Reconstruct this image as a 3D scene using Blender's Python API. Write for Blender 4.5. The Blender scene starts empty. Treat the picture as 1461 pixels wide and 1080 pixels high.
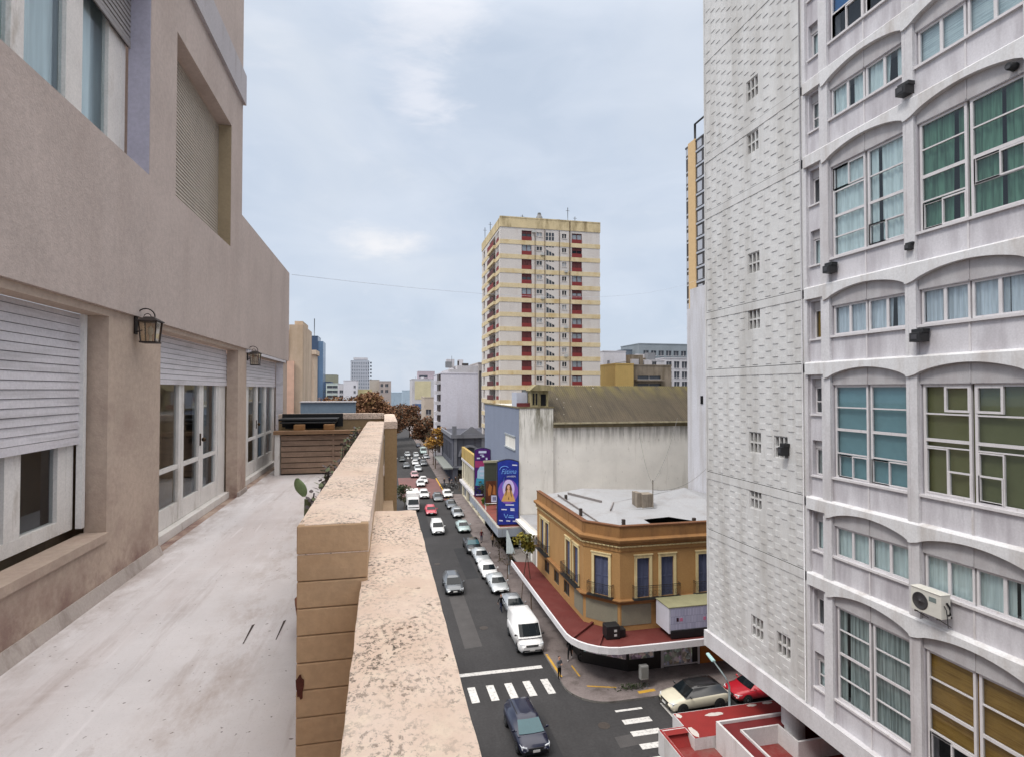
import bpy, bmesh, math, random
from mathutils import Vector, Matrix, noise as mnoise
random.seed(7)
C = bpy.context.scene.collection
PI = math.pi
R = math.radians
# ------------------------------------------------------------------ camera
HC = 20.0
YAW = math.atan(183/810.0)
PITCH = math.atan(16/810.0)
FWD = Vector((math.sin(YAW)*math.cos(PITCH), math.cos(YAW)*math.cos(PITCH), math.sin(PITCH)))
RGT = Vector((math.cos(YAW), -math.sin(YAW), 0))
UPV = RGT.cross(FWD)
CAM = Vector((0, 0, HC))
def ray(px, py): return FWD*810 + RGT*(px-730.5) + UPV*(540-py)
def G(px, py, z=0.0):
    d = ray(px, py); t = (z-HC)/d.z; p = CAM+d*t
    return Vector((p.x, p.y, z))
def atY(px, y, py=556):
    d = ray(px, py); t = y/d.y; return CAM+d*t
def atX(px, x, py=556):
    d = ray(px, py); t = x/d.x; return CAM+d*t
cam = bpy.data.cameras.new('camera'); co = bpy.data.objects.new('camera', cam); C.objects.link(co)
co.location = CAM; co.rotation_euler = (PI/2+PITCH, 0, -YAW)
cam.sensor_width = 36; cam.lens = 36*810/1461.0; cam.clip_end = 6000; cam.clip_start = 0.05
bpy.context.scene.camera = co
# ------------------------------------------------------------------ materials
def s2l(c):
    c /= 255.0
    return c/12.92 if c <= .04045 else ((c+.055)/1.055)**2.4
def col(rgb, k=1.0): return tuple(min(1, s2l(v)*k) for v in rgb)+(1,)
_M = {}
class NT:
    def __init__(s, name):
        s.m = bpy.data.materials.new(name); s.m.use_nodes = True
        s.t = s.m.node_tree; s.b = s.t.nodes['Principled BSDF']
        s.geo = None
    def n(s, typ, **kw):
        o = s.t.nodes.new(typ)
        for k, v in kw.items():
            if k.startswith('i_'):
                o.inputs[k[2:].replace('_', ' ')].default_value = v
            else: setattr(o, k, v)
        return o
    def l(s, a, b): s.t.links.new(a, b)
    def pos(s, scale=(1, 1, 1)):
        if not s.geo: s.geo = s.n('ShaderNodeTexCoord')
        mp = s.n('ShaderNodeMapping'); mp.inputs['Scale'].default_value = scale
        s.l(s.geo.outputs['Object'], mp.inputs['Vector']); return mp.outputs[0]
    def noise(s, scale, vec=(1, 1, 1), detail=4, rough=.6):
        o = s.n('ShaderNodeTexNoise'); o.inputs['Scale'].default_value = scale
        o.inputs['Detail'].default_value = detail; o.inputs['Roughness'].default_value = rough
        s.l(s.pos(vec), o.inputs['Vector']); return o.outputs['Fac']
    def ramp(s, fac, pts):
        o = s.n('ShaderNodeValToRGB'); e = o.color_ramp.elements
        while len(e) < len(pts): e.new(.5)
        for el, (p, c) in zip(e, pts): el.position = p; el.color = c if len(c) == 4 else tuple(c)+(1,)
        s.l(fac, o.inputs['Fac']); return o.outputs['Color']
    def mix(s, fac, a, b, mode='MIX'):
        o = s.n('ShaderNodeMix'); o.data_type = 'RGBA'; o.blend_type = mode
        for inp, v in ((o.inputs[0], fac), (o.inputs[6], a), (o.inputs[7], b)):
            if hasattr(v, 'is_linked'): s.l(v, inp)
            else: inp.default_value = v
        return o.outputs[2]
    def bump(s, h, strength=.3, dist=.02):
        o = s.n('ShaderNodeBump'); o.inputs['Strength'].default_value = strength; o.inputs['Distance'].default_value = dist
        s.l(h, o.inputs['Height']); s.l(o.outputs[0], s.b.inputs['Normal'])
    def set(s, c=None, rough=None, **kw):
        if c is not None:
            if hasattr(c, 'is_linked'): s.l(c, s.b.inputs['Base Color'])
            else: s.b.inputs['Base Color'].default_value = c
        if rough is not None: s.b.inputs['Roughness'].default_value = rough
        for k, v in kw.items(): s.b.inputs[k.replace('_', ' ')].default_value = v
        return s.m
BW = ((0, 0, 0, 1), (1, 1, 1, 1))
def mat(name, rgb, rough=.8, var=.12, scale=2.0, bump=0.0, bscale=40, stain=None, slo=.55, shi=.75, sscale=1.0, svec=(1, 1, .18), samt=.8, metal=0.0, spec=.3, fine=.06):
    """matt surface: broad and fine tone variation, optional stains streaking down, optional grain"""
    if name in _M: return _M[name]
    t = NT(name)
    c0, c1 = col(rgb, 1-var), col(rgb, 1+var)
    c = t.mix(t.ramp(t.noise(scale), [(.3, BW[0]), (.7, BW[1])]), c0, c1)
    if fine: c = t.mix(t.ramp(t.noise(scale*17, detail=3), [(.35, BW[0]), (.65, BW[1])]), c, t.mix(1.0, c, (1-fine*2,)*3+(1,), 'MULTIPLY'))
    if stain:
        f = t.ramp(t.noise(sscale, svec, 7, .65), [(slo, BW[0]), (shi, (samt,)*3)])
        c = t.mix(f, c, col(stain))
    if bump: t.bump(t.noise(bscale, detail=5), bump, .01)
    _M[name] = t.set(c, rough, Metallic=metal, Specular_IOR_Level=spec); return _M[name]
def plain(name, rgb, rough=.5, metal=0.0, spec=.5, coat=0.0):
    if name in _M: return _M[name]
    t = NT(name); 
    c = t.mix(t.noise(3.0), col(rgb, .88), col(rgb, 1.12))
    _M[name] = t.set(c, rough, Metallic=metal, Specular_IOR_Level=spec, Coat_Weight=coat); return _M[name]
def glass(name, tint=(200, 225, 235), refl=.12, rough=.03):
    """thin window pane: see-through with a fresnel reflection"""
    if name in _M: return _M[name]
    t = NT(name); t.t.nodes.remove(t.b)
    tr = t.n('ShaderNodeBsdfTransparent'); tr.inputs[0].default_value = col(tint)
    gl = t.n('ShaderNodeBsdfGlossy'); gl.inputs['Roughness'].default_value = rough
    gl.inputs['Color'].default_value = (.9, .95, 1, 1)
    lw = t.n('ShaderNodeLayerWeight'); lw.inputs[0].default_value = .25
    mr = t.n('ShaderNodeMapRange'); mr.inputs['To Min'].default_value = refl; mr.inputs['To Max'].default_value = .6
    t.l(lw.outputs['Fresnel'], mr.inputs['Value'])
    mx = t.n('ShaderNodeMixShader'); t.l(mr.outputs[0], mx.inputs[0]); t.l(tr.outputs[0], mx.inputs[1]); t.l(gl.outputs[0], mx.inputs[2])
    t.l(mx.outputs[0], t.t.nodes['Material Output'].inputs[0])
    _M[name] = t.m; return t.m
def curtain(name, rgb, stripe=14.0, dark=.62):
    if name in _M: return _M[name]
    t = NT(name)
    f = t.ramp(t.noise(1.0, (stripe, stripe, .5), 3, .6), [(.38, BW[0]), (.6, BW[1])])
    c = t.mix(f, col(rgb, dark), col(rgb, 1.08))
    _M[name] = t.set(c, .9, Specular_IOR_Level=.1); return _M[name]
def paint(name, rgb, metal=.0): return plain('car_paint_'+name, rgb, .32, metal, .5, .6)
# ------------------------------------------------------------------ mesh builder
class FR:
    """wall frame: u along the wall, n outwards, z up"""
    def __init__(s, o, ud, nd): s.o = Vector(o); s.u = Vector(ud).normalized(); s.n = Vector(nd).normalized()
    def p(s, u, n, z): return s.o + s.u*u + s.n*n + Vector((0, 0, z))
class MB:
    def __init__(s): s.v = []; s.f = []; s.m = []; s.sm = []
    def q(s, pts, mi=0, sm=False):
        i = len(s.v); s.v += [Vector(p) for p in pts]; s.f.append(tuple(range(i, i+len(pts)))); s.m.append(mi); s.sm.append(sm); return s
    def hexa(s, b, t, mi=0):
        i = len(s.v); s.v += [Vector(p) for p in list(b)+list(t)]
        for f in ((3, 2, 1, 0), (4, 5, 6, 7), (0, 1, 5, 4), (1, 2, 6, 5), (2, 3, 7, 6), (3, 0, 4, 7)):
            s.f.append(tuple(i+k for k in f)); s.m.append(mi); s.sm.append(False)
        return s
    def box(s, x0, y0, z0, x1, y1, z1, mi=0):
        return s.hexa([(x0, y0, z0), (x1, y0, z0), (x1, y1, z0), (x0, y1, z0)], [(x0, y0, z1), (x1, y0, z1), (x1, y1, z1), (x0, y1, z1)], mi)
    def fb(s, F, u0, u1, n0, n1, z0, z1, mi=0):
        return s.hexa([F.p(u0, n1, z0), F.p(u1, n1, z0), F.p(u1, n0, z0), F.p(u0, n0, z0)], [F.p(u0, n1, z1), F.p(u1, n1, z1), F.p(u1, n0, z1), F.p(u0, n0, z1)], mi)
    def prism(s, pts, z0, z1, mi=0, mtop=None):
        n = len(pts); i = len(s.v)
        s.v += [Vector((p[0], p[1], z0)) for p in pts]+[Vector((p[0], p[1], z1)) for p in pts]
        s.f.append(tuple(i+k for k in reversed(range(n)))); s.m.append(mi); s.sm.append(False)
        s.f.append(tuple(i+n+k for k in range(n))); s.m.append(mi if mtop is None else mtop); s.sm.append(False)
        for k in range(n):
            s.f.append((i+k, i+(k+1) % n, i+n+(k+1) % n, i+n+k)); s.m.append(mi); s.sm.append(False)
        return s
    def tube(s, pts, rad, seg=6, mi=0, cap=True):
        pts = [Vector(p) for p in pts]; n = len(pts)
        rs = rad if isinstance(rad, (list, tuple)) else [rad]*n
        base = len(s.v); ref = Vector((0, 0, 1))
        for k, p in enumerate(pts):
            d = (pts[min(k+1, n-1)]-pts[max(k-1, 0)]).normalized()
            a = d.cross(ref)
            if a.length < .1: a = d.cross(Vector((1, 0, 0)))
            a.normalize(); b = d.cross(a)
            for j in range(seg):
                t = 2*PI*j/seg; s.v.append(p+(a*math.cos(t)+b*math.sin(t))*rs[k])
        for k in range(n-1):
            for j in range(seg):
                s.f.append((base+k*seg+j, base+k*seg+(j+1) % seg, base+(k+1)*seg+(j+1) % seg, base+(k+1)*seg+j)); s.m.append(mi); s.sm.append(True)
        if cap:
            s.f.append(tuple(base+j for j in range(seg))); s.m.append(mi); s.sm.append(False)
            s.f.append(tuple(base+(n-1)*seg+j for j in reversed(range(seg)))); s.m.append(mi); s.sm.append(False)
        return s
    def loft(s, rings, mi=0, sm=True, cap=True, closed=True):
        n = len(rings[0]); b = len(s.v)
        for r in rings: s.v += [Vector(p) for p in r]
        for k in range(len(rings)-1):
            for j in range(n if closed else n-1):
                s.f.append((b+k*n+j, b+k*n+(j+1) % n, b+(k+1)*n+(j+1) % n, b+(k+1)*n+j)); s.m.append(mi); s.sm.append(sm)
        if cap:
            s.f.append(tuple(b+j for j in range(n))); s.m.append(mi); s.sm.append(False)
            s.f.append(tuple(b+(len(rings)-1)*n+j for j in reversed(range(n)))); s.m.append(mi); s.sm.append(False)
        return s
    def ball(s, c, r, mi=0, nu=8, nv=6):
        rx, ry, rz = r if isinstance(r, (tuple, list)) else (r, r, r)
        return s.loft([[(c[0]+rx*math.sin(PI*(k+.02)/(nv+.04))*math.cos(2*PI*j/nu), c[1]+ry*math.sin(PI*(k+.02)/(nv+.04))*math.sin(2*PI*j/nu), c[2]-rz*math.cos(PI*k/nv)) for j in range(nu)] for k in range(nv+1)], mi)
    def wall(s, F, u0, u1, z0, z1, holes=(), depth=.15, mi=0, mr=None, mb=None, n=0.0):
        """flat wall face with openings, their reveals and (mb) a dark room back"""
        us = sorted({u0, u1}|{min(max(h[k], u0), u1) for h in holes for k in (0, 1)})
        zs = sorted({z0, z1}|{min(max(h[k], z0), z1) for h in holes for k in (2, 3)})
        for a, b in zip(us, us[1:]):
            if b-a < 1e-5: continue
            run = None
            for c, d in zip(zs, zs[1:]):
                if d-c < 1e-5: continue
                um, zm = (a+b)/2, (c+d)/2
                if any(h[0] < um < h[1] and h[2] < zm < h[3] for h in holes):
                    if run: s.q([F.p(a, n, run[0]), F.p(b, n, run[0]), F.p(b, n, run[1]), F.p(a, n, run[1])], mi); run = None
                else: run = (run[0], d) if run else (c, d)
            if run: s.q([F.p(a, n, run[0]), F.p(b, n, run[0]), F.p(b, n, run[1]), F.p(a, n, run[1])], mi)
        mr = mi if mr is None else mr
        for a, b, c, d in [h[:4] for h in holes]:
            m = n-depth
            s.q([F.p(a, n, c), F.p(b, n, c), F.p(b, m, c), F.p(a, m, c)], mr)
            s.q([F.p(a, n, d), F.p(a, m, d), F.p(b, m, d), F.p(b, n, d)], mr)
            s.q([F.p(a, n, c), F.p(a, m, c), F.p(a, m, d), F.p(a, n, d)], mr)
            s.q([F.p(b, n, c), F.p(b, n, d), F.p(b, m, d), F.p(b, m, c)], mr)
            if mb is not None: s.q([F.p(a, m, c), F.p(b, m, c), F.p(b, m, d), F.p(a, m, d)], mb)
        return s
    def build(s, name, mats, parent=None, local=False, merge=False):
        me = bpy.data.meshes.new(name)
        off = Vector((0, 0, 0))
        if parent is not None and not local:
            o = parent
            while o is not None: off = off+o.location; o = o.parent
        me.from_pydata([v-off for v in s.v], [], s.f)
        if not isinstance(mats, (list, tuple)): mats = [mats]
        for m in mats: me.materials.append(m)
        me.polygons.foreach_set('material_index', s.m); me.polygons.foreach_set('use_smooth', s.sm)
        if merge:
            bm = bmesh.new(); bm.from_mesh(me); bmesh.ops.remove_doubles(bm, verts=bm.verts, dist=1e-4); bm.to_mesh(me); bm.free()
        me.update()
        ob = bpy.data.objects.new(name, me); C.objects.link(ob)
        if parent is not None: ob.parent = parent
        return ob
def tag(o, label=None, cat=None, group=None, kind=None):
    for k, v in (('label', label), ('category', cat), ('group', group), ('kind', kind)):
        if v: o[k] = v
    return o
def empty(name, loc, label, cat, group=None, rz=0):
    o = bpy.data.objects.new(name, None); C.objects.link(o); o.empty_display_size = .2
    o.location = loc; o.rotation_euler = (0, 0, rz); return tag(o, label, cat, group)
def struct(o): o['kind'] = 'structure'; return o
def bevel(ob, w=.01, seg=2):
    m = ob.modifiers.new('edge', 'BEVEL'); m.width = w; m.segments = seg; m.limit_method = 'ANGLE'; m.angle_limit = R(40); return ob
# shared materials
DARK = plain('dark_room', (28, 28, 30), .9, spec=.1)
GLASS = glass('window_glass', (232, 238, 240), .08)
GLASSB = glass('bluish_window_glass', (236, 242, 243), .05)
GLASSD = plain('dark_reflecting_glass', (38, 44, 50), .06, spec=.8)
BLACK = plain('black_plastic', (26, 26, 28), .5)
RUBBER = plain('tyre_rubber', (24, 24, 25), .85)
CHROME = plain('bright_metal', (170, 172, 176), .25, 1.0)
WHITEP = mat('white_gloss_paint', (226, 224, 222), .45, .04, 3, stain=(150, 140, 128), slo=.62, shi=.85, sscale=5)
STEEL = plain('grey_steel', (110, 114, 118), .45, .8)
def window(F, u0, u1, z0, z1, n, parent, frame=None, pane=None, back=None, cols=(), rows=(), fw=.06, bw=.045, dep=.06, extra=(), wavy=False, bgap=.07, name='window', label=None, bz0=None, bz1=None, back_name='curtain', gap=True):
    """sash window: frame with bars (part), glass pane and what hangs behind it (sub-parts)"""
    m = MB(); a, b, c, d = u0, u1, z0, z1
    m.fb(F, a, a+fw, n-dep, n, c, d); m.fb(F, b-fw, b, n-dep, n, c, d)
    m.fb(F, a+fw, b-fw, n-dep, n-.002, c, c+fw); m.fb(F, a+fw, b-fw, n-dep, n-.002, d-fw, d)
    w, h = b-a, d-c
    for t in cols:
        t, bb = t if isinstance(t, tuple) else (t, bw)
        m.fb(F, a+w*t-bb/2, a+w*t+bb/2, n-dep+.004, n-.004, c+fw, d-fw)
    for t in rows:
        t, bb = t if isinstance(t, tuple) else (t, bw)
        m.fb(F, a+fw, b-fw, n-dep+.006, n-.006, c+h*t-bb/2, c+h*t+bb/2)
    for (ta, tb, tc, td, bb) in extra:      # small sash frames inside: fractions
        x0, x1, y0, y1 = a+w*ta, a+w*tb, c+h*tc, c+h*td
        m.fb(F, x0, x0+bb, n-dep+.01, n+.012, y0, y1); m.fb(F, x1-bb, x1, n-dep+.01, n+.012, y0, y1)
        m.fb(F, x0+bb, x1-bb, n-dep+.01, n+.010, y0, y0+bb); m.fb(F, x0+bb, x1-bb, n-dep+.01, n+.010, y1-bb, y1)
    ob = m.build(name, frame or WHITEP, parent)
    if label: ob['label'] = label
    if pane:
        MB().q([F.p(a+fw*.5, n-dep*.55, c+fw*.5), F.p(b-fw*.5, n-dep*.55, c+fw*.5), F.p(b-fw*.5, n-dep*.55, d-fw*.5), F.p(a+fw*.5, n-dep*.55, d-fw*.5)]).build('pane', pane, ob)
    if back:
        y0 = c if bz0 is None else c+h*bz0; y1 = d if bz1 is None else c+h*bz1
        cm = MB(); ph = random.random()*6
        spans = [(a+.02, b-.02)]
        if wavy and gap and random.random() < .6:
            gp = a+w*random.uniform(.25, .75); gw = w*random.uniform(.02, .14); spans = [(a+.02, gp-gw/2), (gp+gw/2, b-.02)]
        for (xa, xb) in spans:
            k = max(2, int((xb-xa)/.045)) if wavy else 1; sl = random.uniform(-.1, .1)*(xb-xa) if wavy and gap else 0
            f = lambda i: F.p(0, 0, 0)
            rings = []
            for zz, q in ((y0+.02, 1.0), ((y0+y1)/2, .5), (y1-.02, 0.0)):
                rings.append([F.p(xa+(xb-xa)*i/k*(1-abs(sl)*q*.6)+sl*q*.3, n-dep-bgap+(.028*math.sin(i*1.35+ph+math.sin(i*.37)*1.5) if wavy else 0), zz) for i in range(k+1)])
            cm.loft(rings, 0, wavy, cap=False, closed=False)
        cm.build(back_name, back, ob)
    return ob
# ================================================================== LIGHT AND SKY
sc = bpy.context.scene
sc.view_settings.view_transform = 'Standard'; sc.view_settings.look = 'None'; sc.view_settings.gamma = 1
sc.view_settings.exposure = 0.35
SUN_EL, SUN_AZ = R(56), R(243)     # azimuth clockwise from +Y: behind the camera, a little to its left
W = bpy.data.worlds.new('World'); sc.world = W; W.use_nodes = True
nt = W.node_tree; bg = nt.nodes['Background']; out = nt.nodes['World Output']
sky = nt.nodes.new('ShaderNodeTexSky'); sky.sky_type = 'NISHITA'; sky.sun_disc = False
sky.sun_elevation = SUN_EL; sky.sun_rotation = SUN_AZ; sky.air_density = 1.0; sky.dust_density = 2.0
nt.links.new(sky.outputs[0], bg.inputs[0]); bg.inputs[1].default_value = 0.1
tc = nt.nodes.new('ShaderNodeTexCoord')
def wnoise(scale, sc3, detail, rough=.55, dist=0.0, loc=(0, 0, 0)):
    mp = nt.nodes.new('ShaderNodeMapping'); mp.inputs['Scale'].default_value = sc3; mp.inputs['Location'].default_value = loc
    nt.links.new(tc.outputs['Generated'], mp.inputs[0])
    o = nt.nodes.new('ShaderNodeTexNoise'); o.inputs['Scale'].default_value = scale; o.inputs['Detail'].default_value = detail
    o.inputs['Roughness'].default_value = rough; o.inputs['Distortion'].default_value = dist
    nt.links.new(mp.outputs[0], o.inputs['Vector']); return o.outputs['Fac']
def wramp(f, pts):
    o = nt.nodes.new('ShaderNodeValToRGB'); e = o.color_ramp.elements
    while len(e) < len(pts): e.new(.5)
    for el, (p, c) in zip(e, pts): el.position = p; el.color = c if len(c) == 4 else tuple(c)+(1,)
    nt.links.new(f, o.inputs[0]); return o.outputs[0]
def wmix(f, a, b, mode='MIX'):
    o = nt.nodes.new('ShaderNodeMix'); o.data_type = 'RGBA'; o.blend_type = mode
    for inp, v in ((o.inputs[0], f), (o.inputs[6], a), (o.inputs[7], b)):
        if hasattr(v, 'is_linked'): nt.links.new(v, inp)
        else: inp.default_value = v
    return o.outputs[2]
n1 = wnoise(2.1, (1, 1, 2.0), 5, .5, .5, (3.1, 1.2, .4))
n2 = wnoise(6.0, (1, 1, 2.4), 6, .55, .6, (.4, 2.0, 1.1))
n3 = wnoise(3.3, (1, 1, 2.6), 5, .55, .8, (7.3, .2, 2.3))
cl = wramp(n1, [(.30, (.45, .52, .625)), (.50, (.505, .57, .67)), (.68, (.58, .63, .705))])
cl = wmix(wramp(n2, [(.42, BW[0]), (.75, (.45,)*3)]), cl, (.63, .68, .765, 1))
cl = wmix(wramp(n3, [(.62, BW[0]), (.78, (.4,)*3)]), cl, (.74, .75, .79, 1))
def glow(px, py, lo, hi, squash, colr, f0):
    v = ray(px, py).normalized()
    mp = nt.nodes.new('ShaderNodeMapping'); mp.vector_type = 'POINT'; mp.inputs['Location'].default_value = (-v.x, -v.y, -v.z*squash); mp.inputs['Scale'].default_value = (1, 1, squash)
    nt.links.new(tc.outputs['Generated'], mp.inputs[0])
    ln = nt.nodes.new('ShaderNodeVectorMath'); ln.operation = 'LENGTH'; nt.links.new(mp.outputs[0], ln.inputs[0])
    ad = nt.nodes.new('ShaderNodeMath'); ad.operation = 'MULTIPLY_ADD'; ad.inputs[1].default_value = -.22; nt.links.new(f0, ad.inputs[0]); nt.links.new(ln.outputs['Value'], ad.inputs[2])
    mr_ = nt.nodes.new('ShaderNodeMapRange'); mr_.interpolation_type = 'SMOOTHSTEP'; mr_.inputs['From Min'].default_value = lo-.11; mr_.inputs['From Max'].default_value = hi-.11; mr_.inputs['To Min'].default_value = 1; mr_.inputs['To Max'].default_value = 0
    nt.links.new(ad.outputs[0], mr_.inputs['Value']); return wmix(mr_.outputs[0], cl, colr)
n4 = wnoise(9.0, (1, 1, 3.0), 5, .6, .3, (2.2, 5.1, .7))
cl = glow(545, 352, -.03, .095, 2.4, (.78, .775, .79, 1), n4); cl = glow(600, -10, .0, .13, 1.0, (.68, .705, .765, 1), n4); cl = glow(605, 130, -.01, .08, .8, (.66, .69, .76, 1), n4)
sepw = nt.nodes.new('ShaderNodeSeparateXYZ'); nt.links.new(tc.outputs['Generated'], sepw.inputs[0])
mrw = nt.nodes.new('ShaderNodeMapRange'); mrw.interpolation_type = 'SMOOTHSTEP'; mrw.inputs['From Min'].default_value = .52; mrw.inputs['From Max'].default_value = .88
nt.links.new(sepw.outputs['Z'], mrw.inputs['Value'])          # overcast sky: much brighter overhead than near the horizon
cl = wmix(mrw.outputs[0], cl, (2.5, 2.4, 2.3, 1))
bgc = nt.nodes.new('ShaderNodeBackground'); nt.links.new(cl, bgc.inputs[0]); bgc.inputs[1].default_value = 1.0
ms = nt.nodes.new('ShaderNodeMixShader'); ms.inputs[0].default_value = .9
nt.links.new(bg.outputs[0], ms.inputs[1]); nt.links.new(bgc.outputs[0], ms.inputs[2]); nt.links.new(ms.outputs[0], out.inputs[0])
sl = bpy.data.lights.new('sun', 'SUN'); sl.energy = 1.45; sl.angle = R(11); sl.color = (1, .96, .9)
so = bpy.data.objects.new('sun', sl); C.objects.link(so); so.location = (0, -30, 80)
d = Vector((math.sin(SUN_AZ)*math.cos(SUN_EL), math.cos(SUN_AZ)*math.cos(SUN_EL), math.sin(SUN_EL)))
so.rotation_euler = d.to_track_quat('Z', 'Y').to_euler()
# ================================================================== GROUND
ASPHALT = mat('asphalt', (60, 59, 60), .9, .13, .35, .25, 60, stain=(47, 46, 47), slo=.5, shi=.75, sscale=.6, svec=(1, .25, 1), samt=.8, fine=.1)
PAVE = mat('pavement_slabs', (128, 118, 116), .9, .14, .5, .2, 30, stain=(78, 70, 66), slo=.48, shi=.7, sscale=.8, svec=(1, 1, 1), samt=.7, fine=.1)
KERB = mat('kerb_stone', (120, 118, 114), .85, .12, 1.0, stain=(70, 66, 62), slo=.5, shi=.7, sscale=2, svec=(1, 1, 1))
LINE = mat('road_paint_white', (205, 203, 200), .7, .06, 2, stain=(110, 110, 112), slo=.5, shi=.68, sscale=5, svec=(1, 1, 1), samt=.75)
YLINE = mat('road_paint_yellow', (205, 160, 62), .7, .08, 2, stain=(120, 105, 80), slo=.5, shi=.7, sscale=4, svec=(1, 1, 1))
REDROAD = mat('red_road_coating', (118, 86, 84), .9, .1, .5, stain=(100, 84, 82), slo=.5, shi=.72, sscale=.6, svec=(1, .4, 1))
struct(MB().q([(-700, -200, -.06), (900, -200, -.06), (900, 900, -.06), (-700, 900, -.06)]).build('ground', mat('city_ground', (105, 104, 102), .95, .15, .02)))
struct(MB().q([(-6000, 900, -.6), (6000, 900, -.6), (6000, 5500, -.6), (-6000, 5500, -.6)]).build('sea', plain('sea_water', (120, 150, 170), .2)))
KX, KL = 11.9, 2.0            # right kerb and left kerb of the avenue
struct(MB().q([(KL-.2, -40, 0), (KX+.3, -40, 0), (KX+.3, 420, 0), (KL-.2, 420, 0)]).build('road', ASPHALT))
rd = MB().q([(KX+.3, 25, 0), (90, 25, 0), (90, 37.2, 0), (KX+.3, 37.2, 0)])
rd.q([(KX+.3, 108.5, 0), (80, 108.5, 0), (80, 122, 0), (KX+.3, 122, 0)])
struct(rd.build('side_street', ASPHALT))
def pave(name, pts, h=.13):
    m = MB(); m.prism(pts, -.03, h, 1, 0); return struct(m.build(name, [PAVE, KERB]))
def arc(cx, cy, r, a0, a1, n=10): return [(cx+r*math.cos(R(a0+(a1-a0)*i/n)), cy+r*math.sin(R(a0+(a1-a0)*i/n))) for i in range(n+1)]
pave('pavement', [(80, 34.35), (80, 45), (20, 45), (20, 108.5), (KX, 108.5)]+arc(KX+2.6, 36.95, 2.6, 180, 270)+[])
pave('pavement', [(KX, 122), (20, 122), (20, 420), (KX, 420)])
pave('pavement', [(KX, -40), (40, -40), (40, 28.0), (90, 28), (90, 28.3)]+arc(KX+2.6, 25.7, 2.6, 90, 180))
pave('pavement', [(-1.5, -40), (KL, -40), (KL, 158), (-1.5, 158)])
mk = MB()
for k in range(-2, 5):                                   # crossing over the avenue
    x = 5.85+1.27*k; mk.q([(x-.26, 36.3, .006), (x+.26, 36.3, .006), (x+.22, 38.25, .006), (x-.3, 38.25, .006)])
struct(mk.build('crossing_marking', LINE))
mk = MB()
for k in range(8):                                       # crossing over the side street
    y = 33.45-1.2*k; mk.q([(14.15, y-.24 if k else y-.1, .006), (15.95, y-.24 if k else y-.1, .006), (15.95, y+.24 if k else y+.1, .006), (14.15, y+.24 if k else y+.1, .006)])
struct(mk.build('crossing_marking', LINE))
mk = MB(); mk.q([(3.2, 39.75, .006), (11.25, 39.75, .006), (11.25, 40.2, .006), (3.2, 40.2, .006)])
mk.q([(17.3, 28.6, .006), (17.75, 28.6, .006), (17.75, 33.7, .006), (17.3, 33.7, .006)])
struct(mk.build('stop_line_marking', LINE))
mk = MB()
for (x0, y0, x1, y1) in ((KX+.1, 38.0, KX+.28, 41.5), (13.3, 37.8, 13.42, 39.4)):
    mk.q([(x0, y0, .136), (x1, y0, .136), (x1-.05, y1, .136), (x0-.05, y1, .136)])
for (px0, py0, px1, py1, w) in ((838, 979, 880, 981, .16), (912, 989, 936, 985, .3)):
    a, b = G(px0, py0, .136), G(px1, py1, .136); mk.q([a, b, b+Vector((0, w, 0)), a+Vector((0, w, 0))])
struct(mk.build('yellow_kerb_marking', YLINE))
mk = MB(); mk.q([(3.2, 106, .005), (9.2, 106, .005), (9.2, 132, .005), (3.2, 132, .005)])
mk.q([(9.2, 106, .005), (KX-.4, 103, .005), (KX-.4, 128, .005), (9.2, 132, .005)])
struct(mk.build('red_road_surface', REDROAD))
struct(MB().q([(KX-.4, 100, .007), (KX-.1, 100, .007), (KX-.1, 130, .007), (KX-.4, 130, .007)]).build('yellow_line_marking', YLINE))
mk = MB()
for k in range(9): mk.q([(2.4+k*1.1, 168, .006), (2.9+k*1.1, 168, .006), (2.9+k*1.1, 172, .006), (2.4+k*1.1, 172, .006)])
struct(mk.build('crossing_marking', LINE))
PATCH = mat('asphalt_patch', (50, 50, 52), .92, .12, 1.2, .25, 60, fine=.1); PATCH2 = mat('worn_asphalt_patch', (78, 76, 76), .92, .12, 1.0, .25, 60, fine=.1)
for i, (x0, y0, x1, y1) in enumerate(((6.2, 44, 7.6, 56), (8.6, 60, 10.0, 72), (3.4, 33, 4.6, 36), (8.2, 26.5, 9.6, 34), (13.0, 30.0, 15.5, 31.2), (5.2, 78, 6.6, 96))):
    struct(MB().q([(x0, y0, .0035), (x1, y0+.15, .0035), (x1+.1, y1, .0035), (x0+.06, y1-.2, .0035)]).build('road_patch', PATCH if i % 2 else PATCH2))
for i, (x, y, lb) in enumerate(((8.3, 47.5, 'round iron manhole cover in the avenue beyond the stop line'), (12.9, 32.2, 'round iron manhole cover in the junction by the side street crossing'), (6.1, 66, 'round iron manhole cover farther up the avenue'))):
    m = MB(); m.prism([(x+.36*math.cos(2*PI*j/20), y+.36*math.sin(2*PI*j/20)) for j in range(20)], .0, .012); tag(m.build('manhole_cover', mat('worn_iron_cover', (66, 60, 56), .6, .2, 8)), lb, 'manhole cover', 'manhole covers in the road')
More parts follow.
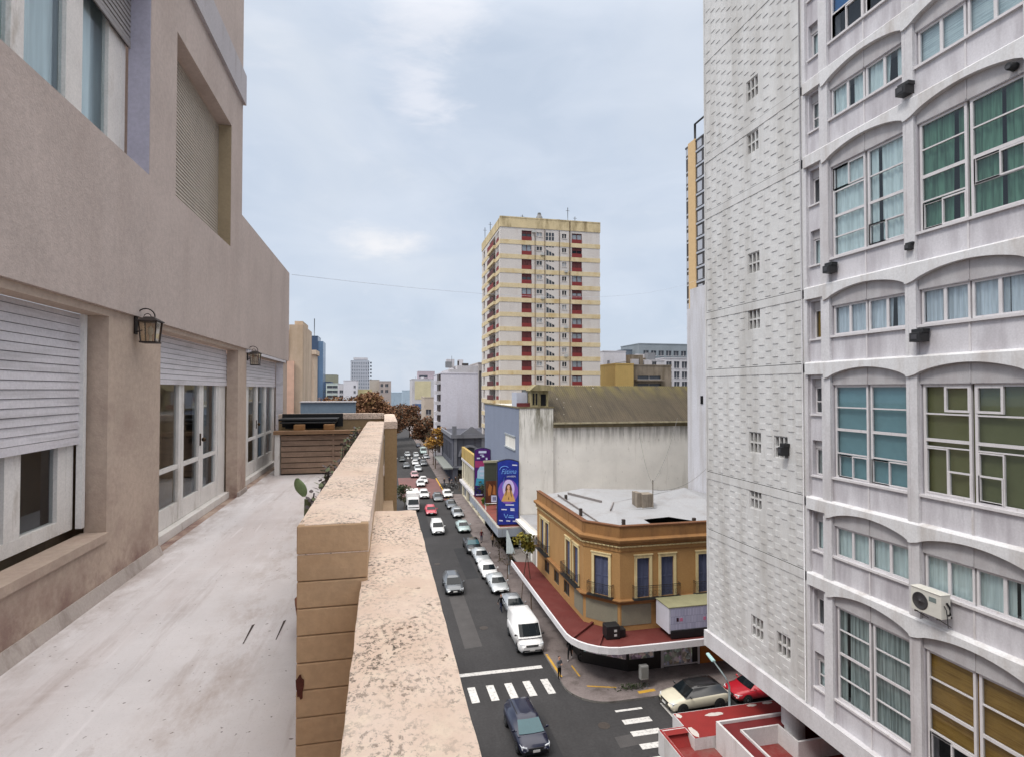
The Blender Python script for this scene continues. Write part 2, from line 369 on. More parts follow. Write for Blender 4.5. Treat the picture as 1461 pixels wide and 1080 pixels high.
# ================================================================== OUR BUILDING AND ITS TERRACE
TZ = HC-1.65
RENDER = mat('taupe_render', (187, 173, 166), .9, .07, 1.3, .4, 55, stain=(160, 144, 136), slo=.48, shi=.80, sscale=1.3, svec=(1, 1, .22), samt=.6)
RENDERL = mat('worn_taupe_render', (186, 167, 152), .9, .10, 1.1, .3, 55, stain=(136, 112, 102), slo=.50, shi=.74, sscale=1.4, svec=(1, .6, 1.2), samt=.6)
def damp(m, z0, z1, stain):
    tr = m.node_tree; bs = tr.nodes['Principled BSDF']; old = bs.inputs['Base Color'].links[0].from_socket
    tcn = tr.nodes.new('ShaderNodeTexCoord'); sp_ = tr.nodes.new('ShaderNodeSeparateXYZ'); tr.links.new(tcn.outputs['Object'], sp_.inputs[0])
    mr_ = tr.nodes.new('ShaderNodeMapRange'); mr_.inputs['From Min'].default_value = z1; mr_.inputs['From Max'].default_value = z0; tr.links.new(sp_.outputs['Z'], mr_.inputs['Value'])
    no_ = tr.nodes.new('ShaderNodeTexNoise'); no_.inputs['Scale'].default_value = 2.6; no_.inputs['Detail'].default_value = 9; no_.inputs['Roughness'].default_value = .72; tr.links.new(tcn.outputs['Object'], no_.inputs['Vector'])
    rp_ = tr.nodes.new('ShaderNodeValToRGB'); rp_.color_ramp.elements[0].position = .42; rp_.color_ramp.elements[1].position = .62; tr.links.new(no_.outputs['Fac'], rp_.inputs[0])
    mu_ = tr.nodes.new('ShaderNodeMath'); mu_.operation = 'MULTIPLY'; mu_.use_clamp = True; tr.links.new(mr_.outputs[0], mu_.inputs[0]); tr.links.new(rp_.outputs[0], mu_.inputs[1])
    mx_ = tr.nodes.new('ShaderNodeMix'); mx_.data_type = 'RGBA'; mx_.inputs[7].default_value = col(stain); tr.links.new(mu_.outputs[0], mx_.inputs[0]); tr.links.new(old, mx_.inputs[6]); tr.links.new(mx_.outputs[2], bs.inputs['Base Color'])
damp(RENDERL, TZ, TZ+.62, (126, 98, 92))
LAVEND = mat('pale_grey_reveal_paint', (176, 174, 190), .7, .06, 2.0)
BEIGE = mat('beige_reveal_paint', (158, 142, 116), .8, .08, 2.0)
SHUT = mat('white_shutter_slats', (214, 210, 214), .55, .05, 3, stain=(150, 146, 146), slo=.5, shi=.8, sscale=3, svec=(1, .3, 4))
SHUTB = mat('beige_shutter_slats', (176, 166, 154), .6, .08, 3)
bld = empty('apartment_building', (-6, 6, 0), 'taupe rendered apartment building with roller shutters and glazed doors along the white terrace', 'building')
FL = FR((-2.2, 0, HC), (0, 1, 0), (1, 0, 0))       # terrace front: u = world Y, z from eye height
DP = .16
lower = MB()
ops = [(2.2, 5.26, -1.16, .60), (6.37, 9.5, -1.66, .605), (10.05, 13.55, -1.66, .605)]
lower.wall(FL, -3, 14.06, -1.66, .68, ops, DP, 0, 0, None)
lower.fb(FL, 2.2, 5.26, -DP-.02, .025, -1.22, -1.155)          # window sill ledge
ob = lower.build('lower_wall', RENDERL, bld)
upper = MB(); PU = .035                                        # the upper wall stands a little proud with a drip edge
FU = FR((-2.2+PU, 0, HC), (0, 1, 0), (1, 0, 0))
uops = [(2.0, 5.94, 2.02, 3.82), (6.63, 8.85, 2.06, 3.82)]
upper.wall(FU, -3, 9.5, .66, 9, uops[:1], DP+PU, 0, 1, None)
upper = MB(); upper.wall(FU, -3, 9.5, .66, 9, uops, DP+.02, 0, 0, None)
upper.wall(FU, 9.5, 14.06, .66, 2.72, [], .1)
upper.q([FU.p(-3, 0, .66), FU.p(14.06, 0, .66), FU.p(14.06, -PU-.01, .66), FU.p(-3, -PU-.01, .66)])
upper.q([FU.p(9.5, 0, 2.72), FU.p(14.06, 0, 2.72), FU.p(14.06, -.25, 2.72), FU.p(9.5, -.25, 2.72)])
upper.q([FU.p(9.5, 0, 2.72), FU.p(9.5, 0, 9), FU.p(9.5, -8, 9), FU.p(9.5, -8, 2.72)])
upper.q([FU.p(14.06, 0, .66), FU.p(14.06, 0, 2.72), FU.p(14.06, -.25, 2.72), FU.p(14.06, -.25, .66)])
upper.q([FU.p(14.06, -PU, -1.66), FU.p(14.06, -PU, .66), FU.p(14.06, -9, .66), FU.p(14.06, -9, -1.66)])
upper.q([FU.p(-3, 0, 9), FU.p(9.5, 0, 9), FU.p(9.5, -8, 9), FU.p(-3, -8, 9)])
upper.build('upper_wall', RENDER, bld)
rv = MB()                                                       # painted reveals
rv.fb(FL, 5.928, 5.936, -DP+.01, PU-.002, 2.025, 3.815); rv.build('window_reveal', LAVEND, bld)
rv = MB(); rv.fb(FL, 8.838, 8.846, -DP+.01, PU-.002, 2.065, 3.815); rv.build('window_reveal', BEIGE, bld)
rv = MB(); rv.fb(FL, 13.535, 13.545, -DP+.01, -.002, -1.6, .6); rv.fb(FL, 10.0, 13.7, -.02, .03, .605, .655); rv.build('door_surround', SHUT, bld)
bd = MB(); bd.fb(FU, -3, 9.53, -.05, .045, 4.45, 4.92); bd.build('string_course', mat('pale_band_paint', (182, 178, 182), .8, .05, 2, stain=(140, 130, 128), slo=.55, shi=.75, sscale=2), bld)
body = MB(); body.box(-14, -30, 0, .16, 13.0, TZ-.25); body.box(-14, -30, 18.1, -2.6, 14.0, HC+.6)
body.build('street_front', mat('tan_street_front', (178, 154, 128), .9, .08, 1.0, stain=(140, 118, 98), slo=.5, shi=.8), bld)
def shutter(u0, u1, z0, z1, n, pitch, m, name='roller_shutter', tilt=0.0):
    s = MB(); k = int((z1-z0)/pitch); 
    for i in range(k+1):
        zb = z0+i*pitch; zt = min(zb+pitch*.93, z1)
        if zt-zb < .01: continue
        a = i == 0
        s.hexa([FL.p(u0, n, zb), FL.p(u1, n, zb), FL.p(u1, n-.012, zb), FL.p(u0, n-.012, zb)], [FL.p(u0, n-(.0 if a else .008), zt), FL.p(u1, n-(.0 if a else .008), zt), FL.p(u1, n-.014, zt), FL.p(u0, n-.014, zt)])
    s.fb(FL, u0, u1, n-.03, n-.0145, z0+.01, z1, 1)
    ob = s.build(name, [m, plain('shutter_gap_shadow_slat', (70, 68, 68), .8)], bld); return ob
WOOD_W = mat('white_painted_wood', (224, 220, 216), .6, .06, 4, .15, 40, stain=(150, 136, 118), slo=.55, shi=.75, sscale=6, svec=(1, 1, .3), samt=.7)
# window low on the left: half lowered shutter over a wooden sash
s1 = shutter(2.2, 5.17, -.43, .60, -DP, .062, SHUT); s1['label'] = 'half lowered white roller shutter'
g = MB(); g.fb(FL, 5.17, 5.215, -DP-.02, -DP+.025, -1.1, .6); g.build('shutter_guide', WHITEP, bld)
window(FL, 2.3, 5.17, -1.1, .5, -DP-.04, bld, WOOD_W, GLASS, plain('dark_room_sheet', (40, 40, 42), .9), cols=((.28, .10), (.74, .17), (.963, .21)), fw=.10, dep=.06, bgap=.05)  # dark sheet close behind the glass paints the unlit room; no curtain hangs here
def door_leaf(u0, u1, F, n, z0, z1, parent, knob=False):
    m = MB(); st = .085; zb = z0+.22; zm = zb+.40
    m.fb(F, u0, u0+st, n-.05, n, z0, z1); m.fb(F, u1-st, u1, n-.05, n, z0, z1)
    m.fb(F, u0+st, u1-st, n-.05, n-.003, z0, zb); m.fb(F, u0+st, u1-st, n-.045, n-.006, zm, zm+.05); m.fb(F, u0+st, u1-st, n-.05, n-.003, z1-.1, z1)
    ob = m.build('glazed_door', WOOD_W, parent)
    MB().q([F.p(u0+st, n-.03, zb), F.p(u1-st, n-.03, zb), F.p(u1-st, n-.03, z1), F.p(u0+st, n-.03, z1)]).build('pane', GLASS, ob)
    if knob:
        k = MB(); k.fb(F, u1-.06, u1-.03, n-.002, n+.012, -.74, -.58); k.ball(tuple(F.p(u1-.045, n+.05, -.66)), .03); k.build('handle', plain('dark_brass', (70, 55, 40), .4, .8), ob)
    return ob
def doorway(ua, ub, leaves, name):
    n = -DP
    shutter(ua, ub, .06, .605, n+.0, .058, SHUT)
    fr = MB(); fr.fb(FL, ua, ua+.05, n-.1, n-.02, -1.6, .2); fr.fb(FL, leaves[-1]+.0, ub, n-.1, n-.022, -1.6, .2); fr.fb(FL, ua, ub, n-.1, n+.05, -1.655, -1.56); fr.build('door_frame', WOOD_W, bld)
    for i, (a, b) in enumerate(zip(leaves, leaves[1:])): door_leaf(a+.004, b-.004, FL, n-.03, -1.555, .18, bld, i == 1)
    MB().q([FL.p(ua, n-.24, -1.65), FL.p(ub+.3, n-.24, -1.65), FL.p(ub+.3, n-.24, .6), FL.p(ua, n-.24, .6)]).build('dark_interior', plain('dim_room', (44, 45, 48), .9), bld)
    cu = MB(); k = 30; a = leaves[-2]+.1; b = leaves[-1]
    cu.loft([[FL.p(a+(b-a)*i/k, n-.17+.025*math.sin(i*1.3), z) for i in range(k+1)] for z in (-1.5, .2)], 0, True, False, False); cu.build('curtain', curtain('grey_net_curtain', (165, 168, 170), 16), bld)
doorway(6.37, 9.5, [6.06+.77*i for i in range(1, 5)]+[], 'a')
doorway(10.05, 13.55, [10.2+.8*i for i in range(5)], 'b')
# upper windows
s2 = shutter(3.0, 5.93, 3.2, 3.82, -DP+.03, .05, mat('grey_shutter_slats', (150, 146, 146), .6, .06, 3))
g = MB()
window(FL, 2.1, 5.92, 2.02, 3.8, -DP-.01, bld, WOOD_W, GLASSB, curtain('teal_sheer_curtain', (234, 244, 246), 9, .84), cols=((.25, .14), (.586, .14), (.770, .24), (.955, .30)), fw=.09, dep=.06, wavy=True, bgap=.06, gap=False)
s3 = shutter(6.63, 8.85, 2.06, 3.80, -DP+.03, .042, SHUTB); s3['label'] = 'fully closed beige roller shutter'
# terrace floor
ft = NT('terrace_membrane')
fc = ft.mix(ft.ramp(ft.noise(.9, detail=5), [(.3, BW[0]), (.7, BW[1])]), col((206, 202, 203)), col((224, 220, 221)))
fc = ft.mix(ft.ramp(ft.noise(.55, (1.6, .35, 1), 6, .62), [(.50, BW[0]), (.74, (.6,)*3)]), fc, col((184, 166, 160)))
fc = ft.mix(ft.ramp(ft.noise(2.6, (1, .6, 1), 8, .7), [(.60, BW[0]), (.72, (.55,)*3)]), fc, col((156, 140, 132)))
fc = ft.mix(ft.ramp(ft.noise(23, detail=2), [(.70, BW[0]), (.73, (.85,)*3)]), fc, col((84, 70, 64)))
fc = ft.mix(ft.ramp(ft.noise(1.2, (9, .5, 1), 3, .5), [(.62, BW[0]), (.68, (.4,)*3)]), fc, col((232, 228, 230)))
fc = ft.mix(ft.ramp(ft.noise(1.5, (2.2, .25, 1), 7, .7), [(.56, BW[0]), (.74, (.6,)*3)]), fc, col((160, 144, 138)))
fc = ft.mix(ft.ramp(ft.noise(60, (1, 1, 1), 4, .7), [(.58, BW[0]), (.72, (.35,)*3)]), fc, col((150, 138, 132)))
fsp = ft.n('ShaderNodeSeparateXYZ'); ft.l(ft.geo.outputs['Object'], fsp.inputs[0])
def fband(x0, half):
    s_ = ft.n('ShaderNodeMath', operation='SUBTRACT'); s_.inputs[1].default_value = x0; ft.l(fsp.outputs['X'], s_.inputs[0])
    ab_ = ft.n('ShaderNodeMath', operation='ABSOLUTE'); ft.l(s_.outputs[0], ab_.inputs[0])
    m_ = ft.n('ShaderNodeMapRange'); m_.inputs['From Min'].default_value = half; m_.inputs['From Max'].default_value = 0; ft.l(ab_.outputs[0], m_.inputs['Value']); return m_.outputs[0]
fc = ft.mix(ft.mix(1.0, fband(-.92, .42), ft.ramp(ft.noise(3.4, (1.3, .55, 1), 9, .75), [(.46, BW[0]), (.74, (.85,)*3)]), 'MULTIPLY'), fc, col((166, 148, 138)))     # worn walking line
fc = ft.mix(ft.mix(1.0, fband(-2.2, .35), ft.ramp(ft.noise(4.0, (1, .4, 1), 8, .7), [(.40, BW[0]), (.62, (.8,)*3)]), 'MULTIPLY'), fc, col((150, 134, 126)))
fc = ft.mix(ft.ramp(ft.noise(5.0, (.5, 2.2, 1), 4, .6), [(.54, BW[0]), (.72, (.22,)*3)]), fc, col((228, 224, 225)))     # brush marks across the floor
ft.bump(ft.noise(7, detail=8, rough=.7), .5, .02)
FLOOR = ft.set(fc, .75, Specular_IOR_Level=.25)
struct(MB().box(-2.2, -30, TZ-.25, -.02, 13.2, TZ).build('terrace_floor', FLOOR))
sk = MB(); sk.hexa([FL.p(-3, 0, -1.65), FL.p(6.37, 0, -1.65), FL.p(6.37, .05, -1.65), FL.p(-3, .05, -1.65)], [FL.p(-3, 0, -1.55), FL.p(6.37, 0, -1.55), FL.p(6.37, .012, -1.55), FL.p(-3, .012, -1.55)])
sk.fb(FL, 9.5, 10.05, 0, .03, -1.65, -1.58); sk.build('skirting', mat('greyish_skirting', (176, 166, 160), .8, .1, 3, stain=(120, 108, 100), slo=.5, shi=.7, sscale=4), bld)
cr = MB()                                                       # two short splits in the membrane
for (px, py, qx, qy) in ((346, 918, 362, 891), (393, 912, 407, 885)):
    a, b = G(px, py, TZ+.003), G(qx, qy, TZ+.003); cr.q([a, b+Vector((-.012, 0, 0)), b+Vector((.004, .02, 0)), a+Vector((.006, 0, 0))])
struct(cr.build('terrace_floor_crack', plain('dark_crack', (70, 58, 54), .9)))
# parapets
def capmat(name, base, speck, amt):
    t = NT(name)
    c = t.mix(t.ramp(t.noise(3.0, detail=5), [(.3, BW[0]), (.7, BW[1])]), col((217, 193, 174)), col((228, 209, 194)))
    c = t.mix(t.ramp(t.noise(11, detail=5), [(.5, BW[0]), (.66, (.55,)*3)]), c, col((234, 218, 198)))
    big = t.ramp(t.noise(2.6, (1.0, .8, 1), 5, .65), [(.40, (.06,)*3), (.64, BW[1])])
    sp = t.ramp(t.noise(60, (1, .75, 1), 7, .75), [(.51, BW[0]), (.585, BW[1])])
    c = t.mix(t.mix(1.0, big, sp, 'MULTIPLY'), c, col((74, 66, 58)))
    sp2 = t.ramp(t.noise(21, detail=3), [(.67-amt, BW[0]), (.71-amt, (.85,)*3)])
    c = t.mix(sp2, c, col((104, 84, 66)))
    t.bump(t.noise(38, detail=8, rough=.75), .6, .012)
    return t.set(c, .92, Specular_IOR_Level=.2)
CAP = capmat('lichen_spotted_coping', 0, 0, .0)
CAP2 = capmat('cleaner_peach_coping', 0, 0, -.03)
TAN = mat('tan_painted_boarding', (184, 154, 122), .8, .07, 2.0, .25, 50, stain=(160, 126, 92), slo=.5, shi=.75, sscale=2.2, svec=(.6, 1, 1.5), samt=.6)
TANP = mat('tan_parapet_paint', (180, 152, 120), .85, .06, 1.5, .2, 45, stain=(148, 122, 96), slo=.5, shi=.8, sscale=1.5)
def rough_top(mb, x0, x1, y0, y1, z, mi, nx, ny, amp, x2=None, x3=None):
    """slightly uneven coping top between (x0,x1) at y0 and (x2,x3) at y1"""
    x2 = x0 if x2 is None else x2; x3 = x1 if x3 is None else x3
    rows = []
    for j in range(ny+1):
        t = j/ny; y = y0+(y1-y0)*t; a = x0+(x2-x0)*t; b = x1+(x3-x1)*t
        rows.append([Vector((a+(b-a)*i/nx+(amp*.7*mnoise.noise((y*7, i, 3.1)) if i in (0, nx) else 0), y, z+amp*mnoise.noise((a+(b-a)*i/nx*9, y*5, 1.7))-(.006 if i in (0, nx) else 0))) for i in range(nx+1)])
    mb.loft(rows, mi, True, False, False)
    for i, sgn in ((0, -1), (nx, 1)):
        for j in range(ny):
            p, q = rows[j][i], rows[j+1][i]
            mb.q([p, q, (q.x, q.y, z-.12), (p.x, p.y, z-.12)], mi)
    for j in (0, ny):
        for i in range(nx):
            p, q = rows[j][i], rows[j][i+1]; mb.q([p, q, (q.x, q.y, z-.12), (p.x, p.y, z-.12)], mi)
near = empty('parapet_wall', (.06, 1, TZ-.3), 'lower street side parapet with a peach coping spotted by black lichen', 'parapet')
m = MB(); rough_top(m, -.086, .205, -2.5, 3.72, HC-.77, 0, 8, 120, .006); m.build('coping', CAP, near)
m = MB(); m.box(-.075, -2.5, TZ-.25, .19, 3.70, HC-.80); m.build('wall_face', TANP, near)
far = empty('parapet_wall', (-.19, 6, TZ), 'higher inner parapet with clean peach coping and boarded tan end', 'parapet')
m = MB(); rough_top(m, -.333, -.056, 2.40, 10.0, HC-.537, 0, 6, 110, .004, -.262, .012); m.build('coping', CAP2, far)
m = MB(); m.hexa([(-.325, 2.43, TZ-.02), (-.064, 2.43, TZ-.02), (.004, 9.98, TZ-.02), (-.254, 9.98, TZ-.02)], [(-.325, 2.43, HC-.6), (-.064, 2.43, HC-.6), (.004, 9.98, HC-.6), (-.254, 9.98, HC-.6)])
m.hexa([(-.30, 3.75, 10), (-.062, 3.75, 10), (.004, 9.98, 10), (-.254, 9.98, 10)], [(-.30, 3.75, TZ-.02), (-.062, 3.75, TZ-.02), (.004, 9.98, TZ-.02), (-.254, 9.98, TZ-.02)]); m.build('wall_face', TANP, far)
m = MB(); zz = HC-.655; k = 0
m.box(-.334, 2.394, HC-.652, -.058, 2.43, HC-.54)
while zz > TZ-.1:
    m.box(-.333, 2.397, zz-.1055, -.06, 2.43, zz-.0015); zz -= .107; k += 1
bevel(m.build('end_boarding', TAN, far), .004, 1)
m = MB()
for i in range(14):
    a = 2*PI*i/14; r = .026+.004*math.sin(i*2.3)+.003*math.sin(i*1.1+1)
    m.v.append(Vector((-.318+r*.55*math.cos(a), 2.3935, HC-1.17+r*1.9*math.sin(a))))
m.f.append(tuple(range(14))); m.m.append(0); m.sm.append(False); m.build('broken_patch', mat('broken_brick', (92, 50, 40), .95, .3, 14, .8, 60), far)
pier = empty('parapet_pier', (.12, 11.5, TZ), 'wider tan parapet pier closing the far end of the terrace wall', 'parapet')
m = MB(); rough_top(m, .014, .235, 10.03, 13.2, HC-.545, 0, 4, 24, .003); m.build('coping', CAP2, pier)
m = MB(); m.box(.02, 10.04, 8, .228, 13.19, HC-.6); m.build('pier_face', mat('ochre_pier_paint', (158, 132, 98), .85, .07, 1.5, .2, 45), pier)
endw = empty('parapet_wall', (-1.1, 13.1, TZ), 'tan cross wall closing the end of the terrace behind the slatted planter', 'parapet')
m = MB(); m.box(-2.2, 13.0, TZ-.02, .012, 13.18, HC-.56); m.build('wall_face', mat('ochre_end_paint', (160, 136, 104), .85, .07, 1.5, .2, 45), endw)
m = MB(); rough_top(m, -2.2, .012, 12.98, 13.2, HC-.52, 0, 8, 3, .002); m.build('coping', CAP2, endw)
# slatted planter with a black panel on wooden blocks
PLANK = mat('weathered_planks', (158, 134, 116), .85, .2, 2.0, .3, 30, stain=(116, 98, 86), slo=.45, shi=.7, sscale=3, svec=(.4, 1, 3))
pl = empty('slatted_planter', (-1.2, 12.0, TZ), 'weathered wooden slat planter box across the far end of the terrace', 'planter')
m = MB()
for i in range(7): m.box(-1.93+random.uniform(-.01, .01), 11.72+.004*(i % 2), TZ+.03+i*.107, -.3, 11.75, TZ+.122+i*.107)
m.build('front_slats', PLANK, pl)
m = MB(); m.box(-2.06, 11.62, TZ+.79, -.28, 11.86, TZ+.855); m.build('top_board', mat('pale_top_plank', (142, 112, 86), .85, .15, 2.0, .3, 30, stain=(100, 84, 72), sscale=3, svec=(.4, 1, 1)), pl)
m = MB(); m.box(-2.04, 11.66, TZ, -1.95, 11.77, TZ+.788); m.build('post', WOOD_W, pl)
m = MB(); m.box(-.98, 11.70, TZ, -.945, 11.715, TZ+.786); m.build('post', PLANK, pl)
m = MB(); m.box(-1.94, 11.76, TZ+.02, -.3, 12.85, TZ+.77); m.build('planter_box', plain('dark_planter_inside', (40, 34, 30), .9), pl)
pn = empty('black_panel', (-1.4, 12.3, TZ+.86), 'black sheet panel lying on wooden blocks on top of the planter', 'panel')
m = MB(); m.box(-2.0, 11.95, TZ+.985, -.95, 12.8, TZ+1.01); m.build('sheet', plain('black_sheet', (36, 38, 40), .3, spec=.6), pn)
m = MB(); m.box(-2.05, 12.1, TZ+1.03, -.93, 12.82, TZ+1.065); m.build('upper_sheet', plain('black_board', (20, 20, 21), .7), pn)
m = MB(); m.box(-2.1, 12.84, TZ+.86, -.86, 12.88, TZ+1.14); m.build('back_board', plain('black_board', (20, 20, 21), .7), pn)
m = MB(); m.box(-1.95, 12.3, TZ+.86, -1.0, 12.7, TZ+.98); m.build('support', plain('black_board', (20, 20, 21), .7), pn)
for x in (-1.72, -1.16):
    b = MB(); b.box(x, 11.80, TZ+.856, x+.2, 11.98, TZ+.965); o = bevel(b.build('wooden_block', mat('raw_wood_block', (150, 112, 74), .85, .2, 6, .3, 40)), .008)
    o.location = (0, 0, 0); tag(o, 'short raw wood block under the black panel, '+('next to the glazed door side' if x < -1.5 else 'next to the creeper side'), 'wood block', 'wooden blocks on the planter')
# creeping plants behind the inner parapet
LEAFM = [mat('leaf_dusty_green', (104, 112, 84), .7, .3, 5), mat('leaf_purple_brown', (92, 84, 84), .7, .3, 5)]
def leaf(m, p, d, w, l, up, mi):
    d = Vector(d).normalized(); a = d.cross(Vector(up)).normalized(); p = Vector(p); nrm = a.cross(d)
    pts = [p, p+d*l*.3+a*w*.5, p+d*l*.65+a*w*.42, p+d*l, p+d*l*.65-a*w*.42, p+d*l*.3-a*w*.5]
    mid1, mid2 = p+d*l*.3+nrm*w*.12, p+d*l*.65+nrm*w*.1
    m.q([pts[0], pts[1], pts[2], mid2, mid1], mi, True); m.q([mid2, pts[2], pts[3]], mi, True); m.q([pts[0], mid1, mid2, pts[4], pts[5]], mi, True); m.q([mid2, pts[3], pts[4]], mi, True)
def creeper(y0, y1, n, label, lo, hi, sz):
    rt = empty('potted_creeper', (-.45, (y0+y1)/2, TZ), label, 'plant', 'plants along the inner parapet')
    st = MB(); fm = MB()
    for i in range(n):
        t = random.random(); y = y0+(y1-y0)*t; x = -.36+(y-2.4)*.009-random.uniform(.0, .07)
        zt = HC-.537+random.uniform(lo, hi); st.tube([(x-.06, y, TZ), (x-.05, y, (TZ+zt)/2), (x, y, zt)], [.008, .006, .004], 5)
        for k in range(10):
            z = zt-k*.05-.012*k*k*.5; a = random.uniform(0, 6.3)
            leaf(fm, (x-.015, y, z), (math.cos(a)*.8-.3, math.sin(a), .5), sz*random.uniform(.5, .8), sz*random.uniform(.8, 1.3), (0, 0, 1), int(random.random() < .45))
    st.build('stem', LEAFM[1], rt); fm.build('foliage', LEAFM, rt)
    pot = MB(); ym = (y0+y1)/2; pot.loft([[(-.47+r*math.cos(2*PI*j/12), ym+r*1.6*math.sin(2*PI*j/12), TZ+h) for j in range(12)] for h, r in ((.0, .09), (.22, .12), (.22, .10), (.18, .09))]); pot.build('pot', mat('clay_pot', (130, 84, 62), .85, .1, 4), rt)
creeper(3.3, 5.0, 30, 'dusty purple leaved creeper climbing over the inner parapet edge', -.11, -.03, .042)
creeper(5.6, 8.4, 34, 'dusty green creeper further along the inner parapet edge', -.09, .02, .05)
cac = empty('prickly_pear', (-.48, 3.35, TZ), 'single green prickly pear pad poking out beside the near end of the parapet', 'plant')
m = MB(); cpt = Vector((-.475, 3.62, HC-.60))
rings = []
for k in range(9):
    t = k/8; w = .034*math.sin(PI*min(.98, t*.9+.06))**.7; rings.append([(cpt.x-.03+.04*(1-t)+w*math.cos(2*PI*j/10), cpt.y+.012*math.sin(2*PI*j/10), cpt.z-.04+.11*t) for j in range(10)])
m.loft(rings, 0, True); m.build('pad', mat('cactus_green', (112, 128, 88), .6, .2, 12, .3, 80), cac)
m = MB(); m.tube([(-.42, 3.6, TZ), (-.44, 3.61, TZ+.5), (-.445, 3.62, HC-.655)], [.03, .03, .018], 8); m.build('stem', LEAFM[0], cac)
# wall lanterns
IRON = plain('rusty_black_iron', (44, 36, 34), .6, .4)
LGLASS = glass('lantern_glass', (225, 215, 200), .08)
def lantern(u, z, label, sz=1.0):
    rt = empty('wall_lantern', FL.p(u, .0, z), label, 'wall lamp', 'iron lanterns on the terrace wall')
    F = FR(FL.p(u, 0, z), (0, 1, 0), (1, 0, 0))
    m = MB(); m.fb(F, -.03, .03, -.0, .012, -.16, .06); m.tube([F.p(0, .012+.075*(1-math.cos(t)), .0+.075*math.sin(t)*1.0) for t in [PI*i/10 for i in range(11)]], .006, 6)
    m.tube([F.p(0, .10+.03*math.cos(t), .0+.03*math.sin(t)) for t in [2*PI*i/12 for i in range(11)]], .004, 5); m.tube([F.p(0, .01, -.14), F.p(0, .06, -.12)], .006, 6); m.build('bracket', IRON, rt)
    m = MB(); c = .125; ht, hb, wt, wb = -.035, -.225, .072, .058
    def rect(w, z): return [F.p(-w, c-w, z), F.p(w, c-w, z), F.p(w, c+w, z), F.p(-w, c+w, z)]
    m.loft([rect(.03, .0), rect(.088, ht-.004), rect(.088, ht-.012)], 0, False); m.loft([rect(wb+.01, hb-.014), rect(wb+.01, hb)], 0, False)
    for a, b in ((-1, -1), (1, -1), (1, 1), (-1, 1)): m.tube([F.p(a*wt, c+b*wt, ht-.01), F.p(a*wb, c+b*wb, hb)], .0065, 4)
    m.build('cage', IRON, rt)
    m = MB(); m.loft([rect(wb-.004, hb+.002), rect(wt-.004, ht-.012)], 0, False, False); m.build('glass', LGLASS, rt)
    m = MB(); m.tube([F.p(0, c, hb), F.p(0, c, hb+.06)], .012, 8); m.tube([F.p(0, c, hb+.06), F.p(0, c, hb+.075), F.p(0, c, hb+.12), F.p(0, c, hb+.14)], [.012, .024, .024, .004], 8); m.build('bulb', plain('pale_bulb', (215, 212, 205), .3), rt)
    return rt
lantern(5.76, .66, 'larger looking near black iron lantern between window and first glazed door')
lantern(10.1, .64, 'black iron lantern by the second glazed door nearer the planter')
# ================================================================== WHITE BLOCK-TEXTURED BUILDING ON THE RIGHT
WX = 17.2
F = FR((WX, 27.95, HC), (0, -1, 0), (-1, 0, 0))      # u runs towards the camera, z from eye height
WHT = mat('aged_white_render', (206, 205, 208), .85, .06, .8, .15, 40, stain=(158, 150, 150), slo=.46, shi=.74, sscale=.8, samt=.7)
BLOCKW = mat('white_block_render', (206, 206, 206), .9, .05, 1.2, .3, 45, stain=(158, 154, 148), slo=.44, shi=.72, sscale=.9, samt=.7)
LIL = mat('lilac_grey_panels', (203, 201, 206), .8, .06, 1.0, .1, 40, stain=(150, 144, 150), slo=.44, shi=.70, sscale=1.2, samt=.8)
BANDM = mat('white_band_render', (212, 212, 214), .85, .05, 1.0, .15, 40, stain=(160, 150, 142), slo=.47, shi=.74, sscale=1.1, samt=.75)
LUN = mat('grey_lunette_panels', (180, 178, 180), .85, .08, 2.0, .2, 40, stain=(150, 142, 144), slo=.45, shi=.75, sscale=2.0, samt=.6)
FRM = mat('old_white_window_paint', (208, 205, 207), .5, .05, 3, stain=(158, 148, 140), slo=.58, shi=.8, sscale=4)
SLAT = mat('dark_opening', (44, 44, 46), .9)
white = empty('apartment_block', (WX+8, 18, 0), 'tall white apartment block with staggered block relief and arched window bands', 'building')
BAYS = [(8.92, 12.22), (12.66, 15.97), (16.41, 19.7)]
U_END = 20.6
# floor bands: tops, alternating single floors and double-height floors
P = 8.6
ROWS = []      # (kind, window bottom, window top, band top above, panel bottom)
for k in (-2, -1, 0, 1, 2, 3):
    b = k*P
    ROWS.append(('tall', b-3.40, b+.18, b+1.1, b-4.4)); ROWS.append(('low', b+2.13, b+3.28, b+4.2, b+1.1))
ROWS = [r for r in ROWS if -13.3 < r[1] < 19]
body = MB()
holes = [(a, b, r[1], r[2]) for (a, b) in BAYS for r in ROWS]
small = []
for r in ROWS:
    if r[0] == 'low': small.append((r[1]-.02, r[2]-.02))
    else: small += [(r[1]-.05, r[1]+.98), (r[1]+2.45, r[1]+3.5)]
holes_s = [(7.80, 8.40, c-.03, d+.36) for c, d in small]
body.wall(F, 7.5, U_END, -13.2, 20, holes+holes_s, .55, 0, 0, 1, -.06)
body.q([F.p(0, 0, -13.2), F.p(U_END, 0, -13.2), F.p(U_END, -20, -13.2), F.p(0, -20, -13.2)], 0)
body.q([F.p(0, -.02, -13.2), F.p(0, -.02, 28), F.p(0, -20, 28), F.p(0, -20, -13.2)], 0)
body.q([F.p(U_END, -.06, -13.2), F.p(U_END, -.06, 28), F.p(U_END, -20, 28), F.p(U_END, -20, -13.2)], 0)
body.wall(F, 7.5, U_END, 20, 28, [], .1, 0, n=-.06)
body.q([F.p(0, 0, 28), F.p(U_END, 0, 28), F.p(U_END, -20, 28), F.p(0, -20, 28)], 0)
body.build('wall', [LIL, SLAT], white)
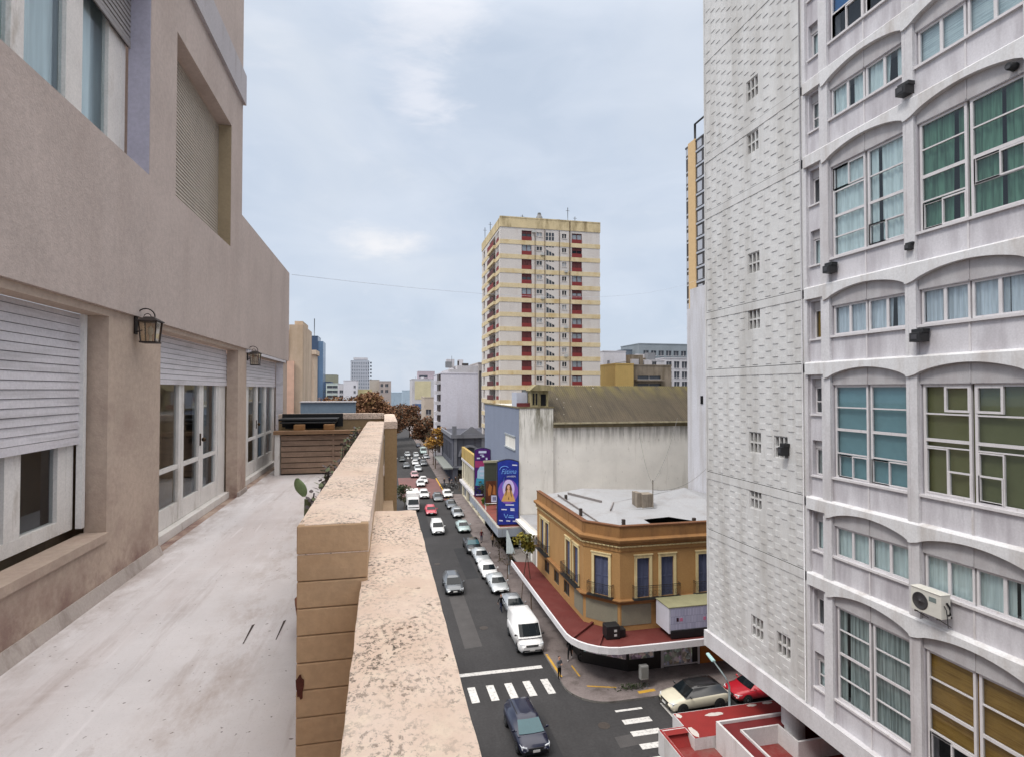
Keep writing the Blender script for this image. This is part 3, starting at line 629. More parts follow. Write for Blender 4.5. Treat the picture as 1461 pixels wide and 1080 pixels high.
# relief wall
tiny = [(4.15, 14.45), (4.15, 11.85), (4.15, 6.05), (4.15, 3.35), (4.15, -2.5), (5.95, -2.55), (4.15, -5.15), (4.2, -11.2), (6.0, -11.25)]
rel = MB()
GR = [1.1+P*k for k in (-2, -1, 0, 1, 2, 3)]+[4.2+P*k for k in (-2, -1, 0, 1, 2)]
th = [(u-.44, u+.44, z-.5, z+.5) for u, z in tiny]
rel.wall(F, 0, 7.5, -12.95, 28, th, .3, 0, 0, 1)
bwid, bh = .478, .28
zz = -12.9; row = 0
grs = sorted(GR)
segs = [(-12.9, grs[0])]+list(zip(grs, grs[1:]))
for (za, zb) in zip([-12.95]+[g for g in grs if g > -12.9], [g for g in grs if g > -12.9]):
    top = zb-.42; n = int(round((top-za-.08)/bh)); h = (top-za-.08)/n
    for j in range(n):
        z0 = za+.08+j*h
        for i in range(15):
            if (i+j) % 2 or random.random() < .03: continue
            u0 = .16+i*bwid
            if any(u0 < t[1]+.04 and u0+bwid > t[0]-.04 and z0 < t[3]+.04 and z0+h > t[2]-.04 for t in th): continue
            e = .024+random.uniform(-.004, .004)
            a, b2, c, d = u0+.01, u0+bwid-.01, z0+.012, z0+h-.012
            # block tilted out at its foot, flush at the sides
            p = [F.p(a+.10, e, c), F.p(b2-.10, e, c), F.p(b2-.10, e*.9, d), F.p(a+.10, e*.9, d)]; q = [F.p(a, 0, c), F.p(b2, 0, c), F.p(b2, 0, d), F.p(a, 0, d)]
            rel.q(p); 
            for k in range(4): rel.q([p[k], p[(k+1) % 4], q[(k+1) % 4], q[k]])
for zb in grs:
    if zb > 20 or zb < -12: continue
    rel.fb(F, 0, 7.5, .002, .03, zb-.40, zb-.03)
    rel.fb(F, 0, 7.44, -.02, .004, zb-.03, zb, 1)
rel.fb(F, 0, .1, .001, .034, -12.95, 28); rel.fb(F, 7.32, 7.5, .001, .03, -12.95, 28)
rel.build('relief_wall', [BLOCKW, SLAT], white)
for i, (u, z) in enumerate(tiny):
    window(F, u-.44, u+.44, z-.5, z+.5, -.04, white, BLOCKW, None, None, cols=(.34, .67), rows=(.5,), fw=.05, bw=.075, dep=.14, name='grille_window')
rim = MB(); rim.fb(F, -.05, U_END+.1, -.3, .20, -13.78, -12.97); rim.fb(F, -.05, U_END+.1, -8, -.31, -13.78, -13.25)
rim.build('base_slab_edge', WHT, white)
# bands with arched lower edges
def band(T):
    m = MB(); nb = .14
    edge = [(7.62, -.48), (8.62, -.48)]
    for (a, b) in BAYS:
        edge.append((a-.28, -.66))
        for i in range(0, 17):
            t = i/16; edge.append((a-.05+(b-a+.10)*t, -.60+.34*math.sin(PI*t)**.75))
        edge.append((b+.07, -.66))
    edge.append((U_END, -.66))
    for (ua, za), (ub, zb) in zip(edge, edge[1:]):
        if ub-ua < 1e-4: continue
        m.q([F.p(ua, nb, T+za), F.p(ub, nb, T+zb), F.p(ub, nb, T-.03), F.p(ua, nb, T-.03)])
        m.q([F.p(ua, nb, T+za), F.p(ua, -.06, T+za), F.p(ub, -.06, T+zb), F.p(ub, nb, T+zb)])
    m.q([F.p(7.62, nb, T-.03), F.p(U_END, nb, T-.03), F.p(U_END, nb-.05, T+.02), F.p(7.62, nb-.05, T+.02)])
    m.q([F.p(7.62, nb-.05, T+.02), F.p(U_END, nb-.05, T+.02), F.p(U_END, -.06, T+.05), F.p(7.62, -.06, T+.05)])
    m.q([F.p(7.62, -.06, T-.48), F.p(7.62, nb, T-.48), F.p(7.62, nb, T-.03), F.p(7.62, nb-.05, T+.02), F.p(7.62, -.06, T+.05)])
    m.build('arched_band', BANDM, white)
for r in ROWS: band(r[3])
# pilasters, ribs, lunettes and joints
for (ua, ub) in ((8.46, 8.90), (12.24, 12.64), (15.99, 16.39), (19.72, U_END-.02)):
    pm = MB(); pm.fb(F, ua, ub, -.055, .06, -12.96, 19.5)
    if ua > 12: pm.fb(F, ua+.05, ua+.12, .0595, .07, -12.96, 19.5)
    pm.build('pilaster', WHT, white)
pm = MB(); pm.fb(F, 7.52, 7.70, -.055, .055, -12.96, 19.5); pm.build('pilaster', WHT, white)
for r in ROWS:
    for (a, b) in BAYS:
        lm = MB(); lm.fb(F, a, b, -.16, -.045, r[2]+.02, r[3]-.2); lm.fb(F, (a+b)/2-.02, (a+b)/2+.02, -.0455, -.02, r[2]+.05, r[3]-.25); lm.build('lunette_panel', LUN, white)
for c_, d_ in small:
    lm = MB(); lm.fb(F, 7.80, 8.40, -.30, -.21, d_+.025, d_+.36); lm.build('lintel_panel', LUN, white)
for r in ROWS:
    for (a, b) in BAYS:
        jm = MB(); jm.fb(F, (a+b)/2-.03, (a+b)/2+.03, -.058, -.03, r[4]+.06, r[1]-.09); jm.fb(F, a-.02, b+.02, -.058, .03, r[1]-.09, r[1]-.005); jm.build('window_ledge', FRM, white)
for c_, d_ in small:
    jm = MB(); jm.fb(F, 7.76, 8.43, -.22, .02, c_-.10, c_-.035); jm.build('window_ledge', FRM, white)
dp = MB(); dp.tube([F.p(7.42, .07, -12.9), F.p(7.42, .07, 20)], .028, 6); dp.build('drain_pipe', WHT, white)
# windows
AQ = curtain('aqua_sheer_curtain', (226, 238, 238), 10, .84); BLW = curtain('blue_white_curtain', (222, 230, 238), 12, .78)
GRN = curtain('green_curtain', (112, 152, 130), 7, .55); STR = curtain('grey_striped_curtain', (186, 196, 194), 14, .5)
TEAL = plain('teal_roller_blind', (136, 172, 180), .8, spec=.2); OLI = plain('olive_roller_blind', (122, 124, 88), .8, spec=.2); OCH = mat('ochre_bamboo_blind', (186, 146, 76), .8, .1, 2, stain=(130, 92, 40), slo=.45, shi=.7, sscale=2, svec=(1, .4, 9))
BLU = plain('bright_blue_blind', (42, 110, 170), .8); PALE = mat('pale_slatted_blind', (226, 238, 240), .7, .04, 2, stain=(170, 186, 192), slo=.45, shi=.6, sscale=3, svec=(.3, .3, 9))
YEL = curtain('yellow_curtain', (190, 150, 60), 9, .7); GRYC = curtain('pale_grey_curtain', (196, 200, 198), 9, .8)
def low4(a, b, z0, z1, back, wavy=True, lab=None):
    mid = (a+b)/2
    window(F, a+.04, mid-.03, z0, z1, -.12, white, FRM, GLASSB, back, cols=((.5, .10),), fw=.07, dep=.08, wavy=wavy, label=lab)
    window(F, mid+.03, b-.04, z0, z1, -.12, white, FRM, GLASSB, back, cols=((.5, .10),), fw=.07, dep=.08, wavy=wavy, label=lab)
def tall(a, b, z0, z1, back, rows=((.50, .13), (.74, .05)), ex0=(), ex1=(), wavy=True, bz0=None, bz1=None, cols=(), lab=None):
    mid = (a+b)/2; ln = 'blind' if not wavy else 'curtain'
    window(F, a+.04, mid-.05, z0, z1, -.12, white, FRM, GLASSB, back, rows=rows, cols=cols, fw=.08, dep=.08, extra=ex0, wavy=wavy, bz0=bz0, bz1=bz1, label=lab, back_name=ln)
    window(F, mid+.05, b-.04, z0, z1, -.12, white, FRM, GLASSB, back, rows=rows, cols=cols, fw=.08, dep=.08, extra=ex1, wavy=wavy, bz0=bz0, bz1=bz1, label=lab, back_name=ln)
lowb = {-2: (AQ, AQ, AQ), -1: (AQ, AQ, AQ), 0: (BLW, BLW, BLW), 1: (AQ, PALE, PALE), 2: (AQ, BLW, AQ)}
for (kind, z0, z1, T, pb) in ROWS:
    k = round((z0-2.13)/P) if kind == 'low' else round((z0+3.4)/P)
    for bi, (a, b) in enumerate(BAYS):
        if bi == 2 and not -13 < z0 < 8: continue
        if kind == 'low':
            bk = lowb.get(k, (AQ, AQ, AQ))[bi]; low4(a, b, z0, z1, bk, bk is not PALE)
        elif k == 0:
            if bi == 0: tall(a, b, z0, z1, TEAL, ((.52, .10), (.76, .05), (.265, .05)), ((.1, .97, .01, .25, .045), (.1, .54, .01, .25, .04)), ((.02, .97, .01, .25, .045), (.02, .5, .01, .25, .04)), False, lab='tall window with teal blinds')
            else: tall(a, b, z0, z1, OLI, ((.5, .10), (.735, .05), (.44, .04)), ((.46, .98, .755, .985, .07), (.05, .52, .02, .43, .04), (.52, .98, .02, .24, .05)), ((.02, .52, .755, .985, .07), (.05, .52, .02, .43, .04), (.05, .5, .02, .24, .05)), False, lab='tall window with olive blinds')
        elif k == 1:
            if bi == 0: tall(a, b, z0, z1, AQ, ((.45, .10), (.72, .05), (.22, .05)), ((.02, .98, .74, .98, .04), (.02, .52, .74, .98, .04)), ((.02, .98, .02, .23, .04), (.02, .5, .02, .23, .04)))
            else: tall(a, b, z0, z1, GRN, ((.50, .11), (.75, .045), (.27, .05)), ((.06, .97, .01, .25, .05), (.06, .5, .01, .25, .04)), ((.06, .97, .27, .48, .05), (.06, .55, .27, .48, .04)), lab='tall window with green curtains')
        elif k == -1:
            if bi == 0: tall(a, b, z0, z1, STR, ((.50, .09), (.755, .045), (.25, .045)), lab='tall dark window with grey curtains')
            else: tall(a, b, z0, z1, OCH, ((.50, .10), (.755, .045), (.28, .06)), ((.05, .97, .01, .27, .06), (.05, .52, .01, .27, .05)), (), False, bz0=.27, lab='tall window with ochre blinds')
        else:
            if bi == 0: tall(a, b, z0, z1, BLU, ((.55, .1), (.30, .06)), ((.05, .97, .01, .28, .05), (.05, .5, .01, .28, .05)), ((.05, .97, .01, .28, .05), (.05, .5, .01, .28, .05)), False, bz0=.3)
            else: tall(a, b, z0, z1, AQ)
sb = [None, AQ, YEL, None, GRYC, None, GRYC, None, AQ]
for i, (c, d) in enumerate(sorted(small)):
    window(F, 7.81, 8.39, c-.02, d+.02, -.24, white, FRM, GLASSB, (GRYC if i % 5 == 3 else YEL if abs(c-2.11) < .05 else None if i % 3 == 1 else AQ), rows=((.45, .05),) if i % 4 == 0 else (), fw=.06, dep=.06)
# things fixed on the facade
ACW = mat('cream_sheet_metal', (206, 204, 196), .5, .05, 4, stain=(150, 140, 120), slo=.6, shi=.8, sscale=5)
def ac_unit(u, z, label, w=1.0, h=.66):
    rt = empty('air_conditioner', F.p(u, .1, z), label, 'air conditioner')
    m = MB(); m.fb(F, u, u+w, .14, .50, z, z+h); m.fb(F, u-.01, u+w+.01, .13, .52, z+h, z+h+.03); bevel(m.build('casing', ACW, rt), .012)
    m = MB(); cz, cu, r = z+h*.48, u+.32, .27
    m.loft([[F.p(cu+rr*math.cos(2*PI*j/20), nn, cz+rr*math.sin(2*PI*j/20)) for j in range(20)] for rr, nn in ((r, .502), (r, .515), (r-.02, .52), (r-.03, .506), (.06, .506), (.05, .52), (.005, .525))], 0, True)
    for k in range(4):
        rr = .09+.045*k; m.tube([F.p(cu+rr*math.cos(2*PI*j/20), .518, cz+rr*math.sin(2*PI*j/20)) for j in range(21)], .004, 4)
    m.build('fan_grille', plain('dark_fan_grille', (62, 60, 62), .6), rt)
    m = MB(); m.fb(F, u+.62, u+.86, .501, .506, z+h*.62, z+h*.82); m.build('vent', plain('grey_vent', (110, 122, 120), .6), rt)
    m = MB(); m.tube([F.p(u+w+.01, .3, z+h*.7), F.p(u+w+.10, .3, z+h*.55), F.p(u+w+.10, .28, z+.18), F.p(u+w+.02, .25, z+.12)], .03, 6); m.tube([F.p(u+w+.01, .4, z+h*.6), F.p(u+w+.07, .38, z+.3), F.p(u+w+.05, .3, z-.25)], .014, 5); m.build('pipe', BLACK, rt)
    m = MB()
    for x in (u+.12, u+w-.15): m.fb(F, x, x+.04, -.05, .52, z-.045, z-.003); m.tube([F.p(x+.02, -.03, z-.32), F.p(x+.02, .46, z-.03)], .014, 5)
    m.build('bracket', plain('dark_bracket', (66, 60, 56), .7), rt)
ac_unit(12.72, -7.05, 'cream split air conditioner outdoor unit on brackets under the pale aqua windows', 1.02, .72)
def dark_box(u, z, w, h, label, dpt=.4, round_=False):
    w *= .85; h *= .85; rt = empty('air_conditioner_box', F.p(u, .1, z), label, 'air conditioner box', 'dark boxes on the white facade')
    m = MB()
    if round_: m.loft([[F.p(u+w/2+r*math.cos(2*PI*j/12), n, z+h/2+r*math.sin(2*PI*j/12)) for j in range(12)] for r, n in ((w*.5, .0), (w*.5, dpt), (w*.36, dpt+.04))], 0)
    else: m.fb(F, u, u+w, .0, dpt, z, z+h*.7); m.fb(F, u-.03, u+w+.03, -.0, dpt*.7, z+h*.68, z+h)
    bevel(m.build('casing', BLACK, rt), .015)
    m = MB(); m.fb(F, u+w*.2, u+w*.75, dpt+(.04 if round_ else .0), dpt+(.05 if round_ else .012), z+h*.2, z+h*.55); m.build('grille', plain('grey_box_grille', (60, 60, 64), .6), rt)
dark_box(12.28, 9.85, .44, .5, 'black box unit under the pale slatted blinds, at the end of the lowered sill line')
dark_box(15.6, 8.9, .26, .3, 'small round black spotlight box high at the edge of the pale blinds', .2, True)
dark_box(8.95, 4.55, .38, .48, 'black box unit below the left end of the aqua curtained tall windows')
dark_box(12.38, 4.65, .26, .3, 'small black box by the pilaster below the green curtains', .22)
dark_box(12.68, 1.55, .44, .5, 'black box unit below the blue white curtains of the second bay')
dark_box(6.26, -2.85, .3, .62, 'black box beside the six light grille window of the relief wall')
rust = MB()
# ------------------------------------------------------------------ podium with red roofs under the white block
RED = mat('red_roof_coating', (136, 40, 38), .75, .1, 1.0, .2, 30, stain=(120, 44, 42), slo=.5, shi=.75, sscale=1.6, svec=(1, 1, 1), samt=.6)
REDW = mat('worn_red_roof', (128, 48, 46), .85, .15, .9, .25, 30, stain=(118, 98, 92), slo=.46, shi=.68, sscale=.9, svec=(1, 1, 1), samt=.75)
REDD = mat('dark_red_parapet_top', (104, 34, 36), .8, .1, 2.0)
PODW = mat('white_podium_wall', (208, 206, 206), .85, .05, 1.0, .15, 30, stain=(156, 146, 140), slo=.55, shi=.75, sscale=1.2)
pod = empty('podium', (18, 22, 0), 'low white walled podium with peeling red roofs below the white block', 'building')
m = MB()
m.box(14.0, 23.9, 3.0, 40, 25.95, 4.0); m.box(12.85, 14, 2.9, 15.0, 24.75, 3.45); m.box(15.0, 8, 0, 40, 25.9, 3.4)
m.box(14.3, 10, 0, 15, 25.5, 3.0)
m.build('wall', PODW, pod)
m = MB(); m.q([(14.03, 23.9, 4.004), (40, 23.9, 4.004), (40, 25.92, 4.004), (14.03, 25.92, 4.004)]); m.build('upper_roof', RED, pod)
m = MB()
m.box(12.70, 14, 2.9, 12.85, 24.9, 4.0); m.box(12.85, 24.75, 2.9, 15.0, 24.9, 4.0); m.build('low_parapet', PODW, pod)
m = MB(); m.q([(12.72, 14, 4.004), (12.84, 14, 4.004), (12.84, 24.88, 4.004), (12.72, 24.88, 4.004)]); m.q([(12.85, 24.4, 3.98), (15, 24.4, 3.98), (15, 24.88, 4.004), (12.85, 24.88, 4.004)])
m.hexa([(12.86, 14, 3.46), (13.1, 14, 3.46), (13.1, 24.74, 3.46), (12.86, 24.74, 3.46)], [(12.86, 14, 3.99), (12.9, 14, 3.99), (12.9, 24.74, 3.99), (12.86, 24.74, 3.99)])
m.hexa([(13.1, 24.2, 3.46), (14.98, 24.2, 3.46), (14.98, 24.74, 3.46), (13.1, 24.74, 3.46)], [(12.9, 24.65, 3.99), (14.98, 24.65, 3.99), (14.98, 24.74, 3.99), (12.9, 24.74, 3.99)])
m.build('red_parapet_top', RED, pod)
m = MB(); m.q([(12.86, 14, 3.456), (15, 14, 3.456), (15, 24.74, 3.456), (12.86, 24.74, 3.456)]); m.build('low_roof', REDW, pod)
m = MB()
m.box(15.0, 8, 3.4, 15.1, 23.75, 4.75); m.box(15.1, 23.65, 3.4, 40, 23.75, 4.75); m.build('high_parapet', PODW, pod)
m = MB(); m.box(15.1, 8, 3.4, 15.72, 22.98, 4.62); m.box(15.1, 22.98, 3.4, 40, 23.65, 4.62)
m.build('gutter_top', REDD, pod)
m = MB(); m.box(15.72, 8, 3.4, 15.80, 22.98, 4.72); m.box(15.80, 22.9, 3.4, 17.7, 22.98, 4.72); m.box(17.62, 21.6, 3.4, 17.7, 22.9, 4.72); m.box(17.7, 21.6, 3.4, 40, 21.7, 4.72); m.build('inner_parapet', PODW, pod)
m = MB(); m.q([(15.8, 8, 3.9), (40, 8, 3.9), (40, 22.9, 3.9), (15.8, 22.9, 3.9)]); m.build('inner_roof', REDW, pod)
for x, y, a, b in ((16.0, 25.45, .5, .14), (18.3, 25.75, .28, .11), (19.2, 25.78, .28, .11), (16.4, 24.02, .42, .1), (14.22, 24.35, .16, .4), (14.2, 25.7, .14, .18)):
    m = MB(); nn = 18
    m.v += [Vector((x+a*(1+.10*math.sin(j*1.9+x))*math.cos(2*PI*j/nn), y+b*(1+.12*math.cos(j*2.3+y))*math.sin(2*PI*j/nn), 4.009)) for j in range(nn)]; m.f.append(tuple(range(nn))); m.m.append(0); m.sm.append(False)
    m.build('bare_patch', mat('bare_cement_patch', (196, 188, 182), .9, .1, 6), pod)
cl_ = MB(); cl_.loft([[(18.5+.5*math.cos(2*PI*j/24), 23.0+.5*math.sin(2*PI*j/24), z) for j in range(24)] for z in (3.5, 6.8)], 0); cl_.build('round_column', WHT, white)
cl_ = MB(); cl_.box(18.0, 18.9, 3.5, 18.6, 19.5, 6.8); cl_.box(18.0, 13, 3.5, 18.6, 13.6, 6.8); cl_.build('square_column', WHT, white)
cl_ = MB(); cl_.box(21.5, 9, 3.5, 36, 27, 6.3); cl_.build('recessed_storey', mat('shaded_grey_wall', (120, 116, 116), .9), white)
# ------------------------------------------------------------------ ochre corner building
OC = mat('ochre_render', (168, 130, 84), .88, .07, .7, .2, 30, stain=(150, 110, 68), slo=.5, shi=.75, sscale=.9, samt=.6)
OCD = mat('worn_ochre_parapet', (146, 108, 68), .9, .1, .8, .25, 30, stain=(110, 80, 54), slo=.5, shi=.72, sscale=1.1, samt=.75)
CREAM = mat('cream_moulding', (214, 196, 150), .85, .08, 1.2, stain=(140, 116, 84), slo=.52, shi=.75, sscale=2)
SHB = mat('blue_grey_shutters', (80, 86, 112), .7, .1, 2.0, stain=(66, 70, 96), slo=.45, shi=.7, sscale=3, svec=(3, 3, .3))
IRONB = plain('black_railing_iron', (32, 32, 34), .6, .3)
GPAN = mat('grey_green_panel', (132, 128, 112), .85, .08, 1.0)
ocb = empty('corner_building', (18, 45, 0), 'two storey ochre corner building with cream window surrounds and black balcony rails', 'building')
OX, OY = 14.65, 38.3; CA = Vector((14.65, 40.55)); CB = Vector((16.6, 38.3)); YF = 53.7; XR = 30.95
FO1 = FR((OX, YF, 0), (0, -1, 0), (-1, 0, 0)); L1 = YF-CA.y
dv = (CB-CA); LC = dv.length; dvn = dv.normalized()
FO2 = FR((CA.x, CA.y, 0), (dvn.x, dvn.y, 0), (dvn.y, -dvn.x, 0))
FO3 = FR((CB.x, OY, 0), (1, 0, 0), (0, -1, 0)); L3 = XR-CB.x
FACES = [(FO1, L1), (FO2, LC), (FO3, L3)]
wins = {0: [(1.35, 2.45), (2.95, 4.05), (9.05, 10.15), (10.95, 12.05)], 1: [(LC/2-.58, LC/2+.58)], 2: [(1.30, 2.28), (3.2, 4.2), (6.2, 7.3), (8.6, 9.7)]}
mezz = {0: [(2.6, 4.1), (5.5, 7.0), (8.3, 9.8), (11.2, 12.3)], 1: [], 2: []}
WZ0, WZ1 = 5.0, 7.85
m = MB()
for i, (fr, L) in enumerate(FACES):
    hs = [(a, b, WZ0, WZ1) for a, b in wins[i]]+[(a, b, 3.25, 4.35) for a, b in mezz[i]]
    m.wall(fr, 0, L, 2.6, 9.05, hs, .22, 0, 0, 1)
m.q([(OX, YF, 0), (OX, YF, 9.5), (XR, YF, 9.5), (XR, YF, 0)]); m.q([(XR, OY, 0), (XR, YF, 0), (XR, YF, 9.5), (XR, OY, 9.5)])
m.build('wall', [OC, SLAT], ocb)
def run(prof, name, matl, u_in=0.0):
    """a moulding swept along the three street faces; prof = [(n, z)...]"""
    mb = MB()
    pts = [(Vector((OX, YF)), Vector((-1, 0))), (CA, None), (CB, None), (Vector((XR, OY)), Vector((0, -1)))]
    n2 = Vector((FO2.n.x, FO2.n.y)); b1 = (Vector((-1, 0))+n2); b1 = b1/(b1.dot(n2)); b2 = (Vector((0, -1))+n2); b2 = b2/(b2.dot(n2))
    dirs = [Vector((-1, 0)), b1, b2, Vector((0, -1))]
    rings = [[(p.x+d.x*n, p.y+d.y*n, z) for n, z in prof] for (p, _), d in zip(pts, dirs)]
    mb.loft(rings, 0, False, True, True); return mb.build(name, matl, ocb)
run([(-.3, 9.0), (.03, 9.0), (.03, 10.14), (-.3, 10.14)], 'parapet', OCD)
run([(-.32, 10.14), (.09, 10.14), (.09, 10.22), (-.32, 10.22)], 'parapet_coping', mat('dark_coping', (108, 72, 48), .9, .12, 1.5, stain=(70, 52, 42), sscale=2))
run([(-.05, 8.78), (.10, 8.78), (.16, 8.88), (.16, 8.98), (.34, 9.06), (.38, 9.2), (.38, 9.26), (.03, 9.36), (-.05, 9.36)], 'cornice', OCD)
run([(-.05, 8.66), (.08, 8.66), (.12, 8.70), (.12, 8.775), (-.05, 8.775)], 'cornice_moulding', CREAM)
run([(-.05, 8.34), (.05, 8.34), (.05, 8.40), (-.05, 8.40)], 'frieze_line', OCD)
run([(-.05, 4.62), (.12, 4.66), (.30, 4.84), (.34, 4.90), (.34, 4.97), (-.05, 4.99)], 'floor_ledge', OCD)
dm = MB()
for fr, L in FACES:
    k = int(L/.3)
    for j in range(k): dm.fb(fr, .1+j*L/k, .22+j*L/k, .121, .20, 8.70, 8.77)
dm.build('dentil_molding', CREAM, ocb)
for fr, L, us in ((FO1, L1, (.1, 3.2, 5.6, 9.6, 12.95)), (FO2, LC, (.05, LC-.12)), (FO3, L3, (.1, 5.2, 9.9))):
    for u in us: pj = MB(); pj.fb(fr, u, u+.1, .031, .05, 9.37, 10.13); pj.build('parapet_pilaster', OCD, ocb)
for i, (fr, L) in enumerate(FACES):
    for (a, b) in wins[i]:
        s = MB(); w = .2
        s.fb(fr, a-w, a, -.02, .07, WZ0, WZ1+w); s.fb(fr, b, b+w, -.02, .07, WZ0, WZ1+w); s.fb(fr, a, b, -.02, .068, WZ1, WZ1+w); s.fb(fr, a-w-.06, b+w+.06, -.02, .12, WZ1+w+.01, WZ1+w+.09)
        sr = s.build('window_surround', CREAM, ocb)
        sh = MB(); mid = (a+b)/2
        for (x0, x1) in ((a, mid-.01), (mid+.01, b)):
            sh.fb(fr, x0, x0+.07, -.16, -.10, WZ0, WZ1); sh.fb(fr, x1-.07, x1, -.16, -.10, WZ0, WZ1)
            for j in range(3): sh.fb(fr, x0+.07, x1-.07, -.16, -.105, WZ0+j*1.36, WZ0+j*1.36+.1)
            for j in range(36): 
                z = WZ0+.1+j*.0755
                sh.q([fr.p(x0+.07, -.15, z+.05), fr.p(x1-.07, -.15, z+.05), fr.p(x1-.07, -.115, z), fr.p(x0+.07, -.115, z)])
            sh.q([fr.p(x0, -.165, WZ0), fr.p(x1, -.165, WZ0), fr.p(x1, -.165, WZ1), fr.p(x0, -.165, WZ1)])
        sh.build('shutter', SHB, ocb)
    for (a, b) in mezz[i]:
        window(fr, a, b, 3.25, 4.35, -.06, ocb, plain('dark_green_grey_frame', (66, 70, 66), .6), GLASS, plain('grey_green_mezz_blind', (92, 98, 92), .9), cols=(.33, .66), fw=.05, bgap=.08)
def balcony(fr, u0, u1, name='balcony_railing'):
    b = MB(); d = .42; z0, z1 = 5.0, 5.95
    for z, r in ((z0+.08, .014), (z1, .022), (z1-.14, .012)):
        b.tube([fr.p(u0, .04, z), fr.p(u0, d, z), fr.p(u1, d, z), fr.p(u1, .04, z)], r, 5)
    n = int((u1-u0)/.11)
    for j in range(n+1):
        u = u0+(u1-u0)*j/n; b.tube([fr.p(u, d, z0+.0), fr.p(u, d, z1)], .009, 4)
    for j in range(3):
        for u in (u0, u1): b.tube([fr.p(u, .06+j*.13, z0), fr.p(u, .06+j*.13, z1)], .009, 4)
    for j in range(int((u1-u0)/.34)):
        u = u0+.2+j*.34; b.tube([fr.p(u+.11*math.cos(t), d+.005, 5.45+.16*math.sin(t)) for t in [2*PI*i/10 for i in range(11)]], .009, 4)
    b.fb(fr, u0-.05, u1+.05, .0, d+.06, 4.965, 5.0)
    b.build(name, IRONB, ocb)
balcony(FO1, 1.0, 4.35); balcony(FO1, 8.75, 12.4); balcony(FO2, .5, LC-.5); balcony(FO3, .95, 4.55); balcony(FO3, 5.8, 7.7); balcony(FO3, 8.2, 10.1)
ROOFW = mat('white_membrane_roof', (156, 157, 160), .6, .05, .5, .15, 20, stain=(122, 116, 112), slo=.50, shi=.76, sscale=.5, svec=(1, 1, 1), samt=.7)
m = MB()
m.q([(14.9, 40.7, 9.75), (16.7, 38.6, 9.75), (19.9, 38.6, 9.75), (19.9, 44.2, 10.0), (19.6, 46.5, 10.25), (19.2, 53.5, 10.25), (14.9, 53.5, 9.75)])
m.q([(19.9, 41.3, 9.87), (22.2, 41.6, 9.9), (22.4, 44.2, 10.05), (19.9, 44.2, 10.0)]); m.q([(19.9, 44.2, 10.0), (22.6, 44.2, 10.1), (22.6, 47.0, 10.4), (19.6, 46.5, 10.25)]); m.q([(22.2, 41.6, 9.9), (23.6, 39.9, 9.86), (22.6, 44.2, 10.1), (22.4, 44.2, 10.05)]); m.q([(19.9, 38.6, 9.75), (24.4, 38.6, 9.8), (23.6, 39.9, 9.86), (19.9, 39.7, 9.8)])
m.q([(24.4, 38.6, 9.8), (27.2, 38.6, 9.85), (27.2, 48.0, 10.95), (22.6, 47.0, 10.4), (22.6, 44.2, 10.1), (23.6, 39.9, 9.86)]); m.q([(27.2, 38.6, 9.85), (30.9, 38.6, 9.75), (30.9, 48.0, 9.9), (27.2, 48, 10.95)])
m.q([(19.2, 53.5, 10.25), (19.6, 46.5, 10.25), (22.6, 47.0, 10.4), (27.2, 48.0, 10.95), (30.9, 48, 9.9), (30.9, 53.5, 9.6)])
m.build('roof', ROOFW, ocb)
m = MB(); m.q([(14.7, 40.6, 9.2), (16.7, 38.4, 9.2), (30.9, 38.4, 9.2), (30.9, 53.6, 9.2), (14.7, 53.6, 9.2)]); m.build('roof_well', plain('dark_roof_well', (70, 62, 58), .9), ocb)
m = MB(); m.box(20.9, 44.6, 9.3, 21.3, 45.6, 11.3); m.box(21.3, 44.4, 9.3, 22.3, 45.4, 11.2); m.tube([(22.2, 44.3, 9.3), (22.2, 44.3, 12.4)], .04, 5); m.build('chimney', mat('weathered_cement', (140, 130, 118), .95, .15, 2.0, .4, 20, stain=(86, 78, 70), slo=.45, shi=.7, sscale=3), ocb)
for (x0, y0, x1, y1) in ((17.2, 52, 18.6, 47), (18.2, 44, 19.4, 46.2), (25.5, 39.8, 27.0, 40.3)):
    m = MB(); m.hexa([(x0, y0, 9.9), (x0+.12, y0, 9.9), (x1+.12, y1, 10.0), (x1, y1, 10.0)], [(x0, y0, 10.22), (x0+.1, y0, 10.22), (x1+.1, y1, 10.32), (x1, y1, 10.32)])
    m.build('roof_seam', plain('grey_roof_seam', (120, 114, 112), .8), ocb)
for x in (16.2, 17.8, 24.9, 26.2, 28.4, 29.6):
    m = MB(); zr = 9.95 if x < 20 else 10.02; y0 = 39.4 if x > 17 else 41; y1 = 52 if x < 20 else 47
    zt = 10.12 if x < 19 else 10.3; m.hexa([(x, y0, 9.6), (x+.06, y0, 9.6), (x+.06, y1, 9.8), (x, y1, 9.8)], [(x, y0, 9.84+.04*(x > 20)), (x+.06, y0, 9.84+.04*(x > 20)), (x+.06, y1, (10.1 if x < 20 else 10.1+.0)), (x, y1, 10.1)]); m.build('roof_seam', plain('grey_roof_seam', (120, 114, 112), .8), ocb)
for x, y in ((15.6, 44), (17.4, 39.6), (22.8, 38.9), (27.6, 38.8), (29.4, 38.9), (16.3, 50)):
    m = MB(); m.box(x, y, 9.7, x+.22, y+.22, 10.35); m.build('roof_vent', plain('dark_roof_vent', (60, 52, 48), .9), ocb)
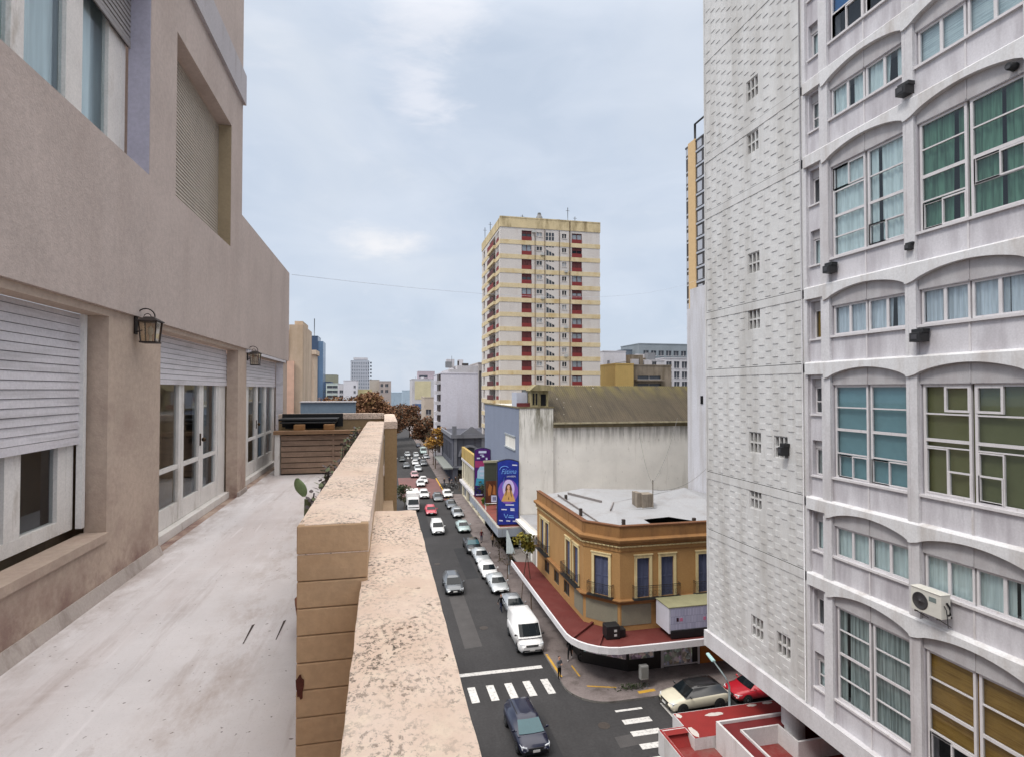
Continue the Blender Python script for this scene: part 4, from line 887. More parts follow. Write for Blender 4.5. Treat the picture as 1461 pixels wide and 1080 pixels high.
# ground floor shop
shop_pts = [(14.2, 53.5), (14.2, 39.7), (16.9, 37.7), (24.6, 37.7), (24.6, 38.25), (17, 38.25), (14.7, 40.4), (14.7, 53.5)]
m = MB(); m.prism(shop_pts, .13, 2.6); m.build('shopfront', plain('black_shopfront', (34, 32, 32), .5), ocb)
def poster(name, seed, cells, dark):
    t = NT(name); vo = t.n('ShaderNodeTexVoronoi'); vo.inputs['Scale'].default_value = 2.6; t.l(t.pos((1, 1, 1)), vo.inputs['Vector'])
    hs = t.n('ShaderNodeHueSaturation'); hs.inputs['Saturation'].default_value = .3; hs.inputs['Value'].default_value = 1.3; t.l(vo.outputs['Color'], hs.inputs['Color'])
    c = t.mix(t.ramp(t.noise(3.1, detail=4), [(.4, BW[0]), (.55, (.6,)*3)]), hs.outputs[0], col(dark))
    return t.set(c, .25)
PST = poster('window_display_goods', 1, 4, (58, 62, 58)); PST2 = poster('toy_display', 2, 4, (70, 54, 48))
FS2 = FR((14.2, 39.7, 0), (2.7, -2.0, 0), (-2.0, -2.7, 0)); FS3 = FR((16.9, 37.7, 0), (1, 0, 0), (0, -1, 0))
m = MB(); m.fb(FS2, .15, 3.25, .01, .03, .95, 2.35); m.fb(FS3, .1, 2.0, .01, .03, .95, 2.35); m.build('display_window', PST, ocb)
m = MB(); m.fb(FS3, 2.75, 5.0, .01, .03, .3, 2.5); m.build('display_window', PST2, ocb)
m = MB(); m.fb(FS3, 2.55, 2.75, .0, .06, .13, 2.6); m.fb(FS3, 5.45, 5.6, .0, .06, .13, 2.6)
for u in (3.45, 4.15, 4.85): m.fb(FS3, u, u+.05, .031, .06, .3, 2.5)
m.fb(FS3, 2.76, 5.44, .032, .07, .2, .29); m.build('shop_frame', FRM, ocb)
m = MB(); m.fb(FS3, 5.65, 7.6, .01, .05, .13, 2.6); m.build('door_panel', mat('orange_brown_shop_door', (170, 106, 44), .7, .12, 1.5), ocb)
# recessed grey panels over the canopy
m = MB(); m.fb(FO1, 11.4-.3, L1-.1, .004, .03, 3.1, 4.55); m.fb(FO3, .1, 2.4, .004, .03, 3.1, 4.55); m.fb(FO2, .2, LC-.2, .004, .02, 3.1, 4.55); m.build('blank_panel', GPAN, ocb)
# canopy sweeping round the corner
CANR = mat('red_canopy_roof', (98, 44, 40), .85, .1, .8, .2, 20, stain=(104, 56, 52), slo=.45, shi=.72, sscale=1.0, svec=(1, 1, 1), samt=.7)
outer = [(12.5, 55.5)]+[(12.5, 40.2)]+[(15.6-3.1*math.cos(R(a)), 38.3-3.1*math.sin(R(a))) for a in (5, 18, 31, 44, 57, 70, 83)]+[(18, 35.2), (31, 35.25)]
outer[1] = (12.5, 39.5)
inner = [(14.66, 55.5), (14.66, 40.55)]+[(14.66+(16.6-14.66)*t, 40.55+(38.3-40.55)*t) for t in (.1, .25, .4, .5, .6, .75, .9)]+[(16.7, 38.29), (31, 38.29)]
m = MB()
m.loft([[(p[0], p[1], 2.72) for p in inner], [(p[0], p[1], 2.92) for p in outer]], 0, False, False, False)
m.build('canopy_roof', CANR, ocb)
m = MB(); m.loft([[(p[0], p[1], 2.60) for p in inner], [(p[0], p[1], 2.60) for p in outer]], 0, False, False, False); m.build('canopy_soffit', plain('canopy_underside', (120, 116, 112), .9), ocb)
def offs(pl_, d):
    r = []
    for i, p in enumerate(pl_):
        a = Vector(pl_[max(i-1, 0)]); b = Vector(pl_[min(i+1, len(pl_)-1)]); t = (b-a).normalized(); r.append((p[0]+t.y*d, p[1]-t.x*d))
    return r
o1 = offs(outer, .07)
fas = MB(); fas.loft([[(p[0], p[1], z) for p in q] for q, z in ((outer, 2.62), (o1, 2.62), (o1, 3.06), (outer, 3.10), (outer, 2.9))], 0, False, False, False)
fas.build('canopy_fascia', mat('white_fascia', (214, 212, 214), .6, .04, 1.0, stain=(140, 130, 128), slo=.58, shi=.78, sscale=2), ocb)
m = MB()
for j in (3, 6): 
    a, b = Vector((inner[j][0], inner[j][1], 2.75)), Vector((outer[j][0], outer[j][1], 2.94)); t = (b-a).cross(Vector((0, 0, 1))).normalized()*.09
    m.hexa([a-t, a+t, b+t, b-t], [a-t+Vector((0, 0, .14)), a+t+Vector((0, 0, .14)), b+t+Vector((0, 0, .14)), b-t+Vector((0, 0, .14))])
m.build('canopy_rib', CANR, ocb)
unit = empty('rooftop_unit', (15.2, 37.6, 2.8), 'black ventilation unit standing on the red canopy at the corner', 'ventilation unit')
m = MB(); m.box(15.0, 36.9, 2.86, 16.0, 37.7, 3.75); m.box(15.95, 37.1, 2.86, 16.5, 37.7, 3.4); bevel(m.build('casing', BLACK, unit), .03)
m = MB(); m.box(15.55, 36.88, 3.35, 15.75, 36.899, 3.5); m.box(15.55, 36.88, 3.05, 15.75, 36.899, 3.2); m.build('vent', plain('light_vent', (190, 190, 190), .5), unit)
# blank tiled sign box over the canopy
SG = NT('lilac_tiled_sign'); br = SG.n('ShaderNodeTexBrick'); br.inputs['Scale'].default_value = 1.0; br.inputs['Brick Width'].default_value = .12; br.inputs['Row Height'].default_value = .5; br.inputs['Mortar Size'].default_value = .008
br.inputs['Color1'].default_value = col((176, 176, 198)); br.inputs['Color2'].default_value = col((158, 160, 184)); br.inputs['Mortar'].default_value = col((110, 112, 130))
mp = SG.n('ShaderNodeMapping'); mp.inputs['Rotation'].default_value = (PI/2, 0, 0); tcs = SG.n('ShaderNodeTexCoord'); SG.l(tcs.outputs['Object'], mp.inputs[0]); SG.l(mp.outputs[0], br.inputs['Vector'])
SIGN = SG.set(br.outputs['Color'], .6)
sg = empty('sign_box', (22, 36.6, 2.9), 'long lilac tiled sign box with a few red marks above the canopy', 'sign')
m = MB(); m.box(19.2, 36.0, 3.25, 31, 37.9, 5.0); m.build('sign_frame', plain('pale_sign_sides', (196, 196, 206), .7), sg)
m = MB(); m.box(19.3, 35.97, 3.5, 31, 35.998, 4.98); m.build('sign_face', SIGN, sg)
m = MB(); m.box(19.15, 35.95, 5.003, 31, 37.95, 5.06); m.build('sign_top', mat('mossy_sign_top', (140, 138, 108), .9, .1, 1), sg)
m = MB(); m.box(19.3, 35.9, 2.95, 31, 36.0, 3.45); m.build('sign_base', BLACK, sg)
m = MB()
for x, z in ((19.75, 4.05), (22.6, 4.55), (22.15, 3.95)): m.box(x, 35.955, z, x+.16, 35.969, z+.26)
m.build('dark_mark', plain('dark_maroon', (48, 14, 34), .6), sg)
m = MB()
for x, z, w in ((20.0, 4.05, .22), (22.32, 3.98, .16), (21.8, 4.0, .2), (22.78, 4.4, .12), (22.45, 3.98, .12)): m.box(x, 35.957, z, x+w, 35.969, z+.22)
m.build('red_mark', plain('faded_pink_red', (190, 110, 140), .6), sg)
# ================================================================== THEATRE WITH BILLBOARDS
GB = mat('grey_blue_render', (128, 136, 154), .85, .04, .5, stain=(112, 118, 134), slo=.5, shi=.8, sscale=.6, samt=.5)
def stained(name, base, streak, moss):
    t = NT(name)
    c = t.mix(t.ramp(t.noise(.35, detail=5), [(.3, BW[0]), (.7, BW[1])]), col(base, .9), col(base, 1.08))
    c = t.mix(t.ramp(t.noise(.9, (1.6, 1.6, .10), 7, .68), [(.58, BW[0]), (.76, (.4,)*3)]), c, col(streak))
    c = t.mix(t.ramp(t.noise(2.4, (1, 1, .4), 7, .7), [(.60, BW[0]), (.72, (.6,)*3)]), c, col((140, 134, 124)))
    if not t.geo: t.pos()
    sp = t.n('ShaderNodeSeparateXYZ'); t.l(t.geo.outputs['Object'], sp.inputs[0])
    mr = t.n('ShaderNodeMapRange'); mr.inputs['From Min'].default_value = moss[0]; mr.inputs['From Max'].default_value = moss[1]; t.l(sp.outputs['Z'], mr.inputs['Value'])
    f = t.mix(1.0, mr.outputs[0], t.ramp(t.noise(.8, (2.2, 2.2, .25), 6, .7), [(.42, BW[0]), (.60, (.85,)*3)]), 'MULTIPLY')
    c = t.mix(f, c, col((92, 88, 66)))
    t.bump(t.noise(6, detail=6), .3, .03)
    return t.set(c, .92, Specular_IOR_Level=.2)
STW = stained('stained_white_party_wall', (224, 221, 214), (132, 118, 98), (13.4, 16.6))
th = empty('theatre_building', (22, 70, 0), 'grey blue fronted theatre with stained white side wall and brown corrugated roof', 'building')
TY0, TY1 = 61.3, 83.2
m = MB()
FT = FR((14.65, TY1, 0), (0, -1, 0), (-1, 0, 0))
m.wall(FT, 0, TY1-TY0, 4.0, 18.0, [(14.6, 20.0, 13.2, 14.6)], .5, 0, 0, 1)
m.build('street_front', [GB, DARK], th)
w = MB()
for k in range(6): w.fb(FT, 14.75+k*.9, 14.98+k*.9, -.35, -.1, 13.2, 14.6)
w.fb(FT, 14.45, 20.15, .0, .12, 14.6, 14.75); w.fb(FT, 14.45, 20.15, .0, .12, 13.05, 13.2); w.build('vent_louvre', plain('grey_louvre', (150, 156, 160), .7), th)
m = MB(); m.box(14.66, TY0, 0, 18.6, TY1-.02, 17.95); m.box(18.6, TY0+.25, 0, 60, TY1, 16.2); m.build('side_wall', STW, th)
m = MB(); m.box(14.55, TY0-.06, 17.95, 18.7, TY0+.3, 18.12); m.box(14.55, TY0+.3, 17.95, 14.9, TY1, 18.1); m.box(18.6, TY0-.05, 15.75, 60, TY0+.45, 16.25); m.build('wall_coping', mat('mossy_coping', (118, 108, 84), .95, .2, 1.0, stain=(80, 72, 52), slo=.45, shi=.7, sscale=1.5), th)
# corrugated roof
rt = NT('corrugated_brown_roof'); 
c = rt.mix(rt.ramp(rt.noise(.25, (1, 1, 1), 5), [(.3, BW[0]), (.7, BW[1])]), col((72, 66, 56)), col((88, 80, 67)))
c = rt.mix(rt.ramp(rt.noise(.8, (2.5, .3, .3), 6, .65), [(.45, BW[0]), (.7, (.7,)*3)]), c, col((56, 52, 48)))
sp = rt.n('ShaderNodeSeparateXYZ'); rt.l(rt.geo.outputs['Object'], sp.inputs[0]); mr = rt.n('ShaderNodeMapRange'); mr.inputs['From Min'].default_value = 18.6; mr.inputs['From Max'].default_value = 20.6; rt.l(sp.outputs['Z'], mr.inputs['Value'])
c = rt.mix(rt.mix(1.0, mr.outputs[0], rt.ramp(rt.noise(.6, (2, .6, .6), 5), [(.35, BW[0]), (.6, (.8,)*3)]), 'MULTIPLY'), c, col((108, 100, 62)))
c = rt.mix(rt.ramp(rt.noise(1.6, detail=2), [(.735, BW[0]), (.75, (.9,)*3)]), c, col((205, 200, 190)))
CORR = rt.set(c, .85, Specular_IOR_Level=.2)
rf = MB(); n = 150; a, b = [], []; cc, dd = [], []
for i in range(n*2+1):
    x = 18.6+(60-18.6)*i/(n*2); h = .06 if i % 2 else 0
    a.append((x, TY0-.1, 16.25+h)); b.append((x, TY0+6.8, 20.45+h)); cc.append((x, TY0+13.8, 16.3+h))
rf.loft([a, b, cc], 0, False, False, False); rf.build('corrugated_roof', CORR, th)
m = MB(); m.box(18.6, TY0-.28, 16.15, 60, TY0-.1, 16.32); m.build('gutter', mat('pale_mossy_gutter', (168, 160, 134), .8, .15, 2, stain=(104, 92, 60), slo=.45, shi=.7, sscale=2), th)
m = MB(); m.q([(18.6, TY0, 16.2), (18.6, TY0+6.8, 20.4), (18.6, TY0+13.8, 16.2)]); m.build('gable', STW, th)
m = MB(); m.box(16.4, 62.6, 18.0, 17.2, 64.5, 19.9); m.box(17.25, 62.9, 18.0, 18.5, 64.5, 20.0); m.hexa([(16.2, 62.4, 19.9), (18.6, 62.4, 19.9), (18.6, 64.7, 19.9), (16.2, 64.7, 19.9)], [(17.0, 62.4, 20.6), (18.6, 62.4, 20.5), (18.6, 64.7, 20.5), (17.0, 64.7, 20.6)])
m.build('roof_hut', mat('mossy_hut_wall', (150, 140, 108), .95, .2, .8, stain=(92, 84, 56), slo=.42, shi=.65, sscale=1.2), th)
m = MB(); m.box(16.55, 62.55, 18.3, 16.75, 62.59, 19.6); m.box(16.9, 62.55, 18.3, 17.1, 62.59, 19.6); m.box(17.6, 62.85, 18.2, 18.2, 62.89, 19.5); m.build('hut_opening', DARK, th)
m = MB(); m.box(15.0, 64.0, 18.0, 16.3, 66.5, 19.7); m.build('water_tank', plain('pale_grey_tank', (176, 180, 192), .6), th)
m = MB(); m.box(14.9, 63.2, 18.0, 16.4, 63.6, 18.5); m.build('roof_kerb', mat('maroon_membrane', (96, 44, 46), .85), th)
m = MB(); m.box(12.0, 59.9, 4.25, 14.65, 80.0, 5.1); m.build('canopy', mat('weathered_grey_canopy', (146, 152, 162), .8, .08, .6, stain=(112, 112, 110), slo=.5, shi=.72, sscale=1.5), th)
m = MB(); m.box(12.0, 59.9, 5.1, 12.25, 80.0, 5.24); m.box(12.25, 59.9, 5.1, 14.65, 60.15, 5.24); m.build('canopy_kerb', mat('pale_canopy_edge', (172, 168, 160), .85, .1, 1, stain=(120, 110, 100), sscale=2), th)
m = MB(); m.q([(12.25, 60.15, 5.105), (14.65, 60.15, 5.105), (14.65, 80, 5.105), (12.25, 80, 5.105)]); m.build('canopy_roof', mat('worn_red_canopy', (140, 78, 68), .9, .12, .6, stain=(106, 76, 70), slo=.45, shi=.7, sscale=1.4), th)
m = MB(); m.tube([(13.3, 60.3, .1), (13.3, 60.3, 4.25)], .09, 8); m.build('canopy_post', STEEL, th)
m = MB(); m.box(14.66, 61.4, 0, 15.2, 83, 4.2); m.build('dark_entrance', plain('dark_glass_entrance', (40, 40, 42), .3), th)
# billboards
def board(px, y, zb, w, h, face, cat, label, ang, arch=.28, th_=.55):
    p = atY(px, y); rt = empty('billboard', (p.x, y, zb), label, 'billboard', None, ang)
    pts = [(-w/2, 0)]+[(w/2, 0)]+[(w/2-w*t/10, h-arch+arch*math.sin(PI*t/10)) for t in range(11)]
    m = MB(); i = len(m.v); n = len(pts)
    m.q([(x, 0, z) for x, z in pts]); m.q([(x, th_, z) for x, z in pts])
    for k in range(n): a, b = pts[k], pts[(k+1) % n]; m.q([(a[0], 0, a[1]), (b[0], 0, b[1]), (b[0], th_, b[1]), (a[0], th_, a[1])])
    m.build('case', plain('dark_navy_case', (24, 26, 48), .5), rt, local=True)
    m = MB(); pin = [(x*.95, .03+z*.985) for x, z in pts]; m.q([(x, -.012, z) for x, z in pin]); m.build('poster', face, rt, local=True)
    return rt
def flat(rt, name, polys, mt, off=-.02):
    m = MB()
    for pl_ in polys: m.q([(x, off, z) for x, z in pl_])
    return m.build(name, mt, rt, local=True)
def ell(cx, cz, rx, rz, n=18, a0=0, a1=360): return [(cx+rx*math.cos(R(a0+(a1-a0)*i/n)), cz+rz*math.sin(R(a0+(a1-a0)*i/n))) for i in range(n)]
def lettering(rt, s, x, z, size, mt, shear=.3, name='lettering', off=-.026, sx=1.0):
    cu = bpy.data.curves.new('t', 'FONT'); cu.body = s; cu.size = size; cu.shear = shear; cu.extrude = .003; cu.align_x = 'CENTER'
    to = bpy.data.objects.new('t', cu); C.objects.link(to); dg = bpy.context.evaluated_depsgraph_get(); me = bpy.data.meshes.new_from_object(to.evaluated_get(dg)); bpy.data.objects.remove(to)
    me.transform(Matrix.Translation((x, off, z)) @ Matrix.Rotation(PI/2, 4, 'X') @ Matrix.Diagonal((sx, 1, 1, 1))); me.materials.clear(); me.materials.append(mt); me.name = name
    o = bpy.data.objects.new(name, me); C.objects.link(o); o.parent = rt; return o
def postermat(name, lo, hi, scale=.5):
    t = NT(name); c = t.ramp(t.noise(scale, (1, 1, .6), 4), [(.35, col(lo)), (.65, col(hi))]); return t.set(c, .45)
PB = postermat('deep_blue_poster', (18, 28, 120), (34, 62, 168)); WP = plain('poster_pale_print', (206, 212, 232), .5); LB = plain('poster_light_blue_print', (110, 160, 226), .5)
PUR = plain('poster_violet', (122, 84, 178), .5); LIGHTV = plain('poster_pale_violet', (206, 190, 232), .5); SKIN = plain('poster_skin', (222, 172, 142), .5); HAIR = plain('poster_brown_hair', (84, 48, 30), .5); GOLD = plain('poster_gold_dress', (206, 160, 96), .5)
b1 = board(725, 61.2, 5.24, 2.42, 7.15, PB, 'billboard', 'tall deep blue show billboard with script title and woman in gold on the theatre canopy', R(-4))
flat(b1, 'violet_glow', [ell(0, 3.6, 1.12, 1.35)], PUR, -.018); flat(b1, 'pale_glow', [ell(.05, 3.9, .66, 1.02)], LIGHTV, -.021)
flat(b1, 'hair', [ell(.05, 3.75, .38, .75)], HAIR, -.024)
flat(b1, 'dress', [[(-.75, 2.55), (.8, 2.5), (.62, 3.1), (.35, 3.75), (.02, 3.9), (-.3, 3.65), (-.58, 3.05)]], GOLD, -.027)
flat(b1, 'face', [ell(.05, 4.08, .17, .25), [(-.06, 3.55), (.18, 3.55), (.12, 3.9), (-.02, 3.9)]], SKIN, -.030)
flat(b1, 'hair_lock', [[(-.22, 4.2), (-.12, 4.15), (-.2, 3.3), (-.3, 3.1)], [(.24, 4.2), (.16, 4.1), (.3, 3.2), (.42, 2.9)], [(-.02, 2.75), (.12, 2.75), (.08, 3.1)]], HAIR, -.033)
lettering(b1, 'F\u00e1tima', .05, 5.55, .78, LB, .35, 'title_lettering', sx=.82); lettering(b1, 'UNIVERSAL', .35, 5.18, .24, WP, .1, 'subtitle_lettering', sx=.85)
sw = MB(); sw.tube([(-.95+.55*(1-math.cos(t)), -.03, 5.9+.5*math.sin(t)) for t in [.2+2.2*i/12 for i in range(13)]], .03, 4); sw.tube([(-.62, -.03, 4.0), (-.5, -.03, 4.6), (-.42, -.03, 5.2)], .03, 4); sw.build('swirl_print', LB, b1, local=True)
flat(b1, 'print_line', [[(x, z), (x+w_, z-.04), (x+w_, z+.09), (x, z+.13)] for x, z, w_ in ((.45, 6.45, .55), (-.3, 2.1, .95), (-.75, 1.62, .6), (.25, 1.5, .45), (.25, 1.66, .45), (-1.0, .42, .4), (-.2, .36, .42), (.52, .3, .5))], WP, -.03)
flat(b1, 'script_mark', [[(-.5, 1.2), (-.42, 1.2), (-.2, .72), (-.28, .72)], [(-.28, .72), (-.2, .72), (.0, 1.15), (-.08, 1.15)], [(.0, .75), (.65, .68), (.65, .8), (.0, .87)], [(.1, .95), (.6, .9), (.6, .98), (.1, 1.03)]], LB, -.03)
PP = postermat('violet_poster', (60, 24, 96), (96, 34, 120)); MAG = plain('poster_magenta', (168, 60, 110), .5); TEA = plain('poster_teal', (70, 160, 190), .5); ICE = plain('poster_ice_blue', (170, 206, 226), .5); NAVY = plain('poster_navy', (30, 30, 96), .5)
b2 = board(688.5, 78.4, 5.24, 2.25, 6.7, PP, 'billboard', 'tall violet to teal billboard behind the blue one on the theatre canopy', R(-4))
flat(b2, 'magenta_band', [[(-1.03, 4.0), (1.03, 3.9), (1.03, 4.8), (-1.03, 4.9)]], MAG, -.018)
flat(b2, 'figure_mass', [[(-.75, 2.4), (.8, 2.3), (.75, 3.6), (.3, 4.1), (-.35, 4.1), (-.7, 3.5)]], ICE, -.021); flat(b2, 'teal_mass', [[(-1.0, 1.5), (.6, 1.3), (.75, 2.3), (-.85, 2.5)], [(.45, 2.9), (.9, 2.8), (.85, 3.6), (.5, 3.6)]], TEA, -.024)
flat(b2, 'navy_band', [[(-1.03, .35), (1.03, .3), (1.03, 1.2), (-1.03, 1.3)]], NAVY, -.021)
flat(b2, 'print_line', [[(x, z), (x+w_, z), (x+w_, z+h_), (x, z+h_)] for x, z, w_, h_ in ((-.55, 5.95, 1.1, .32), (-.8, 5.15, .45, .2), (-.1, 5.4, .35, .2), (.45, 5.0, .25, .3), (-.35, 5.65, .5, .12), (-.9, .12, .9, .16), (-.4, 3.3, .6, .3), (-.35, 2.75, .5, .25))], WP, -.03)
b3 = board(701.5, 69.5, 6.0, 1.55, 2.75, postermat('brown_poster', (70, 34, 24), (112, 66, 36), 1.2), 'billboard', 'small brown billboard on a low frame between the blue and violet ones', R(-4), .02, .12)
flat(b3, 'white_panel', [[(-.05, .12), (.66, .1), (.66, .92), (-.05, .95)]], WP, -.02); flat(b3, 'dark_print', [[(.15, .3), (.25, .3), (.25, .75), (.15, .75)], [(.35, .3), (.5, .3), (.5, .75), (.35, .75)]], NAVY, -.024); flat(b3, 'warm_figure', [[(-.4, .9), (-.1, 1.0), (.05, 2.0), (-.25, 2.4), (-.5, 1.7)], [(.1, 1.1), (.5, 1.0), (.45, 2.0), (.25, 2.3)]], plain('poster_amber', (176, 112, 58), .5), -.021)
m = MB()
for x in (-.7, .7): m.tube([(x, .05, -.86), (x, .05, 0)], .04, 5); m.tube([(x, .05, 0), (x, .9, -.86)], .03, 4)
m.tube([(-.75, 0, -.06), (.75, 0, -.06)], .06, 4); m.build('support_frame', WHITEP, b3, local=True)
bk = empty('billboard', (13.5, 72.5, 5.24), 'back of an older grey green board standing between the tall billboards', 'billboard')
m = MB(); m.box(12.7, 72.4, 6.2, 14.5, 72.6, 10.6); m.build('case', plain('dull_green_board', (72, 74, 62), .8), bk); m = MB(); m.box(12.6, 72.3, 10.6, 14.6, 72.75, 10.85); m.build('cap', mat('pale_board_cap', (172, 166, 138), .8), bk); m = MB(); m.tube([(12.8, 72.5, 5.1), (12.8, 72.5, 6.2)], .06, 5); m.tube([(14.4, 72.5, 5.1), (14.4, 72.5, 6.2)], .06, 5); m.build('leg', STEEL, bk)
# low white building between theatre and ochre corner
lw = empty('low_building', (18, 57, 0), 'low stained white building squeezed between the ochre corner building and the theatre', 'building')
m = MB(); FLW = FR((14.7, 61.2, 0), (0, -1, 0), (-1, 0, 0)); m.wall(FLW, 0, 7.4, 0, 6.2, [(1.0, 2.6, 2.2, 5.2), (3.2, 4.8, 2.2, 5.2), (5.4, 6.8, 2.2, 5.2)], .25, 0, 0, 1); m.q([(14.7, 53.8, 6.2), (30, 53.8, 6.0), (30, 61.2, 6.0), (14.7, 61.2, 6.2)], 2); m.build('wall', [STW, plain('grey_shut_opening', (150, 148, 146), .8), ROOFW], lw)
m = MB(); m.fb(FLW, -.0, 7.4, .0, .5, 5.6, 5.85); m.fb(FLW, 0, 7.4, .0, .3, 1.9, 2.1); m.build('ledge', STW, lw)
m = MB(); m.box(13.2, 55.6, 2.55, 14.6, 61, 2.75); m.build('canopy_roof', mat('grey_dirty_slab', (120, 114, 110), .9, .12, .8), lw)
m = MB(); m.hexa([(12.6, 58.4, 2.9), (13.5, 58.3, 2.9), (13.5, 58.35, 2.9), (12.6, 58.45, 2.9)], [(12.6, 58.4, 5.3), (12.75, 58.38, 5.3), (12.75, 58.42, 5.3), (12.6, 58.45, 5.3)]); tag(m.build('banner', plain('white_teal_banner', (196, 208, 210), .6)), 'small pointed white banner at the pavement below the theatre canopy end', 'banner')
# ================================================================== MID DISTANCE
def tower_windows(m, fr, cols_, rows_, mi, depth=.02): 
    for (a, b) in cols_:
        for (c, d) in rows_: m.fb(fr, a, b, -.3, depth, c, d, mi)
def simple_block(name, label, x0, y0, x1, y1, h, wallm, front=None, side=None, winm=None, cat='building', rows=None, roofm=None, frame=None, group=None):
    """box building with window openings on its -Y front and its -X street side, a parapet and roof boxes"""
    rt = empty(name, ((x0+x1)/2, (y0+y1)/2, 0), label, cat, group)
    FF = FR((x0, y0, 0), (1, 0, 0), (0, -1, 0)); FS = FR((x0, y1, 0), (0, -1, 0), (-1, 0, 0)); FE = FR((x1, y0, 0), (0, 1, 0), (1, 0, 0))
    m = MB(); hf = [(a, b, c, d) for a, b in (front or []) for c, d in (rows or [])]; hs = [(a, b, c, d) for a, b in (side or []) for c, d in (rows or [])]
    m.wall(FF, 0, x1-x0, 0, h, hf, .3, 0, 0, 1); m.wall(FS, 0, y1-y0, 0, h, hs, .3, 0, 0, 1); m.wall(FE, 0, y1-y0, 0, h, []); m.wall(FR((x1, y1, 0), (-1, 0, 0), (0, 1, 0)), 0, x1-x0, 0, h, [])
    m.q([(x0, y0, h-.5), (x1, y0, h-.5), (x1, y1, h-.5), (x0, y1, h-.5)])
    m.build('wall', [wallm, winm or GLASSD], rt)
    m = MB()
    for (fr, hh) in ((FF, hf), (FS, hs)):
        for a, b, c, d in hh: m.fb(fr, (a+b)/2-.04, (a+b)/2+.04, -.2, -.12, c, d); m.fb(fr, a-.08, b+.08, -.02, .1, c-.12, c)
    if m.v: m.build('window_frame', frame or FRM, rt)
    m = MB(); m.box(x0-.1, y0-.1, h, x1+.1, y0+.2, h+.25); m.box(x0-.1, y0+.2, h, x0+.2, y1+.1, h+.25); m.box(x1-.2, y0+.2, h, x1+.1, y1+.1, h+.25); m.build('roof_parapet', roofm or wallm, rt)
    return rt, FF, FS
# the tall yellow banded tower
TW = mat('tower_white_render', (206, 200, 196), .85, .04, .3, stain=(182, 172, 166), slo=.5, shi=.78, sscale=.4)
TYL = mat('tower_yellow_bands', (212, 195, 160), .85, .06, .3, stain=(176, 146, 90), slo=.5, shi=.75, sscale=.5, svec=(1, 1, .5))
TTOP = mat('tower_sooty_top_band', (208, 190, 152), .9, .08, .4, stain=(120, 104, 74), slo=.46, shi=.68, sscale=.6, svec=(1, 1, .35), samt=.8)
TRED = plain('tower_red_panel', (122, 42, 42), .8); TBRN = plain('tower_brown_shutter', (84, 40, 42), .8); TGR = plain('tower_grey_blind', (140, 148, 152), .6)
tw = empty('apartment_tower', (32, 118, 0), 'tall white apartment tower with yellow floor bands and dark red window panels', 'tower')
X0, X1, Y0, Y1, TT = 22.0, 42.6, 107.8, 128.8, 53.6
TF = FR((X0, Y0, 0), (1, 0, 0), (0, -1, 0)); TS = FR((X0, Y1, 0), (0, -1, 0), (-1, 0, 0)); LS = Y1-Y0
fl = [49.3-2.84*k for k in range(18)]          # tops of the yellow bands (= floor levels)
ColA, ColB, ColC, ColD, ColE = (4.3, 6.3), (7.35, 8.45), (9.2, 10.95), (12.6, 13.5), (14.65, 16.75)
hf = []; hs = []
for z in fl:
    if z < 1: continue
    hf += [(*ColA, z+.02, z+1.95), (*ColE, z+.02, z+1.95), (*ColB, z+.95, z+1.75), (*ColD, z+.85, z+1.75)]
    hs += [(17.3, 19.6, z+.05, z+1.95), (9.6, 16.2, z-.1, z+1.95), (2.0, 4.0, z+.2, z+1.9)]
m = MB(); m.wall(TF, 0, X1-X0, 0, TT, hf, .5, 0, 0, 1); m.wall(TS, 0, LS, 0, TT, hs, 1.2, 0, 0, 1); m.wall(FR((X1, Y0, 0), (0, 1, 0), (1, 0, 0)), 0, LS, 0, TT, []); m.wall(FR((X1, Y1, 0), (-1, 0, 0), (0, 1, 0)), 0, X1-X0, 0, TT, []); m.q([(X0, Y0, TT-.1), (X1, Y0, TT-.1), (X1, Y1, TT-.1), (X0, Y1, TT-.1)])
m.build('wall', [TW, DARK], tw)
m = MB()
for z in fl:
    if z < 1: continue
    m.fb(TF, -.06, X1-X0+.06, .002, .06, z-.85, z); m.fb(TS, 0, 9.3, .002, .06, z-.85, z); m.fb(TS, 9.3, 16.5, .002, .5, z-.75, z-.12); m.fb(TS, 16.5, LS, .002, .06, z-.85, z)
m.build('floor_band', TYL, tw)
m = MB(); m.fb(TF, -.1, X1-X0+.1, -.3, .1, 51.75, TT); m.fb(TS, 0, LS-.31, .0, .1, 51.75, TT); m.fb(TF, -.1, X1-X0+.1, -.25, .14, TT, TT+.22); m.build('top_band', TTOP, tw)
